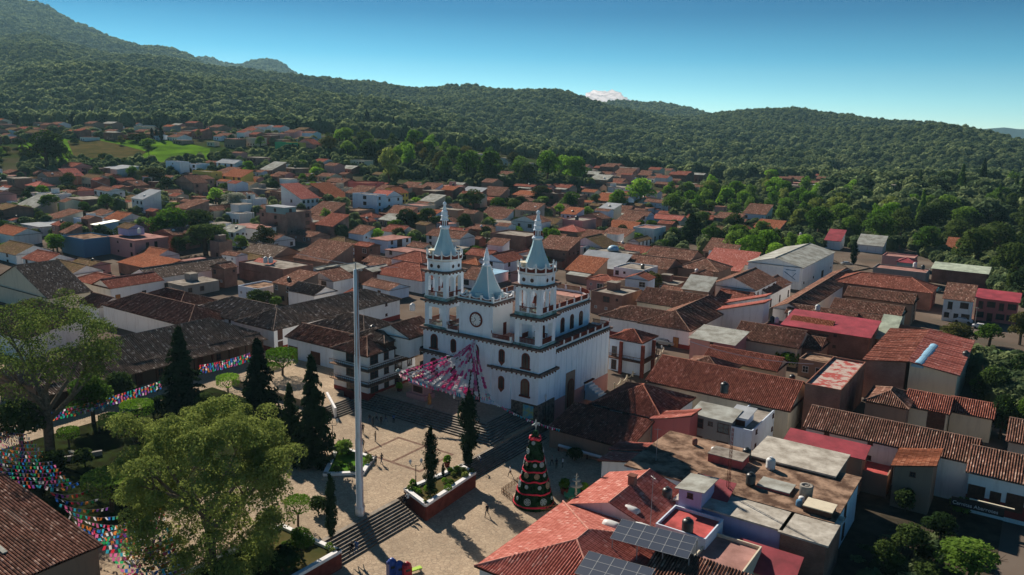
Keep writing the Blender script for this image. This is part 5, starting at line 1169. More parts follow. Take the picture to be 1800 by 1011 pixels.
rl = [('Gp', 't_brown', 'brown tile gable'), ('Gp', 't_red', 'red tile gable'), ('Gq', 't_brown', 'brown side gable'), ('Hp', 't_red', 'red hipped roof'), ('Gp', 't_moss', 'mossy gable'), ('Sq-', 't_orange', 'orange tile slope'), ('F', 'conc', 'flat concrete roof'), ('Fn', 'conc', 'concrete slab roof'), ('Sq-', 'asb', 'cement sheet roof'), ('Gq', 't_red', 'red side gable'), ('Fn', 'conc_pink', 'pink slab roof'), ('Sq-', 'tinwhite', 'white tin roof'), ('Sq-', 't_brown', 'brown tile slope'), ('F', 'conc_moss', 'stained flat roof')]
cand = []
for zone in range(3):
    for i in range(-60, 60):
        for j in range(0, 75):
            cand.append((i * 15.2 + (j % 3) * 4 + zone * 7, 20 + j * 12.5 + (i % 2) * 3 + zone * 5, zone))
SM = ['white', 'bluewhite', 'brick', 'adobe', 'grey', 'cream', 'pink', 't_brown', 't_red', 't_moss', 't_orange', 'conc', 'asb', 'glass', 'conc_pink', 'coral']
SB = MB(); todo = []
for (p0, q0, zone) in cand:
    p = p0 + rz.uniform(-2.5, 2.5); q = q0 + rz.uniform(-2, 2); W_, D_ = rz.uniform(8, 15), rz.uniform(7, 12)
    w0 = pq2w(p, q); Y = w0.y
    if Y < 60 or Y > 760: continue
    z = T(w0.x, Y); sx, sy = proj((w0.x, Y, z + 3))
    if sx < -40 or sx > 1840: continue
    pr = 0
    for P, d in ZONES:
        if inpoly(sx, sy, P): pr = d
    if rz.random() > pr: continue
    if zone: W_ *= .62; D_ *= .62
    fp = (p - W_ - .6, p + .6, q - .6, q + D_ + .6)
    if any(fp[0] < u[1] and fp[1] > u[0] and fp[2] < u[3] and fp[3] > u[2] for u in USED): continue
    USED.append(fp); todo.append((Y / (W_ * 1.0 + 4), p, q, W_, D_, z))
todo.sort(); print('todo', len(todo))
def stuff_house(p, q, W_, D_, z, h, wm, rm, rf, sl):
    c = lambda x, y, zz: tuple(pq2w(p + x, q + y, z + zz))
    wi, ri = SM.index(wm), SM.index(rm); o = .35
    bl = [(-W_, 0), (0, 0), (0, D_), (-W_, D_)]; b0 = len(SB.v)
    SB.v += [c(x, y, -4) for x, y in bl] + [c(x, y, h) for x, y in bl]
    for k in range(4): kk = (k + 1) % 4; SB.face((b0 + k, b0 + kk, b0 + 4 + kk, b0 + 4 + k), wi)
    if rf == 'F': SB.poly([c(x, y, h + .05) for x, y in ((-W_ - o, -o), (o, -o), (o, D_ + o), (-W_ - o, D_ + o))], ri, [(0, 0), (W_, 0), (W_, D_), (0, D_)])
    else:
        r = D_ / 2 * sl; e_ = -o * sl + .1
        SB.poly([c(-W_ - o, -o, h + e_), c(o, -o, h + e_), c(o, D_ / 2, h + r + .1), c(-W_ - o, D_ / 2, h + r + .1)], ri, [(0, 0), (W_, 0), (W_, D_ / 2), (0, D_ / 2)])
        SB.poly([c(o, D_ + o, h + e_), c(-W_ - o, D_ + o, h + e_), c(-W_ - o, D_ / 2, h + r + .1), c(o, D_ / 2, h + r + .1)], ri, [(0, 0), (W_, 0), (W_, D_ / 2), (0, D_ / 2)])
        for x in (-W_, 0): SB.poly([c(x, 0, h), c(x, D_, h), c(x, D_ / 2, h + r)], wi)
    for k in range(int(W_ / 3)):
        x = -W_ + 1.5 + k * 3; SB.poly([c(x, -.03, .9), c(x + 1.1, -.03, .9), c(x + 1.1, -.03, 2.2), c(x, -.03, 2.2)], SM.index('glass'))
wgt = [6, 4, 4, 2, 3, 2, 3, 3, 2, 2, 1, 1, 5, 3]
for n_, (_, p, q, W_, D_, z) in enumerate(todo):
    wm, wn_ = wl[rz.randrange(len(wl))]; rf, rm, rn_ = rz.choices(rl, wgt)[0]
    st = 2 if rz.random() < .3 else 1; h = st * 2.9 + rz.uniform(0, .6)
    if n_ >= 185:
        if n_ < 470: stuff_house(p, q, W_, D_, z, h, wm if wm in SM else 'brick', rm if rm in SM else 't_brown', 'F' if rf[0] == 'F' else 'G', .32)
        continue
    w0 = pq2w(p, q)
    t = thing('house', 'x', 'house', pq2w(p, q, z), ROT + R(rz.uniform(-6, 6)))
    wing(t, -W_, 0, 0, D_, 0, h, rf, wm, rm, rz.uniform(.22, .42), .4, False, low=-4.5)
    for s in range(st):
        n = max(2, int(W_ / 2.6)); m_ = max(2, int(D_ / 3.0))
        openings(t, '-q', -W_, 0, 0, D_, s * 2.9, ''.join(rz.choice('w.sWd.' if s == 0 else 'w.sW.') for _ in range(n)), rz.choice(['frame_b', 'frame_w']))
        if rz.random() < .6: openings(t, '+p', -W_, 0, 0, D_, s * 2.9, ''.join(rz.choice('w..s') for _ in range(m_)))
    if rf[0] == 'F' and rz.random() < .4:
        x = -rz.uniform(2.5, W_ - 1.5); y = rz.uniform(1.5, D_ - 3); bb = MB(); bb.box(x - 1.5, x + 1.5, y, y + 2.6, h, h + 2.3); bb.box(x - 1.7, x + 1.7, y - .2, y + 2.8, h + 2.3, h + 2.42, 1); bb.build('rooftop_room', [M[wm], M['conc']], t)
    if W_ > 10 and rf[0] != 'F' and rz.random() < .6:      # lean-to against the front
        wing(t, -W_ * rz.uniform(.5, .8), -.6, -rz.uniform(2.5, 4), -.05, 0, 2.5, 'Sq-', wm, rz.choice(['t_red', 't_brown', 'asb']), .2, .2, False, low=-4.5)
    AUTO.append((t, f"{'tall ' if st == 2 else 'low '}{wn_} house with {rn_}", (w0.x, w0.y, z + h)))
SB.build('distant_houses', [M[k] for k in SM], kind='stuff')
print('houses', len(AUTO), 'explicit', len(USED) - len(AUTO))
M['shade_lawn'] = mat('shade_tinted_soil_and_grass', (.022, .034, .010), .95, .5, .4, (.016, .014, .009), detail=8)  # garden ground with the shade of the trees put into its colour
# ================================================================ trees and plants
TREES = []; TANKS = []
def limbs(b, seed, h, w_, tr, n=6, lean=0.0, start=.3):
    rr = random.Random(seed); top = Vector((lean * h, 0, h * .72))
    pts = [Vector((0, 0, -.02 * h)), Vector((lean * h * .3, rr.uniform(-.02, .02) * h, h * .3)), Vector((lean * h * .7, rr.uniform(-.03, .03) * h, h * .52)), top]
    rs = [tr * 1.25, tr, tr * .7, tr * .3]
    for a, c, r0, r1 in zip(pts, pts[1:], rs, rs[1:]): b.bar(a, c, r0, 6, 0, r1)
    for i in range(n):
        f = start + (i / n) * .35; a = pts[1].lerp(pts[2], min(1, f)) if f < .55 else pts[2].lerp(top, .3); t = 2 * math.pi * i / n + rr.uniform(-.4, .4)
        mid = a + Vector((math.cos(t) * w_ * .16, math.sin(t) * w_ * .16, h * .12)); e = a + Vector((math.cos(t) * w_ * rr.uniform(.3, .42), math.sin(t) * w_ * rr.uniform(.3, .42), h * rr.uniform(.2, .36)))
        b.bar(a, mid, tr * .5, 5, 0, tr * .34); b.bar(mid, e, tr * .34, 4, 0, tr * .1)
        for s in (-1, 1): q = mid.lerp(e, .5); b.bar(q, q + Vector((math.cos(t + s * .8) * w_ * .14, math.sin(t + s * .8) * w_ * .14, h * .12)), tr * .18, 4, 0, tr * .05)
def lobes_broad(rr, n, h0, spread, lr, flat=.8):
    L = [((0, 0, h0 + .12), (lr * 1.35, lr * 1.35, lr * 1.2))]
    for i in range(n):
        t = rr.uniform(0, 6.28); r = spread * math.sqrt(rr.random()); z = h0 + rr.uniform(-.16, .2) - (r / spread) ** 2 * .1
        s = lr * rr.uniform(.55, 1.0); L.append(((r * math.cos(t), r * math.sin(t), z), (s, s, s * flat)))
    return L
LIB = {}
def template(kind):
    """unit tree: height 1, width 1"""
    out = []
    for k in range({'broad': 4, 'tall': 3, 'conifer': 2, 'cypress': 2, 'bush': 2, 'topiary': 2}[kind]):
        rr = random.Random(hash((kind, k)) % 1000 if False else {'broad': 10, 'tall': 30, 'conifer': 50, 'cypress': 70, 'bush': 90, 'topiary': 110}[kind] + k); g = np.random.default_rng(rr.randrange(999))
        b = MB()
        if kind == 'broad': limbs(b, k, 1, 1, .035, 6); V = leaf_cloud(g, lobes_broad(rr, 13, .60, .30, .21), 2600, .052)
        elif kind == 'tall': limbs(b, k, 1, .8, .03, 6); V = leaf_cloud(g, [((rr.uniform(-.2, .2), rr.uniform(-.2, .2), .34 + .56 * i / 12), (.26 * (1.1 - abs(i / 12 - .45)), .26 * (1.1 - abs(i / 12 - .45)), .13)) for i in range(13)], 2300, .05)
        elif kind in ('conifer', 'cypress'):
            b.bar((0, 0, -.02), (0, 0, .9), .022, 6, 0, .004); n = 8400; nb = 210 if kind == 'conifer' else 120; bi_ = g.integers(0, nb, n); zb_ = np.sort(g.random(nb)) ** (1.15 if kind == 'conifer' else 1.0); tb_ = g.random(nb) * 6.283
            Lb = (.5 * (1 - zb_) ** .8 * (.55 + .55 * g.random(nb)) + .02) if kind == 'conifer' else .5 * np.sin(np.clip(zb_ * .9 + .08, 0, 1) * math.pi) ** .6 * (1 - .3 * zb_) * (.55 + .55 * g.random(nb))
            s_ = g.random(n) ** .7; L_ = Lb[bi_]; r = L_ * s_; t = tb_[bi_] + g.normal(size=n) * (.16 if kind == 'conifer' else .42) * (1.15 - s_ * .6); Z = .05 + zb_[bi_] * .95 + ((-.10 * s_ * L_ * 2) if kind == 'conifer' else (.14 * s_ * L_ * 2)) + g.normal(size=n) * (.010 if kind == 'conifer' else .02)
            P = np.stack([r * np.cos(t), r * np.sin(t), Z], 1); N = np.stack([np.cos(t), np.sin(t), np.full(n, .6)], 1) + g.normal(size=(n, 3)) * .45; N /= np.linalg.norm(N, axis=1)[:, None]
            A = np.cross(N, g.normal(size=(n, 3))); A /= np.linalg.norm(A, axis=1)[:, None]; B = np.cross(N, A); s = (.042 * (.6 + .8 * g.random(n)))[:, None]
            sx = np.array([1, 1, .55 if kind == 'conifer' else .4]); V = np.empty((n, 4, 3)); V[:, 0] = P - A * s * sx; V[:, 1] = P + B * s * .5 * sx; V[:, 2] = P + A * s * 1.3 * sx; V[:, 3] = P - B * s * .5 * sx; V = V.reshape(-1, 3)
        elif kind == 'bush': V = leaf_cloud(g, [((rr.uniform(-.22, .22), rr.uniform(-.22, .22), rr.uniform(.25, .6)), (.28, .28, .3)) for _ in range(7)], 1100, .09); b.bar((0, 0, -.05), (0, 0, .4), .03, 5)
        else:
            b.bar((0, 0, -.02), (.02, 0, .5), .05, 6, 0, .04)
            for i in range(4): t = i * 1.57 + .4; b.bar((.02, 0, .42), (.26 * math.cos(t), .26 * math.sin(t), .7), .025, 4, 0, .015)
            n = 2600; t = g.random(n) * 6.283; top = g.random(n) < .6; r = np.where(top, .5 * np.sqrt(g.random(n)), .5 + g.normal(size=n) * .006); z = np.where(top, .97 + .03 * (1 - (r / .5) ** 2) + g.normal(size=n) * .012, .62 + .37 * g.random(n))
            P = np.stack([r * np.cos(t), r * np.sin(t), z], 1); N = np.where(top[:, None], np.array([[0, 0, 1.0]]), np.stack([np.cos(t), np.sin(t), np.full(n, .1)], 1)) + g.normal(size=(n, 3)) * .4; N /= np.linalg.norm(N, axis=1)[:, None]
            A = np.cross(N, g.normal(size=(n, 3))); A /= np.linalg.norm(A, axis=1)[:, None]; B = np.cross(N, A); s = (.045 * (.6 + .8 * g.random(n)))[:, None]
            V = np.empty((n, 4, 3)); V[:, 0] = P - A * s * .5; V[:, 1] = P + B * s * .4; V[:, 2] = P + A * s * .6; V[:, 3] = P - B * s * .4; V = V.reshape(-1, 3)
        out.append((V, b.mesh('trunk', M['bark'])))
    return out
CR = {}
def crown_mesh(kind, k, m):
    if kind not in LIB: LIB[kind] = template(kind)
    V, tm = LIB[kind][k % len(LIB[kind])]
    if (kind, k % len(LIB[kind]), m) not in CR: CR[(kind, k % len(LIB[kind]), m)] = quads_mesh('crown', V, M[m])
    return CR[(kind, k % len(LIB[kind]), m)], tm
TN = {'broad': 'broadleaf_tree', 'tall': 'broadleaf_tree', 'conifer': 'conifer', 'cypress': 'cypress', 'bush': 'bush', 'topiary': 'topiary_tree'}
rt = random.Random(21)
def tree(base, top, wpx, kind, m, label=None, z=None, txt=None, group=None, Y=None):
    if z is None: P = gat(base[0], base[1], 0)
    else: P = at(base[0], base[1], z)
    h = aty(base[0], top, P.y).z - P.z; w_ = wpx * (P - Vector((0, 0, CAMH))).length / FOC
    return tree_w(P, h, w_, kind, m, label, txt, group)
def tree_w(P, h, w_, kind, m, label=None, txt=None, group=None):
    cm, tm = crown_mesh(kind, rt.randrange(4), m)
    t = thing(TN[kind], label or 'x', {'bush': 'bush'}.get(kind, 'tree'), P, rt.uniform(0, 6.28), group)
    t.scale = (w_, w_, h)
    link('crown', cm, t); link('trunk', tm, t)
    if not label: TREES.append((t, txt or {'l_bright': 'bright yellow green', 'l_mid': 'fresh green', 'l_green': 'green', 'l_dark': 'dark green', 'l_olive': 'olive green', 'l_conifer': 'blackish green', 'l_yellow': 'yellow', 'l_white': 'pale'}[m] + ' ' + {'broad': 'round crowned tree', 'tall': 'tall tree', 'conifer': 'conifer', 'cypress': 'slender cypress', 'bush': 'bush', 'topiary': 'clipped tree'}[kind], (P.x, P.y, P.z + h * .5)))
    return t
# the two big near trees, built at full detail
def big_tree(label, base, top, wpx, z, nl, nleaf, leaf, m, dens, seed, lean=0, cut=1.25, zc=.50):
    P = at(base[0], base[1], z); h = aty(base[0], top, P.y).z - P.z; w_ = wpx * (P - Vector((0, 0, CAMH))).length / FOC
    rr = random.Random(seed); g = np.random.default_rng(seed); t = thing('broadleaf_tree', label, 'tree', P, 0)
    b = MB(); r0 = h * .028; top_ = []
    forks = []
    b.path([(0, 0, -.3), (lean * .2 * h, .1, h * .16)], r0, 8); b.bar((lean * .2 * h, .1, h * .16), (lean * .45 * h, .2, h * .38), r0 * .95, 8, 0, r0 * .6)
    for i in range(9):
        t_ = 2 * math.pi * i / 9 + rr.uniform(-.25, .25); a = Vector((lean * rr.uniform(.2, .4) * h, .1, h * rr.uniform(.15, .36))); el = rr.uniform(.28, .5)
        m1 = a + Vector((math.cos(t_) * w_ * .16, math.sin(t_) * w_ * .16, h * .17)); e = a + Vector((math.cos(t_) * w_ * rr.uniform(.3, .40), math.sin(t_) * w_ * rr.uniform(.3, .40), h * el))
        b.bar(a, m1, r0 * .5, 6, 0, r0 * .36); b.bar(m1, e, r0 * .36, 5, 0, r0 * .1); forks.append((m1, e))
        for s in (-1, 1, .3):
            q = m1.lerp(e, rr.uniform(.2, .7)); e2 = q + Vector((math.cos(t_ + s) * w_ * .15, math.sin(t_ + s) * w_ * .15, h * rr.uniform(.08, .2))); b.bar(q, e2, r0 * .2, 4, 0, r0 * .05); top_.append(e2)
        top_.append(e)
    b.build('trunk', M['barkg'], t)
    L = []
    for i in range(nl):
        u = rr.random(); t_ = rr.uniform(0, 6.283); ph = math.acos(1 - cut * rr.random()); rad = .5 - .10 * rr.random()
        c = (lean * h * .5 + w_ * (rad - .07) * math.sin(ph) * math.cos(t_) * rr.uniform(.75, 1.02), w_ * (rad - .07) * math.sin(ph) * math.sin(t_) * rr.uniform(.75, 1.02), h * (zc + (.92 - zc) * math.cos(ph)) + rr.uniform(-.05, .04) * h)
        s = w_ * rr.uniform(.035, .08); L.append((c, (s, s, s * .95)))
    for e in top_: s = w_ * rr.uniform(.05, .08); L.append((tuple(e), (s, s, s * .7)))
    V = leaf_cloud(g, L, nleaf, leaf, .35, .15); link('crown', quads_mesh('crown', V, M[m]), t); return t
big_tree('huge bright yellow green tree spreading over the lower left of the plaza', (372, 1000), 704, 302, 0, 230, 100000, .23, 'l_bright', 1, 3, 0, 1.75, .42)
big_tree('airy green tree with bare dark limbs at the left edge, before the tiled arcade roof', (88, 790), 503, 265, 0, 62, 24000, .26, 'l_bright', .6, 8)
# conifers and cypresses on the plaza
tree((322, 720), 578, 92, 'conifer', 'l_conifer', 'dark conifer standing left of the others, before the long arcade', 0)
tree((458, 752), 598, 96, 'conifer', 'l_conifer', 'large dark conifer in the middle of the plaza garden', 0)
tree((552, 812), 628, 92, 'conifer', 'l_conifer', 'large dark conifer nearest the tall white pole', 0)
tree((512, 790), 676, 62, 'conifer', 'l_dark', 'smaller green conifer between the two large dark ones', 0)
tree((582, 948), 838, 30, 'cypress', 'l_conifer', 'slender black cypress by the foot of the lower steps', 0)
tree((757, 868), 756, 36, 'cypress', 'l_conifer', 'pointed dark cypress in the white walled bed', .5)
tree((823, 822), 692, 46, 'cypress', 'l_conifer', 'tall ragged cypress at the right end of the white walled bed', .5)
tree((735, 868), 834, 12, 'cypress', 'l_dark', 'knee high clipped cypress beside the lamp in the white walled bed', .5) if False else None
tree((779, 838), 815, 9, 'cypress', 'l_conifer', 'tiny dark conifer among the shrubs of the white walled bed', .5)
for (x, y, tp, w_, lab) in ((497, 672, 616, 50, 'clipped flat topped tree shading the path left of the inn'), (402, 700, 661, 36, 'small clipped flat topped tree between two dark conifers'), (243, 752, 708, 48, 'clipped flat topped tree above left of the huge bright tree'),
                            (194, 765, 730, 30, 'small clipped flat topped tree, middle of the garden row'), (122, 786, 754, 30, 'small clipped flat topped tree, leftmost of the garden row'), (197, 900, 834, 76, 'wide clipped flat topped tree at the left of the huge bright tree'), (524, 925, 877, 40, 'clipped flat topped tree by the lower left flower bed'),
                            (478, 660, 640, 26, 'round clipped tree behind the middle conifer')):
    tree((x, y), tp, w_, 'topiary', 'l_mid' if y != 900 else 'l_green', lab, 0)
# explicit trees of the town
for a in [((85, 304), 226, 74, 'broad', 'l_dark'), ((683, 328), 256, 46, 'broad', 'l_bright'), ((1010, 326), 272, 62, 'broad', 'l_mid'), ((962, 322), 262, 52, 'broad', 'l_mid'), ((912, 320), 282, 46, 'broad', 'l_green'), ((862, 322), 262, 60, 'broad', 'l_green'), ((820, 318), 266, 52, 'tall', 'l_green'), ((1127, 298), 277, 30, 'broad', 'l_yellow'),
          ((1126, 362), 311, 62, 'broad', 'l_mid'), ((1086, 374), 331, 40, 'broad', 'l_mid'), ((1214, 424), 376, 62, 'conifer', 'l_dark'), ((305, 424), 363, 84, 'broad', 'l_mid'), ((348, 420), 366, 74, 'broad', 'l_dark'), ((362, 448), 392, 100, 'broad', 'l_dark'), ((466, 444), 396, 50, 'tall', 'l_olive'),
          ((414, 372), 337, 62, 'broad', 'l_white'), ((573, 394), 366, 22, 'tall', 'l_mid'), ((715, 402), 366, 52, 'broad', 'l_dark'), ((752, 402), 364, 50, 'broad', 'l_dark'), ((832, 372), 331, 52, 'broad', 'l_dark'), ((874, 374), 346, 44, 'broad', 'l_green'), ((903, 378), 349, 40, 'broad', 'l_dark'), ((952, 354), 325, 48, 'broad', 'l_olive'),
          ((1003, 374), 335, 46, 'broad', 'l_green'), ((460, 538), 503, 46, 'bush', 'l_dark'), ((484, 540), 516, 22, 'bush', 'l_green'), ((1138, 510), 470, 66, 'bush', 'l_olive'), ((1292, 454), 403, 50, 'tall', 'l_green'), ((1324, 456), 418, 40, 'broad', 'l_green'), ((1264, 446), 402, 40, 'broad', 'l_dark'),
          ((1500, 466), 424, 16, 'cypress', 'l_conifer'), ((1392, 645), 614, 44, 'bush', 'l_mid'), ((1428, 655), 624, 36, 'bush', 'l_olive'), ((1366, 640), 612, 26, 'bush', 'l_mid'), ((1445, 640), 618, 22, 'bush', 'l_mid'), ((1680, 606), 566, 64, 'broad', 'l_olive'), ((1738, 608), 568, 52, 'broad', 'l_green'), ((1792, 606), 546, 50, 'broad', 'l_olive'),
          ((702, 420), 396, 30, 'bush', 'l_olive'), ((395, 290), 262, 22, 'tall', 'l_dark'), ((276, 246), 228, 10, 'cypress', 'l_conifer'), ((284, 248), 222, 10, 'cypress', 'l_conifer'), ((268, 246), 226, 9, 'cypress', 'l_conifer'), ((245, 250), 232, 44, 'bush', 'l_olive'), ((215, 252), 244, 12, 'bush', 'l_dark'),
          ((180, 282), 266, 18, 'bush', 'l_dark'), ((262, 275), 252, 16, 'tall', 'l_dark'), ((222, 295), 276, 22, 'broad', 'l_dark'), ((270, 322), 294, 50, 'broad', 'l_olive'), ((100, 322), 298, 30, 'bush', 'l_olive'), ((170, 320), 292, 26, 'tall', 'l_dark'), ((235, 312), 296, 30, 'bush', 'l_dark'), ((90, 376), 340, 46, 'broad', 'l_green'), ((120, 345), 322, 30, 'bush', 'l_olive'),
          ((550, 342), 318, 24, 'broad', 'l_mid'), ((645, 210), 192, 14, 'conifer', 'l_conifer'), ((646, 232), 204, 34, 'broad', 'l_dark'), ((664, 234), 208, 36, 'broad', 'l_dark'), ((700, 236), 218, 36, 'broad', 'l_dark'), ((724, 244), 210, 20, 'conifer', 'l_conifer'), ((692, 228), 206, 14, 'conifer', 'l_conifer'), ((760, 260), 224, 40, 'broad', 'l_dark'), ((784, 262), 226, 30, 'tall', 'l_dark'), ((826, 258), 238, 16, 'conifer', 'l_conifer'),
          ((742, 260), 228, 30, 'broad', 'l_olive'), ((695, 322), 292, 22, 'cypress', 'l_dark'), ((752, 326), 296, 10, 'cypress', 'l_conifer'), ((720, 300), 256, 14, 'cypress', 'l_dark'), ((740, 280), 248, 28, 'broad', 'l_olive'), ((757, 268), 258, 20, 'bush', 'l_mid'), ((510, 355), 340, 26, 'bush', 'l_mid'), ((1690, 905), 868, 40, 'bush', 'l_green'), ((1705, 1018), 950, 110, 'broad', 'l_green'), ((1640, 660), 640, 1, 'bush', 'l_dark'),
          ((1565, 322), 291, 24, 'broad', 'l_mid'), ((1520, 322), 300, 30, 'broad', 'l_olive'), ((1620, 322), 302, 40, 'broad', 'l_olive'), ((1440, 345), 320, 28, 'broad', 'l_green'), ((1700, 660), 600, 1, 'bush', 'l_dark')]:
    if a[2] > 1: tree(*a)
USEDT = []
DIST = []
def blocked(P, r):
    p, q = w2pq(P.x, P.y)
    for u in USED:
        if u[0] - r * .35 < p < u[1] + r * .35 and u[2] - r * .35 < q < u[3] + r * .35: return True
    for (X, Y, r2) in USEDT:
        if (X - P.x) ** 2 + (Y - P.y) ** 2 < (.42 * (r + r2)) ** 2: return True
    return False
TZ = [([(1235, 330), (1300, 305), (1420, 335), (1560, 345), (1640, 350), (1560, 405), (1530, 440), (1440, 418), (1380, 395), (1230, 360)], 46, (13, 19), ['l_mid', 'l_mid', 'l_green', 'l_bright'], ['broad', 'broad', 'tall']),
      ([(1440, 318), (1600, 305), (1830, 300), (1830, 520), (1740, 500), (1690, 455), (1600, 430), (1560, 390), (1640, 350), (1540, 335)], 64, (13, 21), ['l_dark', 'l_dark', 'l_green', 'l_conifer'], ['broad', 'tall', 'broad', 'conifer']),
      ([(560, 232), (700, 236), (850, 262), (1020, 285), (1040, 325), (860, 330), (760, 300), (640, 290), (560, 262)], 70, (13, 20), ['l_green', 'l_dark', 'l_olive', 'l_green', 'l_mid', 'l_dark'], ['broad', 'tall', 'broad']),
      ([(1140, 335), (1230, 330), (1400, 380), (1420, 440), (1340, 460), (1240, 440), (1190, 395), (1040, 350)], 40, (10, 16), ['l_green', 'l_dark', 'l_green', 'l_mid'], ['broad', 'broad', 'tall']),
      ([(1700, 640), (1830, 640), (1830, 760), (1760, 700), (1710, 670)], 14, (5, 9), ['l_dark', 'l_dark', 'l_green'], ['broad', 'bush']),
      ([(1560, 915), (1680, 925), (1760, 930), (1760, 1030), (1540, 1030)], 8, (3, 5), ['l_dark', 'l_dark', 'l_green'], ['bush']),
      ([(-40, 215), (120, 205), (330, 205), (560, 225), (560, 262), (300, 238), (100, 262), (-40, 300)], 40, (8, 13), ['l_dark', 'l_green', 'l_olive', 'l_olive'], ['broad', 'bush', 'tall']),
      ([(-40, 300), (240, 300), (560, 280), (640, 330), (560, 420), (200, 440), (-40, 420)], 46, (6, 11), ['l_dark', 'l_green', 'l_green', 'l_mid'], ['broad', 'broad', 'bush']),
      ([(640, 330), (1000, 330), (1200, 380), (1180, 420), (1000, 460), (640, 420)], 40, (6, 10), ['l_dark', 'l_green', 'l_green', 'l_mid'], ['broad', 'bush'])]
for P_, n, sz, ms, ks in TZ:
    xs = [a[0] for a in P_]; ys = [a[1] for a in P_]; got = 0
    for _ in range(n * 14):
        if got >= n: break
        x, y = rt.uniform(min(xs), max(xs)), rt.uniform(min(ys), max(ys))
        if not inpoly(x, y, P_): continue
        P = gat(x, y, 4.0); P.z = T(P.x, P.y); s = rt.uniform(*sz)
        if blocked(P, s * .9): continue
        k = rt.choice(ks); w_ = s * (.95 if k == 'broad' else .7 if k == 'tall' else .55 if k == 'conifer' else 1.0); hh = s * (.85 if k != 'bush' else .6)
        USEDT.append((P.x, P.y, w_)); tree_w(P, hh if k != 'conifer' else s * 1.25, w_, k, rt.choice(ms)); got += 1
for (x, y, tp, w_, k, m) in ((40, 800, 700, 90, 'broad', 'l_dark'), (165, 745, 655, 80, 'broad', 'l_green'), (215, 705, 640, 60, 'bush', 'l_dark'), (100, 860, 790, 60, 'broad', 'l_dark'), (150, 820, 780, 40, 'bush', 'l_dark'), (270, 735, 690, 46, 'bush', 'l_dark'), (360, 735, 690, 50, 'broad', 'l_dark'), (395, 740, 695, 46, 'bush', 'l_green'),
                          (530, 985, 925, 50, 'broad', 'l_green'), (500, 1010, 960, 70, 'bush', 'l_dark'), (420, 1015, 960, 70, 'bush', 'l_dark'), (600, 800, 770, 40, 'bush', 'l_green'), (480, 800, 740, 50, 'bush', 'l_dark'), (430, 770, 700, 50, 'broad', 'l_dark'), (560, 905, 870, 40, 'bush', 'l_dark'),
                          (1590, 900, 850, 40, 'bush', 'l_dark'), (1650, 960, 900, 60, 'broad', 'l_dark'), (1600, 985, 920, 70, 'broad', 'l_dark'), (1550, 1010, 950, 60, 'broad', 'l_dark'), (1755, 790, 690, 60, 'broad', 'l_dark'), (1740, 730, 640, 70, 'broad', 'l_dark'), (1790, 700, 620, 70, 'broad', 'l_dark'), (1735, 680, 640, 40, 'bush', 'l_green'),
                          (1250, 975, 925, 60, 'bush', 'l_dark'), (1310, 985, 940, 50, 'bush', 'l_dark'), (1060, 800, 770, 30, 'bush', 'l_dark'), (1010, 810, 780, 30, 'bush', 'l_dark')):
    tree((x, y), tp, w_, k, m, None, 0 if x < 900 else -1.9)
# undergrowth and hedges between the houses: nobody could count it
def under(name, zones, n, size):
    pts = []
    for P_ in zones:
        xs = [a[0] for a in P_[0]]; ys = [a[1] for a in P_[0]]
        for _ in range(P_[1]):
            x, y = rt.uniform(min(xs), max(xs)), rt.uniform(min(ys), max(ys))
            if not inpoly(x, y, P_[0]): continue
            P = gat(x, y, 0)
            if P.y > 800: continue
            s = rt.uniform(*size)
            p, q = w2pq(P.x, P.y)
            if any(u[0] < p < u[1] and u[2] < q < u[3] for u in USED): continue
            pts.append((P.x, P.y, T(P.x, P.y) - (1.9 if P.y < 110 else 0), s * (.6 if P.y < 110 else 1)))
    return forest(name, pts)
under('undergrowth', [([(1180, 330), (1440, 300), (1830, 290), (1830, 560), (1730, 500), (1600, 440), (1420, 440), (1240, 450)], 5200), ([(560, 225), (1040, 275), (1040, 340), (560, 300)], 2200), ([(-60, 205), (560, 215), (560, 262), (300, 240), (100, 245), (-60, 260)], 1500), ([(30, 290), (300, 285), (420, 270), (560, 262), (560, 300), (200, 312), (40, 312)], 900), ([(1700, 650), (1830, 655), (1830, 760), (1750, 720)], 500), ([(1530, 930), (1600, 925), (1670, 950), (1700, 1040), (1480, 1040)], 70), ([(-60, 310), (600, 310), (1200, 340), (1200, 470), (560, 420), (-60, 430)], 800)], 0, (1.3, 3.2))
# the wood beyond the town on the far right and behind the ridge: one mass
wd = []
for _ in range(2600):
    x = rt.uniform(-100, 1850); Y = rt.uniform(740, 1000) if x < 1450 else rt.uniform(430, 950)
    P = aty(x, 300, Y)
    wd.append((P.x, Y, T(P.x, Y) + 1, rt.uniform(4.5, 7.5)))
forest('far_wood', wd)
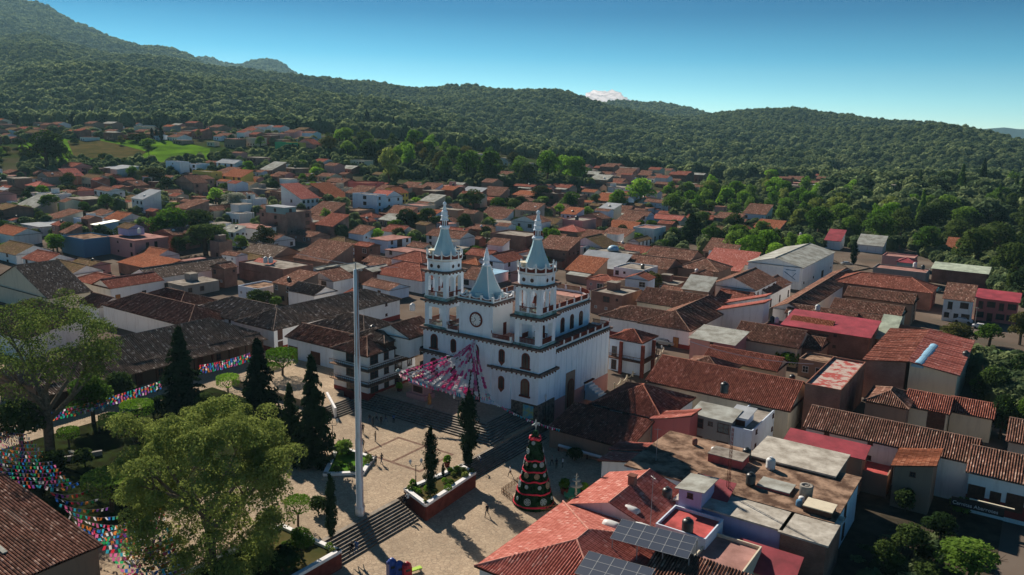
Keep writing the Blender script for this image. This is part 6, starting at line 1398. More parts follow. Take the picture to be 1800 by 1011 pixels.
# shrubs and grass in the planted beds
def low_wall(b, pts, z0, z1, t, m=0, m2=1):
    for a, c in zip(pts, pts[1:]):
        a = Vector(a); c = Vector(c); u = (c - a).normalized(); n = Vector((-u.y, u.x)) * t / 2; a2 = a - u * t / 2; c2 = c + u * t / 2 * .98
        b.prism([tuple(a2 - n), tuple(c2 - n), tuple(c2 + n), tuple(a2 + n)], z0, z1 - .4, m); n = n * 1.25; b.prism([tuple(a2 - n), tuple(c2 - n), tuple(c2 + n), tuple(a2 + n)], z1 - .4, z1, m2)
def bed(label, pts, zin, z0, z1, shrubs, seed, inner='drygrass', wallm='trimred'):
    t = thing('planted_bed', label, 'flower bed', pq2w(0, 0, 0), ROT)
    b = MB(); low_wall(b, pts + [pts[0]], z0, z1, .5); b.build('wall', [M[wallm], M['white']], t)
    g = MB(); g.prism(pts, z0, zin); g.build('soil', M[inner], t)
    rr = random.Random(seed); g2 = np.random.default_rng(seed); L = []
    xs = [p[0] for p in pts]; ys = [p[1] for p in pts]; k = 0
    while k < shrubs:
        x, y = rr.uniform(min(xs), max(xs)), rr.uniform(min(ys), max(ys))
        if not inpoly(x, y, pts): continue
        s = rr.uniform(.35, .75); k += 1
        V = leaf_cloud(g2, [((0, 0, .4), (.5, .5, .42))], 260, .16); m = rr.choice(['l_mid', 'l_green', 'l_bright', 'l_dark'])
        o = link('shrub', quads_mesh('shrub', V * s * 1.7, M[m]), t, (x, y, zin))
    return t
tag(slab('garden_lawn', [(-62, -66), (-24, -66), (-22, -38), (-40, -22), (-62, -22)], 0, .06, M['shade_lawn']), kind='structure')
bed('white edged bed with shrubs and two dark cypresses in the middle of the plaza', [(-1.2, -33.4), (4.0, -35.2), (3.2, -23.2), (.2, -22.4)], .25, -1.9, .62, 26, 1)
bed('grass bed with a low wall left of the tall white pole', [(-20.5, -28.2), (-14.5, -36.5), (-10.4, -32.8), (-13.0, -28.0)], .2, -.1, .45, 9, 2, 'lawn', 'white')
bed('white edged bed at the bottom edge left of the lower steps', [(-7.0, -50.9), (3.4, -50.9), (3.4, -66), (-7.0, -66)], .25, -1.9, .62, 26, 3)
# ================================================================ things on the plaza and on the roofs
rp = random.Random(9)
# tall white pole
P = at(633, 905, 0); htop = aty(621, 474, P.y).z
fp_ = thing('pole', 'very tall white metal pole streaked with rust, standing on the upper plaza', 'pole', P, .6)
M['pole'] = plaster('rusty_white_pole', (.66, .69, .73), (.30, .09, .04), .0)
pm = M['pole'].node_tree; 
for n_ in pm.nodes:
    if n_.type == 'MAPPING': n_.inputs['Scale'].default_value = (2.0, 2.0, .07)
    if n_.type == 'VALTORGB': n_.color_ramp.elements[0].position = .56; n_.color_ramp.elements[1].position = .62
    if n_.type == 'MATH' and n_.operation == 'MULTIPLY' and abs(n_.inputs[1].default_value) < 1e-6: n_.inputs[1].default_value = .85
b = MB(); b.lathe([(.62, 0), (.62, 1.2), (.5, 1.3), (.48, htop * .32), (.42, htop * .33), (.40, htop * .66), (.33, htop * .67), (.30, htop), (.05, htop + .1)], 16); b.build('shaft', M['pole'], fp_, True)
b = MB(); b.bar((0, 0, htop), (0, 0, htop + .9), .07); b.bar((-.1, 0, htop - .1), (.75, 0, htop - .1), .1); b.lathe([(.12, htop - .25), (.2, htop - .1), (.05, htop)], 8, (.75, 0)); b.build('pulley', M['steel'], fp_)
# lamps
def lamp(label, px, z, h=4.2, arms=2, group=None):
    P = at(px[0], px[1], z); t = thing('street_lamp', label, 'street lamp', P, ROT + .9, group)
    b = MB(); b.lathe([(.22, 0), (.2, .5), (.09, .7), (.07, 1.6), (.12, 1.7), (.06, 1.8), (.05, h * .8), (.09, h * .82)], 8)
    b.build('post', M['iron'], t)
    for s in ((-1, 1) if arms == 2 else (0,)):
        a = MB()
        if s: a.path([(0, 0, h * .8), (s * .5, 0, h * .78), (s * .8, 0, h * .88)], .035)
        else: a.bar((0, 0, h * .8), (0, 0, h * .9), .04)
        ar = a.build('arm', M['iron'], t); g = MB(); g.lathe([(.1, h * .88), (.24, h * .98), (.2, h * 1.0), (.05, h * 1.06)], 6, (s * .8, 0)); g.build('lantern', M['frame_w'], ar)
for a in (('double armed iron lamp at the left tip of the white edged bed', (731, 857), .3), ('iron lamp beside the grass bed left of the pole', (585, 782), 0), ('iron lamp on the church terrace behind the ragged cypress', (806, 736), 1.8), ('iron lamp on the dark garden path left of the huge tree', (175, 760), 0), ('iron lamp before the annex at the right end of the church', (1156, 640), -1)):
    lamp(*a)
lamp('slim dark lamp post against the stone corner of the church', (958, 742), 0, 5, 1)
# people
def person_mesh(pose, name):
    J = {'hip': (0, 0, .92), 'chest': (0, 0, 1.28), 'neck': (0, 0, 1.47), 'head': (0, .01, 1.60), 'crown': (0, 0, 1.74)}
    legs = {'stand': ((.10, .0, .50), (.11, .02, .06), (.11, .16, .03), (-.10, .0, .50), (-.11, .0, .06), (-.11, .14, .03)),
            'walk': ((.09, .20, .53), (.10, .28, .08), (.10, .44, .06), (-.09, -.05, .50), (-.10, -.36, .12), (-.10, -.26, .03)),
            'sit': ((.12, .42, .52), (.12, .44, .08), (.12, .58, .04), (-.12, .42, .52), (-.12, .40, .08), (-.12, .54, .04)),
            'bend': ((.12, .05, .48), (.13, .0, .06), (.13, .15, .03), (-.12, .05, .48), (-.13, .0, .06), (-.13, .15, .03))}[pose]
    dz = 0
    if pose == 'sit': J = {k: (v[0], v[1], v[2] - .38) for k, v in J.items()}; 
    if pose == 'bend': J = {'hip': (0, -.05, .88), 'chest': (0, .22, 1.15), 'neck': (0, .36, 1.27), 'head': (0, .46, 1.33), 'crown': (0, .56, 1.40)}
    c = Vector(J['chest']); nk = Vector(J['neck'])
    arm = {'stand': ((.25, .02, -.22), (.27, .10, -.46), (.27, .13, -.56)), 'walk': ((.25, -.10, -.22), (.27, .02, -.44), (.27, .06, -.54)), 'sit': ((.24, .10, -.22), (.18, .30, -.32), (.15, .38, -.32)), 'bend': ((.24, .20, -.2), (.2, .34, -.38), (.18, .38, -.46))}[pose]
    v = []; e = []; r = []
    def V_(p, rad, par=None):
        v.append(tuple(p)); r.append(rad)
        if par is not None: e.append((par, len(v) - 1))
        return len(v) - 1
    hip = V_(J['hip'], (.155, .115)); wa = V_(Vector(J['hip']).lerp(c, .5), (.14, .10), hip); ch_ = V_(c, (.175, .115), wa); sh = V_(c.lerp(nk, .6), (.13, .09), ch_); ne = V_(nk, (.055, .055), sh); hd = V_(J['head'], (.088, .10), ne); V_(J['crown'], (.07, .08), hd)
    for s, L in ((1, legs[:3]), (-1, legs[3:])):
        th = V_((J['hip'][0] + s * .10, J['hip'][1], J['hip'][2] - .10), (.095, .095), hip); kn = V_(L[0], (.062, .062), th); an = V_(L[1], (.042, .042), kn); V_(L[2], (.05, .035), an)
        k = 1 if pose != 'walk' else s
        s1 = V_((s * .19, c.y + .0, c.z + .12), (.06, .06), ch_); el = V_((s * arm[0][0], c.y + arm[0][1] * k, c.z + arm[0][2] + .1), (.043, .043), s1); wr = V_((s * arm[1][0], c.y + arm[1][1] * k, c.z + arm[1][2] + .1), (.033, .033), el); V_((s * arm[2][0], c.y + arm[2][1] * k, c.z + arm[2][2] + .1), (.04, .022), wr)
    me = bpy.data.meshes.new(name); me.from_pydata(v, e, []); o = bpy.data.objects.new('tmp', me); COL.objects.link(o)
    md = o.modifiers.new('s', 'SKIN')
    for i, sv in enumerate(me.skin_vertices[0].data): sv.radius = r[i]; sv.use_root = (i == 0)
    sb = o.modifiers.new('u', 'SUBSURF'); sb.levels = 1; sb.render_levels = 1
    dg = bpy.context.evaluated_depsgraph_get(); m2 = bpy.data.meshes.new_from_object(o.evaluated_get(dg)); m2.name = name
    bpy.data.objects.remove(o); return m2, J
PEO = {k: person_mesh(k, 'body_' + k) for k in ('stand', 'walk', 'sit', 'bend')}
CL = {}
def cloth(c, nm):
    if nm not in CL: CL[nm] = mat('cloth_' + nm, c, .9)
    return CL[nm]
SK = mat('skin', (.33, .19, .13), .6); HAIR = mat('dark_hair', (.02, .015, .012), .7)
CC = {'black': (.02, .02, .025), 'dark': (.05, .045, .05), 'white': (.7, .7, .7), 'blue': (.06, .11, .25), 'grey': (.2, .2, .21), 'red': (.4, .04, .05), 'denim': (.07, .1, .17), 'beige': (.4, .32, .22), 'pink': (.6, .2, .3), 'green': (.06, .2, .08)}
PM = {}
def person(label, px, z, rz, pose='stand', top='dark', leg='denim', s=1.0, group=None):
    P = at(px[0], px[1], z); key = (pose, top, leg)
    if key not in PM:
        base, J = PEO[pose]; me = base.copy(); me.materials.clear()
        for m in (cloth(CC[leg], leg), cloth(CC[top], top), SK, HAIR, M['iron']): me.materials.append(m)
        hz, cz, nz, hdz = J['hip'], J['chest'], J['neck'], J['head']; d = (Vector(nz) - Vector(hz)).normalized(); neck_t = (Vector(nz) - Vector(hz)).dot(d)
        for f in me.polygons:
            c = f.center; t_ = (c - Vector(hz)).dot(d); ax = abs(c.x)
            if pose == 'sit': leg_ = c.z < hz[2] + .06 and (c.z < hz[2] - .02 or c.y > .12)
            else: leg_ = c.z < hz[2] + .02 and ax < .2
            if c.z < .09: i = 4
            elif t_ > neck_t - .01 and ax < .13: i = 3 if (t_ > neck_t + .13 or c.y < nz[1] - .02) and not (c.y > hdz[1] + .05 and t_ < neck_t + .2) else 2
            elif ax > .2 and c.z < cz[2] - .24: i = 2
            elif leg_: i = 0
            else: i = 1
            f.material_index = i
        me.polygons.foreach_set('use_smooth', [True] * len(me.polygons)); PM[key] = me
    t = thing('person', label, 'person', P, rz, group)
    link('body', PM[key], t, (0, 0, 0), 0, s); return t
G = 'people on the plaza'
for a in [('person in dark clothes walking on the sunny lower plaza, casting a long shadow', (856, 908), -1.9, 2.6, 'walk', 'black', 'dark', 1.12), ('person in white top carrying a green bag, walking left of the decorated cone', (897, 838), -1.9, 2.0, 'walk', 'white', 'dark', 1.1),
          ('person in dark top, right one of two walking near the grass bed', (671, 816), 0, 1.0, 'walk', 'dark', 'denim', 1.08), ('person in grey, left one of two walking near the grass bed', (661, 817), 0, 1.0, 'stand', 'grey', 'black', 1.0), ('person standing alone in pale clothes right of the pole, halfway to the church', (660, 776), 0, 2.2, 'stand', 'beige', 'grey', 1.08),
          ('person in black just right of the pole, walking away', (638, 790), 0, .3, 'walk', 'black', 'dark', 1.1), ('person in dark clothes just right of the pole, the farther one', (638, 762), 0, .5, 'stand', 'dark', 'dark', 1.1)]: person(*a, group=G)
for i, (x, y, tp, lg, ds) in enumerate([(650, 744, 'black', 'denim', 'leftmost in black of the shaded group below the church stairs'), (656, 748, 'dark', 'dark', 'second in dark grey of the shaded group below the church stairs'), (662, 741, 'grey', 'black', 'grey topped one behind in the shaded group below the church stairs'), (670, 747, 'black', 'dark', 'front middle one in black in the shaded group below the church stairs'), (678, 742, 'dark', 'denim', 'jeans wearing one near the right of the shaded group'), (692, 744, 'blue', 'black', 'blue topped person standing apart, right of the shaded group')]):
    person('person, ' + ds, (x, y), 0, i * 1.3, 'stand' if i % 2 else 'walk', tp, lg, 1.02, G)
person('seated person in dark blue on the low wall of the grass bed', (604, 784), .3, 2.0, 'sit', 'blue', 'dark', 1.1, G); person('crouching person beside the one in dark blue on the grass bed wall', (600, 786), .2, 1.2, 'bend', 'black', 'dark', .9, G)
person('left person of two descending the lower steps side by side', (618, 976), -1.0, 2.9, 'walk', 'black', 'dark', 1.1, G); person('right person of two descending the lower steps, in denim', (627, 973), -1.0, 2.9, 'walk', 'denim' if False else 'blue', 'denim', 1.1, G)
person('person in white sitting on the top step beside the white edged bed', (717, 882), -.2, 2.6, 'sit', 'white', 'black', 1.1, G); person('person in black sitting beside the one in white on the top step', (711, 886), -.2, 2.6, 'sit', 'black', 'black', 1.1, G)
person('person in white crossing the dark yard right of the decorated cone', (989, 822), -1.9, 1.5, 'stand', 'white', 'dark', 1.05, G); person('dark clothed person beside the one in white in the dark yard', (978, 824), -1.9, .5, 'stand', 'dark', 'black', 1.05, G); person('person in grey at the left of the dark yard group', (970, 818), -1.9, 2.5, 'walk', 'grey', 'black', 1.05, G)
person('person in white pausing on the short steps by the ragged cypress', (845, 815), -.9, 2, 'bend', 'white', 'denim', 1.0, G); person('person in red shirt by the annex corner', (1149, 618), -.5, 2, 'stand', 'red', 'dark', 1.1, G); person('person in dark clothes next to the red shirt by the annex corner', (1154, 624), -.5, 1, 'stand', 'dark', 'dark', 1.1, G)
person('vendor in pink by the table under the arcaded inn', (536, 634), .8, 2, 'stand', 'pink', 'dark', 1.05, G); person('person in dark clothes under the clipped tree by the inn', (503, 660), 0, 1, 'sit', 'dark', 'denim', 1.05, G)
# decorated cone tree
P = at(938, 884, -1.9); hz_ = aty(937, 757, P.y).z + 1.9; M['garl'] = mat('red_tinsel', (.55, .02, .05), .6); M['ctree'] = leaf_mat('artificial_fir', (.006, .02, .01), (.02, .06, .025), .05, 1.5); M['flake'] = mat('silver_snowflake', (.26, .33, .33), .6); M['gold'] = mat('gold_snowflake', (.28, .23, .15), .6)
ct = thing('christmas_tree', 'tall cone shaped christmas tree with red garlands, snowflakes and a star', 'christmas tree', P, .5)
b = MB(); n = 20; RB = 2.75
b.lathe([(RB + .15, 0), (RB + .1, .6), (RB * .9, 1.4), (RB * .55, hz_ * .48), (RB * .3, hz_ * .8), (.25, hz_)], n, (0, 0)); b.build('frame', M['ctree'], ct)
g = np.random.default_rng(4); V = []
for k in range(5200):
    z = hz_ * (1 - math.sqrt(g.random())); r = np.interp(z, [0, 1.4, hz_ * .48, hz_ * .8, hz_], [RB + .2, RB * .92, RB * .57, RB * .32, .3]); t_ = g.random() * 6.283
    c = Vector((r * math.cos(t_), r * math.sin(t_), z)); o = Vector((math.cos(t_), math.sin(t_), .4)); a = o.cross(Vector((g.normal(), g.normal(), g.normal()))).normalized() * .14; o2 = o.normalized() * .16
    V += [c - a, c + o2 * .3 - Vector((0, 0, .08)), c + a, c + o2]
link('needles', quads_mesh('needles', np.array([tuple(v) for v in V]), M['ctree']), ct)
def rad(z): return float(np.interp(z, [0, 1.4, hz_ * .48, hz_ * .8, hz_], [RB + .2, RB * .92, RB * .57, RB * .32, .3]))
for zf in (.06, .22, .37, .50, .64, .92):
    b = MB(); z = hz_ * zf; K = 26
    pts = [((rad(z - .25 * math.sin(3 * 6.283 * i / K)) + .12) * math.cos(6.283 * i / K), (rad(z) + .12) * math.sin(6.283 * i / K), z - .28 * abs(math.sin(3 * 3.1416 * i / K)) + rp.uniform(-.06, .06)) for i in range(K)]; b.path(pts + [pts[0]], .13 if zf < .9 else .26, 5); b.build('garland', M['garl'], ct)
def snow(r0, m, parent, c, out):
    b = MB(); o = Vector(out).normalized(); u = o.cross(Vector((0, 0, 1))).normalized(); w_ = u.cross(o); c = Vector(c)
    for i in range(6): a = math.pi * i / 6 * 2; d = u * math.cos(a) + w_ * math.sin(a); b.bar(c, c + d * r0, .06, 4); 
    for rr_ in (.55, .95):
        K = 12
        for i in range(K): a0, a1 = 6.283 * i / K, 6.283 * (i + 1) / K; b.bar(c + (u * math.cos(a0) + w_ * math.sin(a0)) * r0 * rr_, c + (u * math.cos(a1) + w_ * math.sin(a1)) * r0 * rr_, .055, 4)
    return b.build('snowflake', M[m], parent)
for i, zf in enumerate((.12, .12, .30, .30, .44, .44, .58, .58, .74, .74, .86)):
    for k in range(4 if zf < .7 else 3):
        a = 1.57 * k + i * .7; z = hz_ * zf; r = rad(z) + .18; snow((.5 if zf < .4 else .38) if (i + k) % 2 else .26, 'gold' if (i + k) % 5 == 0 else 'flake', ct, (r * math.cos(a), r * math.sin(a), z), (math.cos(a), math.sin(a), .2))
b = MB(); c = Vector((0, 0, hz_ + 1.0)); u = Vector((1, .2, 0)).normalized(); pts = []
for i in range(8): a = math.pi * i / 4; r = (.75 if i % 2 == 0 else .25); pts.append((c + u * r * math.cos(a) + Vector((0, 0, r * math.sin(a)))))
b.poly([p + Vector((0, .06, 0)) for p in pts]); b.poly([p - Vector((0, .06, 0)) for p in reversed(pts)]); 
for i in range(8): j = (i + 1) % 8; b.poly([pts[i] - Vector((0, .06, 0)), pts[j] - Vector((0, .06, 0)), pts[j] + Vector((0, .06, 0)), pts[i] + Vector((0, .06, 0))])
b.bar((0, 0, hz_ - .2), (0, 0, hz_ + .5), .05); b.build('star', M['flake'], ct)
# picket fence round it
FP = [at(x, y, -1.9) for x, y in ((912, 848), (882, 868), (905, 885), (945, 900), (992, 896), (1006, 880))]
ft = thing('picket_fence', 'low brown picket fence round the decorated cone tree', 'fence', FP[0], 0); b = MB(); O0 = FP[0]
for a, c in zip(FP, FP[1:]):
    a = a - O0; c = c - O0; b.bar(a + Vector((0, 0, .75)), c + Vector((0, 0, .75)), .04); b.bar(a + Vector((0, 0, .3)), c + Vector((0, 0, .3)), .04)
b.build('rail', M['woodo'], ft); pk = MB(); pk.box(-.06, .06, -.02, .02, 0, 1.0); pkm = pk.mesh('picket', M['wood'])
for a, c in zip(FP, FP[1:]):
    L = (c - a).length
    for i in range(int(L / .42)): link('picket', pkm, ft, a - O0 + (c - a) * (i * .42 / L), math.atan2((c - a).y, (c - a).x))
# fountain and pots
P = at(1012, 873, -1.9); t = thing('fountain', 'three tiered stone fountain with a round green basin', 'fountain', P, 0); M['basin'] = mat('green_painted_basin', (.05, .30, .16), .5)
b = MB(); b.lathe([(1.7, 0), (1.8, .5), (1.75, .62), (1.5, .62), (1.45, .35), (.3, .33)], 20); b.build('basin', M['basin'], t, True)
b = MB(); b.lathe([(.3, .3), (.16, .8), (.16, 1.5), (.9, 1.75), (.95, 1.85), (.14, 1.75), (.12, 2.4), (.62, 2.6), (.64, 2.68), (.1, 2.6), (.08, 3.1), (.36, 3.22), (.05, 3.25), (.1, 3.6), (.02, 3.8)], 14); b.build('tier', M['cream'], t, True)
def potted(label, px, z, s=1.0):
    P = at(px[0], px[1], z); t = thing('potted_plant', label, 'plant', P, rp.uniform(0, 6)); b = MB(); b.lathe([(.28, 0), (.4, .5), (.42, .6), (.3, .6)], 10); b.build('pot', M['trimred'], t)
    V = leaf_cloud(np.random.default_rng(int(px[0])), [((0, 0, 1.0), (.5, .5, .5))], 160, .3); link('leaves', quads_mesh('leaves', V, M['l_mid']), t); t.scale = (s,) * 3
potted('broad leaved potted plant left of the fountain', (992, 868), -1.9, 1.6); potted('potted plant right of the fountain', (1026, 868), -1.9, 1.2); potted('terracotta pot with plant by the lamp of the white edged bed', (726, 858), .3, .9); potted('large dark pot with a plant on the upper plaza beyond the white edged bed', (786, 820), 0, 1.2); potted('potted flowers by the pink kiosk', (702, 690), 1.5, 1.3)
# pink kiosk / nativity hut, statue
P = at(740, 698, 1.8); t = thing('kiosk', 'pink decorated hut under the streamers before the left tower', 'kiosk', P, ROT)
b = MB(); b.box(-2.2, 2.2, -1.6, 1.4, 0, .9, 0); b.build('counter', M['pinkp'] if 'pinkp' in M else M['pink'], t); b = MB(); b.box(-1.4, 1.6, -1.0, 1.2, .9, 2.9); b.build('wall', M['pink'], t); b = MB(); b.box(-1.0, 1.2, -1.04, -1.0, 1.2, 2.4); b.build('hatch', M['wood'], t); b = MB(); b.box(-1.7, 1.9, -1.5, 1.5, 2.9, 3.05); b.build('roof', M['lilac'], t)
P = at(755, 716, 1.8); t = thing('statue', 'brown carved statue on a plinth on the church terrace', 'statue', P, ROT); b = MB(); b.box(-.5, .5, -.5, .5, 0, .6); b.build('plinth', M['grey'], t)
b = MB(); b.lathe([(.4, .6), (.32, 1.1), (.38, 1.7), (.3, 2.1), (.12, 2.25), (.17, 2.4), (.16, 2.6), (.02, 2.72)], 10); b.build('figure', M['woodo'], t, True)
# pink and white streamers fanned from the clock to the terrace
M['sp'] = leaf_mat('magenta_paper', (.66, .07, .25), (.78, .12, .33), .55); M['sw'] = leaf_mat('white_paper', (.8, .78, .78), (.85, .84, .84), .5); M['spl'] = leaf_mat('pale_pink_paper', (.70, .25, .36), (.78, .38, .48), .5)
apex = pq2w(-13.6, -.9, 13.4); LA = aty(700, 655, pq2w(-29, -15).y); LB = aty(858, 699, pq2w(-9, -10).y)
for i in range(17):
    f = i / 16; E = LA.lerp(LB, f); E.z -= .9 * math.sin(math.pi * f) * .6
    o = MB(); n = 42; a = apex + Vector((rp.uniform(-.3, .3), 0, -rp.uniform(0, 1.2))); wd_ = .285; prev = None; E2 = E
    side = (LB - LA).normalized(); colr = 0; run = 0; O0 = a.copy()
    for k in range(n + 1):
        u = k / n; p = a.lerp(E2, u); p.z -= (1.6 - .8 * abs(f - .5)) * 4 * u * (1 - u) * .45; w2 = wd_ * (1 + .3 * math.sin(k * 1.9 + i)) * (.35 + .95 * u); p = p + Vector((0, 0, .08 * math.sin(k * 2.3 + i * 1.7)))
        cur = (len(o.v), len(o.v) + 1); q1 = p - side * w2 - O0; q2 = p + side * w2 - O0 + Vector((0, 0, .25 * math.sin(k * 3.1))); o.v += [tuple(q1), tuple(q2)]
        if prev:
            if run <= 0: colr = rp.choice([0, 1, 1, 2, 1, 0]) ; run = rp.randint(2, 5)
            run -= 1; o.face((prev[0], prev[1], cur[1], cur[0]), colr)
        prev = cur
    ob = o.build('streamer', [M['sp'], M['sw'], M['spl']]); ob.location = O0
    tag(ob, 'pink and white paper streamer fanning from below the church clock, ' + ['leftmost strand', 'second strand from the left', 'third strand from the left', 'fourth strand from the left', 'fifth strand from the left', 'sixth strand from the left', 'seventh strand from the left', 'eighth strand from the left', 'middle strand', 'eighth strand from the right', 'seventh strand from the right', 'sixth strand from the right', 'fifth strand from the right', 'fourth strand from the right', 'third strand from the right', 'second strand from the right', 'rightmost strand'][i], 'streamer', 'paper streamers in front of the church')
FC = [leaf_mat('flag_' + n, c, c, .45) for n, c in (('red', (.55, .03, .06)), ('green', (.02, .35, .12)), ('blue', (.03, .14, .50)), ('pink', (.62, .14, .32)), ('cyan', (.04, .38, .5)), ('purple', (.18, .06, .32)), ('white', (.7, .68, .7)), ('orange', (.6, .2, .05)))]
def bunting(label, A, B_, sag, fl=.42, group='strings of coloured pennants', cols=FC, step=.6, slots=None):
    A = Vector(A); B_ = Vector(B_); L = (B_ - A).length; n = max(4, int(L / step)); t = thing('bunting_string', label, 'bunting', A, 0, group); c = MB(); f = MB(); pts = []
    for k in range(n + 1): u = k / n; p = (B_ - A) * u; p.z -= 4 * sag * u * (1 - u); pts.append(p)
    c.path(pts[::3] + ([pts[-1]] if (n % 3) else []), .02, 3); c.build('cord', M['rope'], t)
    for k in range(n):
        p, q = pts[k], pts[k + 1]; a = p.lerp(q, rp.uniform(.1, .3)); d = p.lerp(q, rp.uniform(.6, .8)); sw = Vector((rp.uniform(-.2, .2), rp.uniform(-.2, .2), -fl * rp.uniform(.7, 1)))
        f.poly([a, d, d + sw, a + sw], rp.randrange(len(cols)))
    f.build('pennants', cols, t, kind='stuff')
bunting('magenta and white fringe along the front edge of the streamer fan', LA, LB, .8, .7, cols=[M['sp'], M['sw'], M['spl'], FC[4]], step=.4, group='fringes of the streamer fan'); bunting('thin pink white fringe running from the streamer fan to the right above the star', LB, aty(985, 755, pq2w(6, -16).y), .7, .4, cols=[M['sp'], M['sw'], FC[4]], step=.5, group='fringes of the streamer fan')
sf = MB(); sf.lathe([(.15, 0), (.5, .35), (.15, .7)], 8); o = sf.build('paper_star', M['flake']); o.location = LA; tag(o, 'pale paper star at the left tip of the streamer fan', 'decoration')
sf = MB(); sf.lathe([(.15, 0), (.45, .35), (.15, .7)], 8); o = sf.build('paper_star', M['flake']); o.location = LB; tag(o, 'pale paper star at the right tip of the streamer fan', 'decoration')
def field(base, a0, a1, b0, b1, z, n, sag, step, txt, z2=None):
    for i in range(n):
        u = (i + .5) / n; A = at(*(a0[0] + (a1[0] - a0[0]) * u, a0[1] + (a1[1] - a0[1]) * u), z + rp.uniform(-.2, .2)); B_ = at(*(b0[0] + (b1[0] - b0[0]) * u, b0[1] + (b1[1] - b0[1]) * u), (z2 or z) + rp.uniform(-.2, .2)); o_ = ['nearest the top', 'second from the top', 'third from the top', 'fourth from the top', 'fifth from the top', 'sixth from the top', 'seventh from the top', 'eighth from the top', 'ninth from the top', 'tenth from the top', 'eleventh from the top', 'twelfth from the top', 'thirteenth from the top', 'fourteenth from the top', 'fifteenth from the top', 'sixteenth from the top', 'seventeenth from the top', 'eighteenth from the top', 'nineteenth from the top', 'twentieth from the top', 'lowest of all', 'lowest'][min(i, 21)]
        bunting(f'multicoloured pennant string {txt}, {o_}', A, B_, sag, .5, step=step)
field(None, (-20, 740), (-20, 850), (45, 760), (130, 850), 5, 15, .5, .5, 'over the left edge street')
field(None, (160, 930), (230, 1030), (285, 885), (330, 1020), 4.5, 15, .5, .5, 'over the street beside the huge tree')
field(None, (60, 730), (75, 742), (282, 668), (284, 682), 4.5, 4, .3, .55, 'along the dark arcade')
field(None, (350, 640), (352, 655), (440, 618), (442, 632), 4.5, 4, .3, .5, 'between the left conifer and the corner building')
field(None, (0, 760), (0, 775), (60, 728), (75, 735), 4.5, 3, .3, .5, 'short, at the far left of the arcade')
field(None, (75, 850), (150, 940), (130, 838), (290, 975), 4.5, 9, .6, .55, 'crossing the cobbles below the arcade trees')
# swag railings on the right flank of the church
def swag(label, pts, h=1.3):
    O0 = pts[0]; t = thing('swag_railing', label, 'railing', O0, 0); post = MB(); post.lathe([(.16, 0), (.13, h), (.2, h + .05), (.16, h + .2), (.02, h + .35)], 8); pm_ = post.mesh('post', M['cream'])
    for a, c in zip(pts, pts[1:]):
        n = max(1, round((c - a).length / 3.2))
        for i in range(n):
            A = a.lerp(c, i / n) - O0; B_ = a.lerp(c, (i + 1) / n) - O0; link('post', pm_, t, A); b = MB(); K = 8; P_ = []
            for k in range(K + 1): u = k / K; q = A.lerp(B_, u); q.z += h - .05 - .55 * math.sin(math.pi * u); P_.append(q)
            b.path(P_, .11, 5); w0 = MB(); b.build('swag', M['cream'], t)
    link('post', pm_, t, pts[-1] - O0)
swag('pale post and swag railing from the church corner along the shaded flank', [at(952, 737, -.2), at(1014, 706, -.2)]); swag('pale post and swag railing curving below the annex', [at(1080, 686, -.5), at(1150, 640, -.5), at(1166, 622, -.5)])
P = at(1015, 700, -.4); t = thing('side_stair', 'small white walled stair block on the shaded flank of the church', 'stairs', P, ROT); b = MB(); b.prism([(0, 0), (1.6, 0), (1.6, 3), (0, 3)], 0, 3.4); b.v += []; b.build('wall', M['bluewhite'], t)
b = MB()
for i in range(7): b.box(1.6 + i * .7, 2.3 + i * .7, .3, 2.7, 0, 2.9 - i * .4)
b.build('steps', M['white'], t); b = MB(); b.box(-.02, 1.62, -.03, 0, .1, 1.9); b.build('doorway', M['glass'], t); b = MB(); b.box(-.3, 1.9, -.3, 3.3, 3.4, 3.6); b.build('roof', M['t_red'], t)
A, B_ = at(982, 783, -.9), at(1085, 812, -.9); b = MB(); b.bar((0, 0, 0), B_ - A, .28, 4); o = b.build('low_beam', M['frame_w']); o.location = A; tag(o, 'long white beam along the front of the shaded porch', 'beam')
for k in range(5):
    q = A.lerp(B_, k / 4); b = MB(); b.box(-.12, .12, -.12, .12, -1.0, -.2); 
    o = b.build('bollard', M['frame_b']); o.location = q; tag(o, 'short dark support under the long white beam, ' + ['leftmost', 'second from left', 'middle one', 'second from right', 'rightmost'][k], 'support', 'supports of the white beam')
# banner on the church corner
b = MB(); b.box(0, 2.2, -.06, 0, 0, 2.4, 0); o = b.build('banner', mat('blue_yellow_banner', (.05, .30, .50), .7, .3, 1.2, (.45, .50, .12))); o.location = pq2w(-3.2, -.12, .9); o.rotation_euler = (0, 0, ROT); tag(o, 'blue and yellow banner hung on the stone base at the church corner', 'banner')
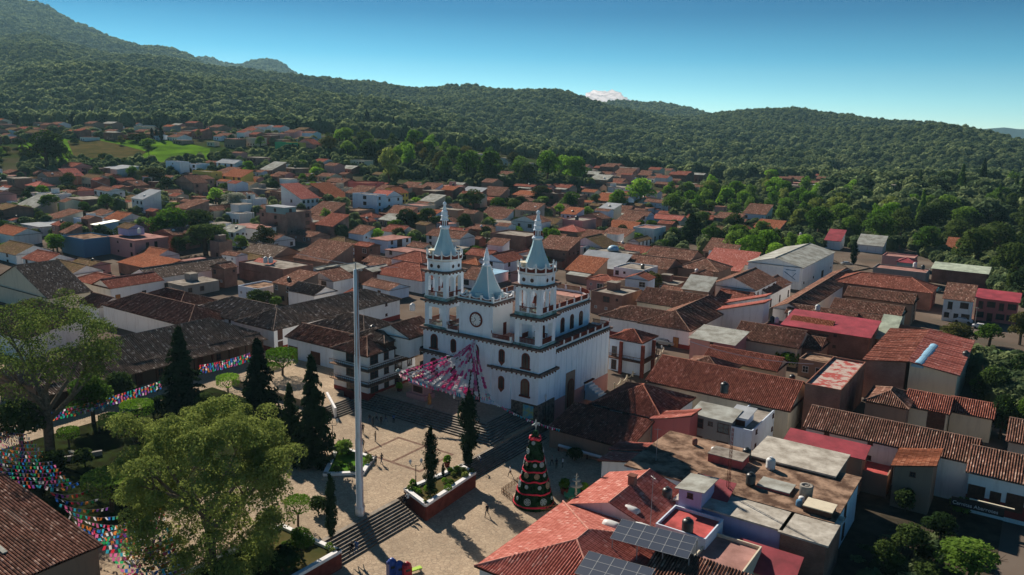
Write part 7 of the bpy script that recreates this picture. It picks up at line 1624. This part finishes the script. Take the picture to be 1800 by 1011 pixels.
# bins, bench at the bottom
def bin_(label, px, c, s=1.0):
    P = at(px[0], px[1], -1.9); t = thing('litter_bin', label, 'bin', P, .5); b = MB(); b.prism([(-.5, -.5), (.5, -.5), (.55, .5), (-.55, .5)], 0, 1.6 * s); b.build('body', c, t); b = MB(); b.lathe([(.62, 1.6 * s), (.5, 1.85 * s), (.2, 2.1 * s), (.02, 2.15 * s)], 10); b.build('lid', c, t); b = MB(); b.box(-.3, .3, -.53, -.5, 1.1 * s, 1.4 * s); b.build('slot', M['glass'], t)
bl = mat('blue_plastic', (.03, .07, .28), .4); rdm = mat('red_plastic', (.38, .02, .03), .4)
bin_('tall dark blue bin at the bottom edge, left of three', (689, 1012), bl, 1.1); bin_('lower blue bin at the bottom edge, middle of three', (702, 1014), bl); bin_('red bin at the bottom edge, right of three', (715, 1016), rdm)
P = at(729, 1006, -1.9); t = thing('bench', 'lime green box bench near the bottom edge', 'bench', P, .6); b = MB(); b.box(-.9, .9, -.3, .3, .35, .5); b.build('seat', mat('lime_paint', (.35, .55, .03), .5), t); lm = MB(); lm.box(-.08, .08, -.28, .28, 0, .35); lmm = lm.mesh('leg', CL.get('x') or M['steel']); link('leg', lmm, t, (-.75, 0, 0)); link('leg', lmm, t, (.75, 0, 0))
for lab, px in (('pale stone bench beside the huge tree, nearest', (225, 985)), ('stone bench in the shade left of the garden row', (130, 800))):
    P = at(px[0], px[1], 0); t = thing('bench', lab, 'bench', P, ROT); b = MB(); b.box(-1.2, 1.2, -.25, .25, .38, .5); b.build('seat', M['cream'], t); lm = MB(); lm.box(-.12, .12, -.2, .2, 0, .38); lmm = lm.mesh('leg', M['cream']); link('leg', lmm, t, (-.9, 0, 0)); link('leg', lmm, t, (.9, 0, 0))
# water tanks
def tank(px, z, kind='tank_b', s=1.0, lab=None):
    P = at(px[0], px[1], z); t = thing('water_tank', lab or 'x', 'water tank', P, rp.uniform(0, 6)); b = MB()
    if kind == 'tank_s': b.lathe([(.75, 0), (.8, 1.5), (.8, 1.6), (.55, 1.62), (.5, 1.4), (.02, 1.4)], 14)
    else: b.lathe([(.55, 0), (.58, .3), (.55, .35), (.58, .7), (.55, .75), (.58, 1.1), (.5, 1.3), (.25, 1.45)], 14)
    b.build('body', M[kind], t, True); b = MB(); b.lathe([(.24, 1.44), (.22, 1.56), (.02, 1.6)], 10); b.build('lid', M[kind], t); t.scale = (s,) * 3
    if not lab: TANKS.append((t, {'tank_b': 'black plastic water tank', 'tank_w': 'white water tank', 'tank_s': 'cement water tank'}[kind], tuple(P)))
for a in [((1354, 824), 4.66, 'tank_w', 1.15, 'pale domed water tank on the mossy flat roof'), ((1319, 852), 4.66, 'tank_b', 1.15, 'black water tank, left one on the mossy flat roof'), ((1312, 806), 4.66, 'tank_b', 1.1, 'black water tank beside the skylight box on the flat roof'), ((1416, 875), 4.66, 'tank_s', 1.1, 'open cement cylinder tank on the mossy flat roof'), ((1273, 690), 5.9, 'tank_b', 1.3, 'dark cluster tank above the washing terrace'), ((1208, 936), 3.8, 'tank_b', 1.25, 'ribbed black tank on the crimson terrace'), ((1172, 879), 3.6, 'tank_b', 1.2, 'black tank on the lit tiled slope left of the lilac stair'),
          ((1437, 546), 5.9, 'tank_w', 1.1, 'white tank on the crimson metal roof'), ((1365, 568), 4.9, 'tank_w', 1.0, 'white tank on the crimson terrace, right of the dark one'), ((1357, 566), 4.9, 'tank_b', 1.0, 'black tank on the crimson terrace'), ((1389, 556), 5.2, 'tank_w', 1.0, 'white tank between the crimson terrace and the crimson roof'), ((1304, 584), 4.4, 'tank_w', 1.3, 'white tank at the corner of the crooked sheet roof'), ((1697, 632), 7.0, 'tank_b', 1.2, 'black tank hanging at the right edge of the modern hall'), ((1392, 672), 5.6, 'tank_b', 1.0, 'black tank in the gap by the peeling red terrace'), ((467, 462), 6.6, 'tank_w', 1.3, 'left of two pale round tanks on the brick compound'), ((476, 462), 6.6, 'tank_w', 1.3, 'right of two pale round tanks on the brick compound'), ((410, 452), 5.0, 'tank_b', 1.2, 'black tank at the end of the grizzled street roof'),
          ((1014, 388), 9.5, 'tank_b', 1.5, 'black tank on the pink brown brick house'), ((245, 410), 14, 'tank_w', 1.1, 'white tank on the pink flat roof'), ((1608, 470), 5, 'tank_w', 1.2, 'white tank before the long brick warehouse'), ((1622, 474), 5, 'tank_b', 1.1, 'black tank before the long brick warehouse'), ((842, 380), None, 'tank_w', 1.2, None), ((655, 585), 9.0, 'tank_b', 1.1, 'black tank beside the terrace pavilion of the inn'), ((725, 546), 7.0, 'tank_w', 1.2, 'white tank on the white roof left of the left tower')]:
    if a[1] is not None: tank(*a)
for (t_, txt, Pw) in AUTO:
    if rp.random() < .30:
        w0 = Vector(Pw); p_, q_ = w2pq(w0.x, w0.y); w1 = pq2w(p_ - rp.uniform(2, 5), q_ + rp.uniform(2, 5), w0.z + .3)
        x, y = proj(w1); T_ = thing('water_tank', 'x', 'water tank', w1, 0); k = rp.choice(['tank_b', 'tank_w']); b = MB(); b.lathe([(.62, -1), (.62, 1.1), (.3, 1.4), (.02, 1.5)], 8); b.build('body', M[k], T_); TANKS.append((T_, {'tank_b': 'small black rooftop tank', 'tank_w': 'small white rooftop tank'}[k], tuple(w1)))
# skylight boxes and clutter on the near flat roof
def boxy(name, label, cat, px, z, sx, sy, h, m, m2=None, rz=ROT):
    P = at(px[0], px[1], z); t = thing(name, label, cat, P, rz); b = MB(); b.box(-sx / 2, sx / 2, -sy / 2, sy / 2, 0, h); b.build('frame', M[m], t); b = MB(); b.box(-sx / 2 - .1, sx / 2 + .1, -sy / 2 - .1, sy / 2 + .1, h, h + .12); b.build('cover', M[m2 or m], t); return t
boxy('skylight_box', 'raised skylight box with pale cover on the mossy roof, left one', 'skylight', (1280, 812), 4.62, 5.0, 3.2, 1.2, 'conc_red', 'conc'); boxy('skylight_box', 'low skylight cover on the mossy roof, nearer the grey roof', 'skylight', (1364, 857), 4.62, 4.2, 3.0, .3, 'conc_red', 'asb'); boxy('shelter', 'tilted cream board over a heap on the grey roof end', 'shelter', (1440, 903), 4.3, 3.4, 2.6, 1.1, 'wood', 'cream'); boxy('chimney', 'little brick chimney with a cap on the lit plaza roof', 'chimney', (1111, 856), 5.2, .9, .9, 1.6, 'brick', 't_red')
for lab, px, z, c in (('white and blue drum on the mossy roof corner', (1254, 798), 4.62, 'tank_w'), ('clay drum lying on the mossy roof', (1221, 782), 4.62, 'brick'), ('blue barrel on the pale grey roof', (1404, 892), 4.4, 'blue'), ('white barrel on the pale grey roof', (1408, 886), 4.4, 'tank_w')):
    P = at(px[0], px[1], z); b = MB(); b.lathe([(.35, 0), (.42, .3), (.42, .7), (.35, 1.0)], 12); o = b.build('drum', M[c], None, True); o.location = P; tag(o, lab, 'drum')
for lab, px in (('large white cask lying on the plaza side roofs', (1108, 908)), ('pale cask behind the solar panels', (1075, 935)), ('blue grey cask right of the pale cask', (1130, 940))):
    P = at(px[0], px[1], 3.6); t = thing('cask', lab, 'cask', P, .4); b = MB(); b.lathe([(.6, -1.1), (.72, -.5), (.72, .5), (.6, 1.1)], 14); o = b.build('body', M['tank_w'], t, True); o.rotation_euler = (R(90), 0, R(30)); o.location = (0, 0, .7)
# solar panels
def solar(label, O_px, z, nx_, ny_, pw=1.55, ph=1.0, tilt=10):
    P = at(O_px[0], O_px[1], z); t = thing('solar_array', label, 'solar panels', P, R(-27)); b = MB(); b.box(-.06, .06, -.06, .06, -3.2, 0); lm = b.mesh('leg', M['steel'])
    b = MB(); b.box(.02, pw - .02, .02, ph - .02, .02, .05, 1); b.box(0, pw, 0, .03, 0, .07); b.box(0, pw, ph - .03, ph, 0, .07); b.box(0, .03, .03, ph - .03, 0, .07); b.box(pw - .03, pw, .03, ph - .03, 0, .07); pm_ = b.mesh('panel', [M['pframe'], M['panel']])
    fr = MB(); fr.box(0, nx_ * pw, .3, .4, -.12, -.01); fr.box(0, nx_ * pw, ny_ * ph - .4, ny_ * ph - .3, -.12, -.01); fo = fr.build('frame', M['steel'], t); fo.rotation_euler = (R(tilt), 0, 0)
    for i in range(nx_):
        for j in range(ny_): o = link('panel', pm_, t, (i * pw, j * ph * math.cos(R(tilt)), j * ph * math.sin(R(tilt)))); o.rotation_euler = (R(tilt), 0, 0)
    for i in range(4):
        for j in (.35, ny_ * ph - .35): link('leg', lm, t, (i * nx_ * pw / 3.05 + .2, j, j * math.sin(R(tilt)) - .1))
solar('larger solar array with three rows of dark panels on steel legs', (1072, 947), 6.0, 6, 3, 1.5, 1.35, 8); solar('smaller solar array cut by the bottom edge', (1010, 1008), 5.6, 5, 3, 1.5, 1.35, 8)
# masts
P = at(1278, 880, 3.6); ht_ = aty(1276, 752, P.y).z - P.z; t = thing('lattice_mast', 'slender red and white lattice antenna mast on the lilac house', 'antenna mast', P, .3); 
for s_ in range(3):
    a = 2.094 * s_; b = MB(); b.bar((.28 * math.cos(a), .28 * math.sin(a), 0), (.14 * math.cos(a), .14 * math.sin(a), ht_), .035, 4); b.build('rail', M['trimred'], t)
b = MB(); n = int(ht_ / .6)
for k in range(n):
    for s_ in range(3): a, c = 2.094 * s_, 2.094 * (s_ + 1); r1, r2 = .28 - .14 * k / n, .28 - .14 * (k + 1) / n; b.bar((r1 * math.cos(a), r1 * math.sin(a), ht_ * k / n), (r2 * math.cos(c), r2 * math.sin(c), ht_ * (k + 1) / n), .02, 3)
b.build('lacing', M['trimred'], t)
def mast(label, px, z, topy, r=.05, m='steel', name='antenna_pole', cat='antenna', cross=True):
    P = at(px[0], px[1], z) if z is not None else gat(px[0], px[1], 0); h = aty(px[0], topy, P.y).z - P.z; t = thing(name, label, cat, P, rp.uniform(0, 3)); b = MB(); b.bar((0, 0, -.2), (0, 0, h), r, 6, 0, r * .6); b.build('pole', M[m], t)
    if cross: b = MB(); b.bar((-.5, 0, h * .96), (.5, 0, h * .96), r * .6); b.build('crossbar', M[m], t)
mast('thin tall mast rising from the lit tiled plaza roof', (1142, 942), 3.0, 835, .05); mast('thin pale mast above the little stepped canopies', (1152, 826), 3.2, 752, .05)
for i, (px, tp, lab) in enumerate([((137, 326), 304, 'pale concrete utility pole in the upper left houses'), ((1370, 462), 436, 'utility pole left of the dirt yard'), ((445, 395), 330, 'utility pole with white lamp behind the twin green trees') , ((633, 358), 336, 'utility pole before the pale blue balcony houses'), ((1240, 660), 612, 'x'), ((1713, 575), 540, 'street light pole before the white balcony house'), ((940, 345), 318, 'wooden utility pole in the gardens behind the right spire'), ((320, 352), 330, 'utility pole beside the gabled brick house')]):
    if lab != 'x': mast(lab, px, None, tp, .14, 'grey', 'utility_pole', 'utility pole')
# wires
def wire(label, pa, za, pb, zb, sag):
    A, B_ = gat(pa[0], pa[1], za), gat(pb[0], pb[1], zb); pts = [(B_ - A) * (k / 12) - Vector((0, 0, 4 * sag * (k / 12) * (1 - k / 12))) for k in range(13)]; b = MB(); b.path(pts, .07, 3); o = b.build('power_cable', M['rope']); o.location = A; tag(o, label, 'cable', 'power cables over the left town')
wire('pale cable sagging from the upper left pole down to the brick gables', (138, 306), 7, (300, 356), 8, 1.5); wire('second pale cable lower, from the brick houses to the twin trees', (190, 344), 8, (330, 372), 8, 1.5); wire('short pale cable at the upper left reaching the hipped grey house', (60, 292), 8, (138, 306), 7, 1.2)
wire('thin pale cable crossing above the leafy courtyard from the hotel corner', (1212, 600), 7, (1430, 640), 7, 1.0); wire('thin cable strung along the warehouse road', (1380, 500), 7, (1500, 470), 7, .8); wire('thin cable from the white hipped house toward the left bell tower', (520, 445), 7, (700, 470), 7, 1.0)
# cars
def car(label, px, z, rz, col, s=1.0):
    P = at(px[0], px[1], z) if z is not None else gat(px[0], px[1], 0); t = thing('parked_car', label, 'car', P, rz); body = MB(); prof = [(-2.15, .35), (2.15, .35), (2.2, .7), (2.0, .92), (1.1, 1.0), (.6, 1.42), (-.9, 1.45), (-1.6, 1.02), (-2.15, .95)]; n = len(prof); b0 = len(body.v)
    for y_ in (-.85, .85): body.v += [(x, y_ * (1 if z_ < 1.1 else .82), z_) for x, z_ in prof]
    body.face([b0 + i for i in range(n)]); body.face([b0 + n + i for i in reversed(range(n))])
    for i in range(n): j = (i + 1) % n; body.face((b0 + i, b0 + n + i, b0 + n + j, b0 + j))
    body.build('body', col, t); g = MB()
    g.poly([(1.12, -.72, 1.03), (1.12, .72, 1.03), (.66, .66, 1.40), (.66, -.66, 1.40)]); g.poly([(-1.62, .7, 1.06), (-1.62, -.7, 1.06), (-.96, -.64, 1.43), (-.96, .64, 1.43)])
    for s_ in (-1, 1): g.poly([(1.0, s_ * .83, 1.04), (.56, s_ * .72, 1.38), (-.86, s_ * .72, 1.40), (-1.4, s_ * .83, 1.04)])
    g.build('window', M['glass'], t); wm_ = MB()
    for i in range(12): pass
    wb = MB(); wb.bar((0, -.12, 0), (0, .12, 0), .33, 14); whm = wb.mesh('wheel', M['iron'])
    for x in (-1.35, 1.35):
        for y_ in (-.78, .78): link('wheel', whm, t, (x, y_, .33))
    h_ = MB(); h_.box(2.14, 2.2, -.75, -.45, .62, .78); hm_ = h_.mesh('headlight', M['frame_w']); link('headlight', hm_, t); link('headlight', hm_, t, (0, 1.2, 0)); t.scale = (s,) * 3
wc = mat('white_car_paint', (.65, .66, .68), .3, spec=.6); sc_ = mat('silver_car_paint', (.42, .42, .40), .3, metal=.4); bc = mat('teal_car_paint', (.06, .22, .26), .3, spec=.6)
car('beige silver car parked before the white corner hotel', (1168, 607), 0, ROT + .1, sc_, 1.15); car('white pickup like car under the white balcony house', (1692, 567), 0, ROT, wc, 1.1); car('smaller white car left of the parked one under the balcony house', (1676, 564), 0, ROT, wc, 1.0); car('pale blue car in the alley left of the white balcony house', (1646, 513), 0, ROT + 1.4, bc); car('white car at the far right beneath the flat carport', (1724, 578), 0, ROT, wc)
car('teal car in the shade before the doors at the right edge', (1790, 905), -2.2, ROT, bc, 1.1); car('white car on the street right of the white corner building', (595, 618), 0, ROT + 1.5, wc, 1) if False else None
car('pale car parked on the brick terrace in the middle distance', (580, 398), None, ROT, wc, 1.0); car('pale van like car under the hedge by the tall green trees', (424, 438), None, ROT, bc, 1.0); car('light car on the street bend by the white hipped house', (538, 450), None, ROT, sc_, 1.0)
car('white van like car on the road by the warehouse', (1432, 482), 0, ROT + 1.57, wc, 1.1); car('grey car behind the bright red tiled corner house', (150, 500), None, ROT, sc_, 1.0) if False else None
car('silver car on the dirt yard beyond the warehouse', (1488, 466), None, ROT + .6, sc_, 1.0); car('red car in the street right of the white corner building', (586, 622), 1.5, ROT + 1.57, mat('red_car_paint', (.35, .03, .03), .3, spec=.6), 1.0) if False else None
P = at(1768, 550, 3.0)
# lettering
def text(label, s, P, size, rz, m, name='lettering', extr=.03, parent=None):
    cu = bpy.data.curves.new(name, 'FONT'); cu.body = s; cu.size = size; cu.extrude = extr; cu.materials.append(M[m]); o = bpy.data.objects.new('tmp', cu); COL.objects.link(o)
    dg = bpy.context.evaluated_depsgraph_get(); me = bpy.data.meshes.new_from_object(o.evaluated_get(dg)); bpy.data.objects.remove(o)
    o = bpy.data.objects.new(name, me); COL.objects.link(o)
    Mx = Matrix.Translation(P) @ Matrix.Rotation(rz, 4, 'Z') @ Matrix.Rotation(R(90), 4, 'X')
    if parent is not None: o.parent = parent; o.matrix_world = Mx; bpy.context.view_layer.update(); o.matrix_parent_inverse = parent.matrix_world.inverted()
    else: o.matrix_world = Mx
    return o
P = at(1153, 574, 3.3)
hp, hq = w2pq(*at(1207, 580, 4.6).xy)
tag(text('', 'HOTEL', pq2w(hp - 10.5, hq - .12, 3.55), .95, ROT, 'iron'), 'dark HOTEL lettering under the eave of the corner hotel', 'lettering')
sg = thing('shop_sign', 'dark shop sign with white lettering under a yellow lit strip, lower right', 'sign', at(1674, 884, .6), ROT)
b = MB(); b.box(-.2, 6.3, -.05, .05, -.3, 1.0); b.build('board', M['iron'], sg)
o = text('', 'Carnitas Abarrotes', (0, 0, 0), .72, 0, 'frame_w'); o.parent = sg; o.location = (0, -.1, 0); 
b = MB(); b.box(2.0, 7.4, -.5, -.2, 1.35, 1.45); b.build('awning', M['cream'], sg)
# wall painting on the warehouse gable
wp, wq = w2pq(*at(1411, 471, 7.5).xy)
wallp = thing('wall_painting', 'painted advertisement with blue marks on the warehouse gable', 'wall sign', pq2w(wp - 6.2, wq - .06, 2.6), ROT); b = MB(); b.box(0, 5.4, -.02, 0, 0, 5.0); b.build('panel', M['bluewhite'], wallp)
b = MB(); b.bar((.5, -.05, 3.0), (4.2, -.05, .6), .12, 4); b.bar((3.2, -.05, 1.6), (4.2, -.05, 2.9), .1, 4); b.box(.9, 4.2, -.05, -.02, 3.6, 3.85); b.build('mark', M['blue'], wallp)
# dome, curved skylight, spray of garden walls
P = at(1078, 440, 5.4); b = MB(); b.lathe([(2.3, 0), (2.2, .7), (1.7, 1.4), (.9, 1.85), (.1, 2.0)], 16); o = b.build('dome', M['tinblue'], None, True); o.location = P; tag(o, 'sky blue rooftop dome right of the right bell tower', 'dome')
A = at(1612, 646, 7.9); B_ = at(1641, 612, 7.9); b = MB(); d = (B_ - A); L = d.length; K = 10
for k in range(K):
    a0, a1 = math.pi * k / K, math.pi * (k + 1) / K; b.poly([(1.1 * math.cos(a0), 0, 1.0 * math.sin(a0)), (1.1 * math.cos(a1), 0, 1.0 * math.sin(a1)), (1.1 * math.cos(a1), L, 1.0 * math.sin(a1)), (1.1 * math.cos(a0), L, 1.0 * math.sin(a0))])
b.poly([(1.1 * math.cos(math.pi * k / K), 0, math.sin(math.pi * k / K)) for k in range(K + 1)]); o = b.build('barrel_skylight', M['tinblue'], None, True); o.location = A; o.rotation_euler = (0, 0, math.atan2(d.y, d.x) - math.pi / 2); tag(o, 'long curved pale blue skylight between the red halves of the modern hall', 'skylight')
def wallrun(label, pix, h, t, m, z=None):
    pts = [gat(x, y, 0) if z is None else at(x, y, z) for x, y in pix]; O0 = pts[0]; b = MB()
    for a, c in zip(pts, pts[1:]):
        a = a - O0; c = c - O0; u = (c - a).normalized(); n = Vector((-u.y, u.x, 0)) * t / 2; base = len(b.v); b.v += [tuple(q) for q in (a - n - Vector((0, 0, 2)), c - n - Vector((0, 0, 2)), c + n - Vector((0, 0, 2)), a + n - Vector((0, 0, 2)), a - n + Vector((0, 0, h)), c - n + Vector((0, 0, h)), c + n + Vector((0, 0, h)), a + n + Vector((0, 0, h)))]
        for q in ((0, 3, 2, 1), (4, 5, 6, 7), (0, 1, 5, 4), (1, 2, 6, 5), (2, 3, 7, 6), (3, 0, 4, 7)): b.face([base + i for i in q])
    o = b.build('garden_wall', M[m]); o.location = O0; tag(o, label, 'wall')
wallrun('long adobe wall of the walled garden behind the hotel', [(1060, 520), (1150, 502), (1268, 516)], 4.0, .5, 'adobe', 0); wallrun('grey wall stretching behind the white balcony house', [(1570, 585), (1660, 600)], 2.6, .4, 'adobe', 0); wallrun('brick wall below the three storey brick block', [(505, 412), (548, 402), (600, 412)], 2.8, .4, 'brick'); wallrun('low wall at the dark garden path under the left trees', [(95, 815), (180, 800)], .8, .5, 'grey', 0)
wallrun('white topped wall behind the pink kiosk', [(590, 735), (575, 706)], 1.9, .4, 'white', 0)
# small cloud above the ridge
M['cloud'] = leaf_mat('cloud_white', (1, .93, .94), (1, .96, .97), .85, .001); v, f = ico(4)
def cloud(x, y, s, Y=14000):
    P = aty(x, y, Y); b = MB()
    for a in v:
        r = 1 + .16 * hnoise(a.x * 4, a.z * 4 + a.y, .9) + .10 * hnoise(a.x * 11 + 3, a.z * 10 + a.y * 3, .9) + .05 * hnoise(a.x * 29, a.z * 27 + a.y * 9, .9)
        z = a.z * r * .62 * (1.0 if a.z > 0 else .35) * (1.15 - .5 * (a.x + .25) ** 2); b.v.append((a.x * r * 1.55 * s, a.y * r * .35 * s, z * s))
    for t_ in f: b.face(t_)
    o = b.build('cloud', M['cloud'], None, True, kind='structure'); o.location = P
cloud(1066, 184, 330)
# ---- labels of the many: look first, then the landmark beside it, then its place in the row
LM = [('the green meadow', 230, 262), ('the round bright tree', 683, 282), ('the brick block', 490, 380), ('the left bell tower', 779, 400), ('the right bell tower', 943, 415), ('the white warehouse', 1400, 455),
      ('the pole top', 620, 478), ('the yellow house', 360, 305), ('the dark spreading tree', 90, 260), ('the paired bright trees', 985, 295), ('the white roofed hall', 180, 296), ('the balcony houses', 665, 345), ('the distant orange row', 520, 252),
      ('the leafy wood', 1330, 345), ('the yellow tree', 1127, 286), ('the tall grey house', 1562, 330), ('the left edge', 0, 360), ('the mossy hipped house', 600, 420), ('the left skyline', 300, 214), ('the dirt yard', 1490, 450),
      ('the twin green trees', 340, 400), ('the right edge', 1790, 400), ('the red roofed pavilion', 1590, 460), ('the pale blue house', 1118, 372), ('the long brick hall', 880, 405), ('the upper left forest', 60, 205), ('the lawn at the right', 1750, 620)]
def autolabel(items, group):
    base = {}
    for (o, txt, P) in items:
        x, y = proj(P); k = min(LM, key=lambda l: (l[1] - x) ** 2 + ((l[2] - y) * 2.2) ** 2)
        dx, dy = x - k[1], (y - k[2]) * 2.2
        rel = ('left of ' if dx < 0 else 'right of ') if abs(dx) > abs(dy) else ('above ' if dy < 0 else 'below ')
        base.setdefault((txt, rel + k[0]), []).append((x, o))
    od = ['leftmost', 'second from left', 'third from left', 'fourth from left', 'fifth from left', 'sixth from left', 'seventh from left', 'eighth from left', 'ninth from left', 'tenth from left', 'eleventh from left', 'twelfth from left', 'thirteenth from left', 'fourteenth from left', 'fifteenth from left', 'sixteenth from left']
    for (txt, loc), L in base.items():
        L.sort(key=lambda a: a[0])
        for i, (x, o) in enumerate(L):
            lab = f'{txt} {loc}'
            if len(L) > 1: lab += f', {od[i] if i < len(od) - 1 and i < len(L) - 1 else ("rightmost" if i == len(L) - 1 else str(i + 1) + "th from left")}'
            o['label'] = lab; o['group'] = group
autolabel(AUTO, 'houses filling the town')
autolabel(TREES, 'trees in and around the town')
autolabel(TANKS, 'water tanks on the roofs')

for o in COL.objects:
    if 'label' in o and len(o['label'].replace('-', ' ').split()) > 16: print('LONG', o.name, o['label'])
# ================================================================ haze
hb = MB(); hb.box(-7000, 7000, -300, 8200, -400, 610)
hm = bpy.data.materials.new('haze_air'); hm.use_nodes = True; ht = hm.node_tree; ht.nodes.clear()
ho = nd(ht, 'ShaderNodeOutputMaterial'); pv = nd(ht, 'ShaderNodeVolumePrincipled'); pv.inputs['Color'].default_value = (.42, .74, .92, 1); pv.inputs['Density'].default_value = 0.00006; pv.inputs['Anisotropy'].default_value = 0.2
ht.links.new(pv.outputs[0], ho.inputs['Volume'])
hz = tag(hb.build('haze', hm), kind='stuff')
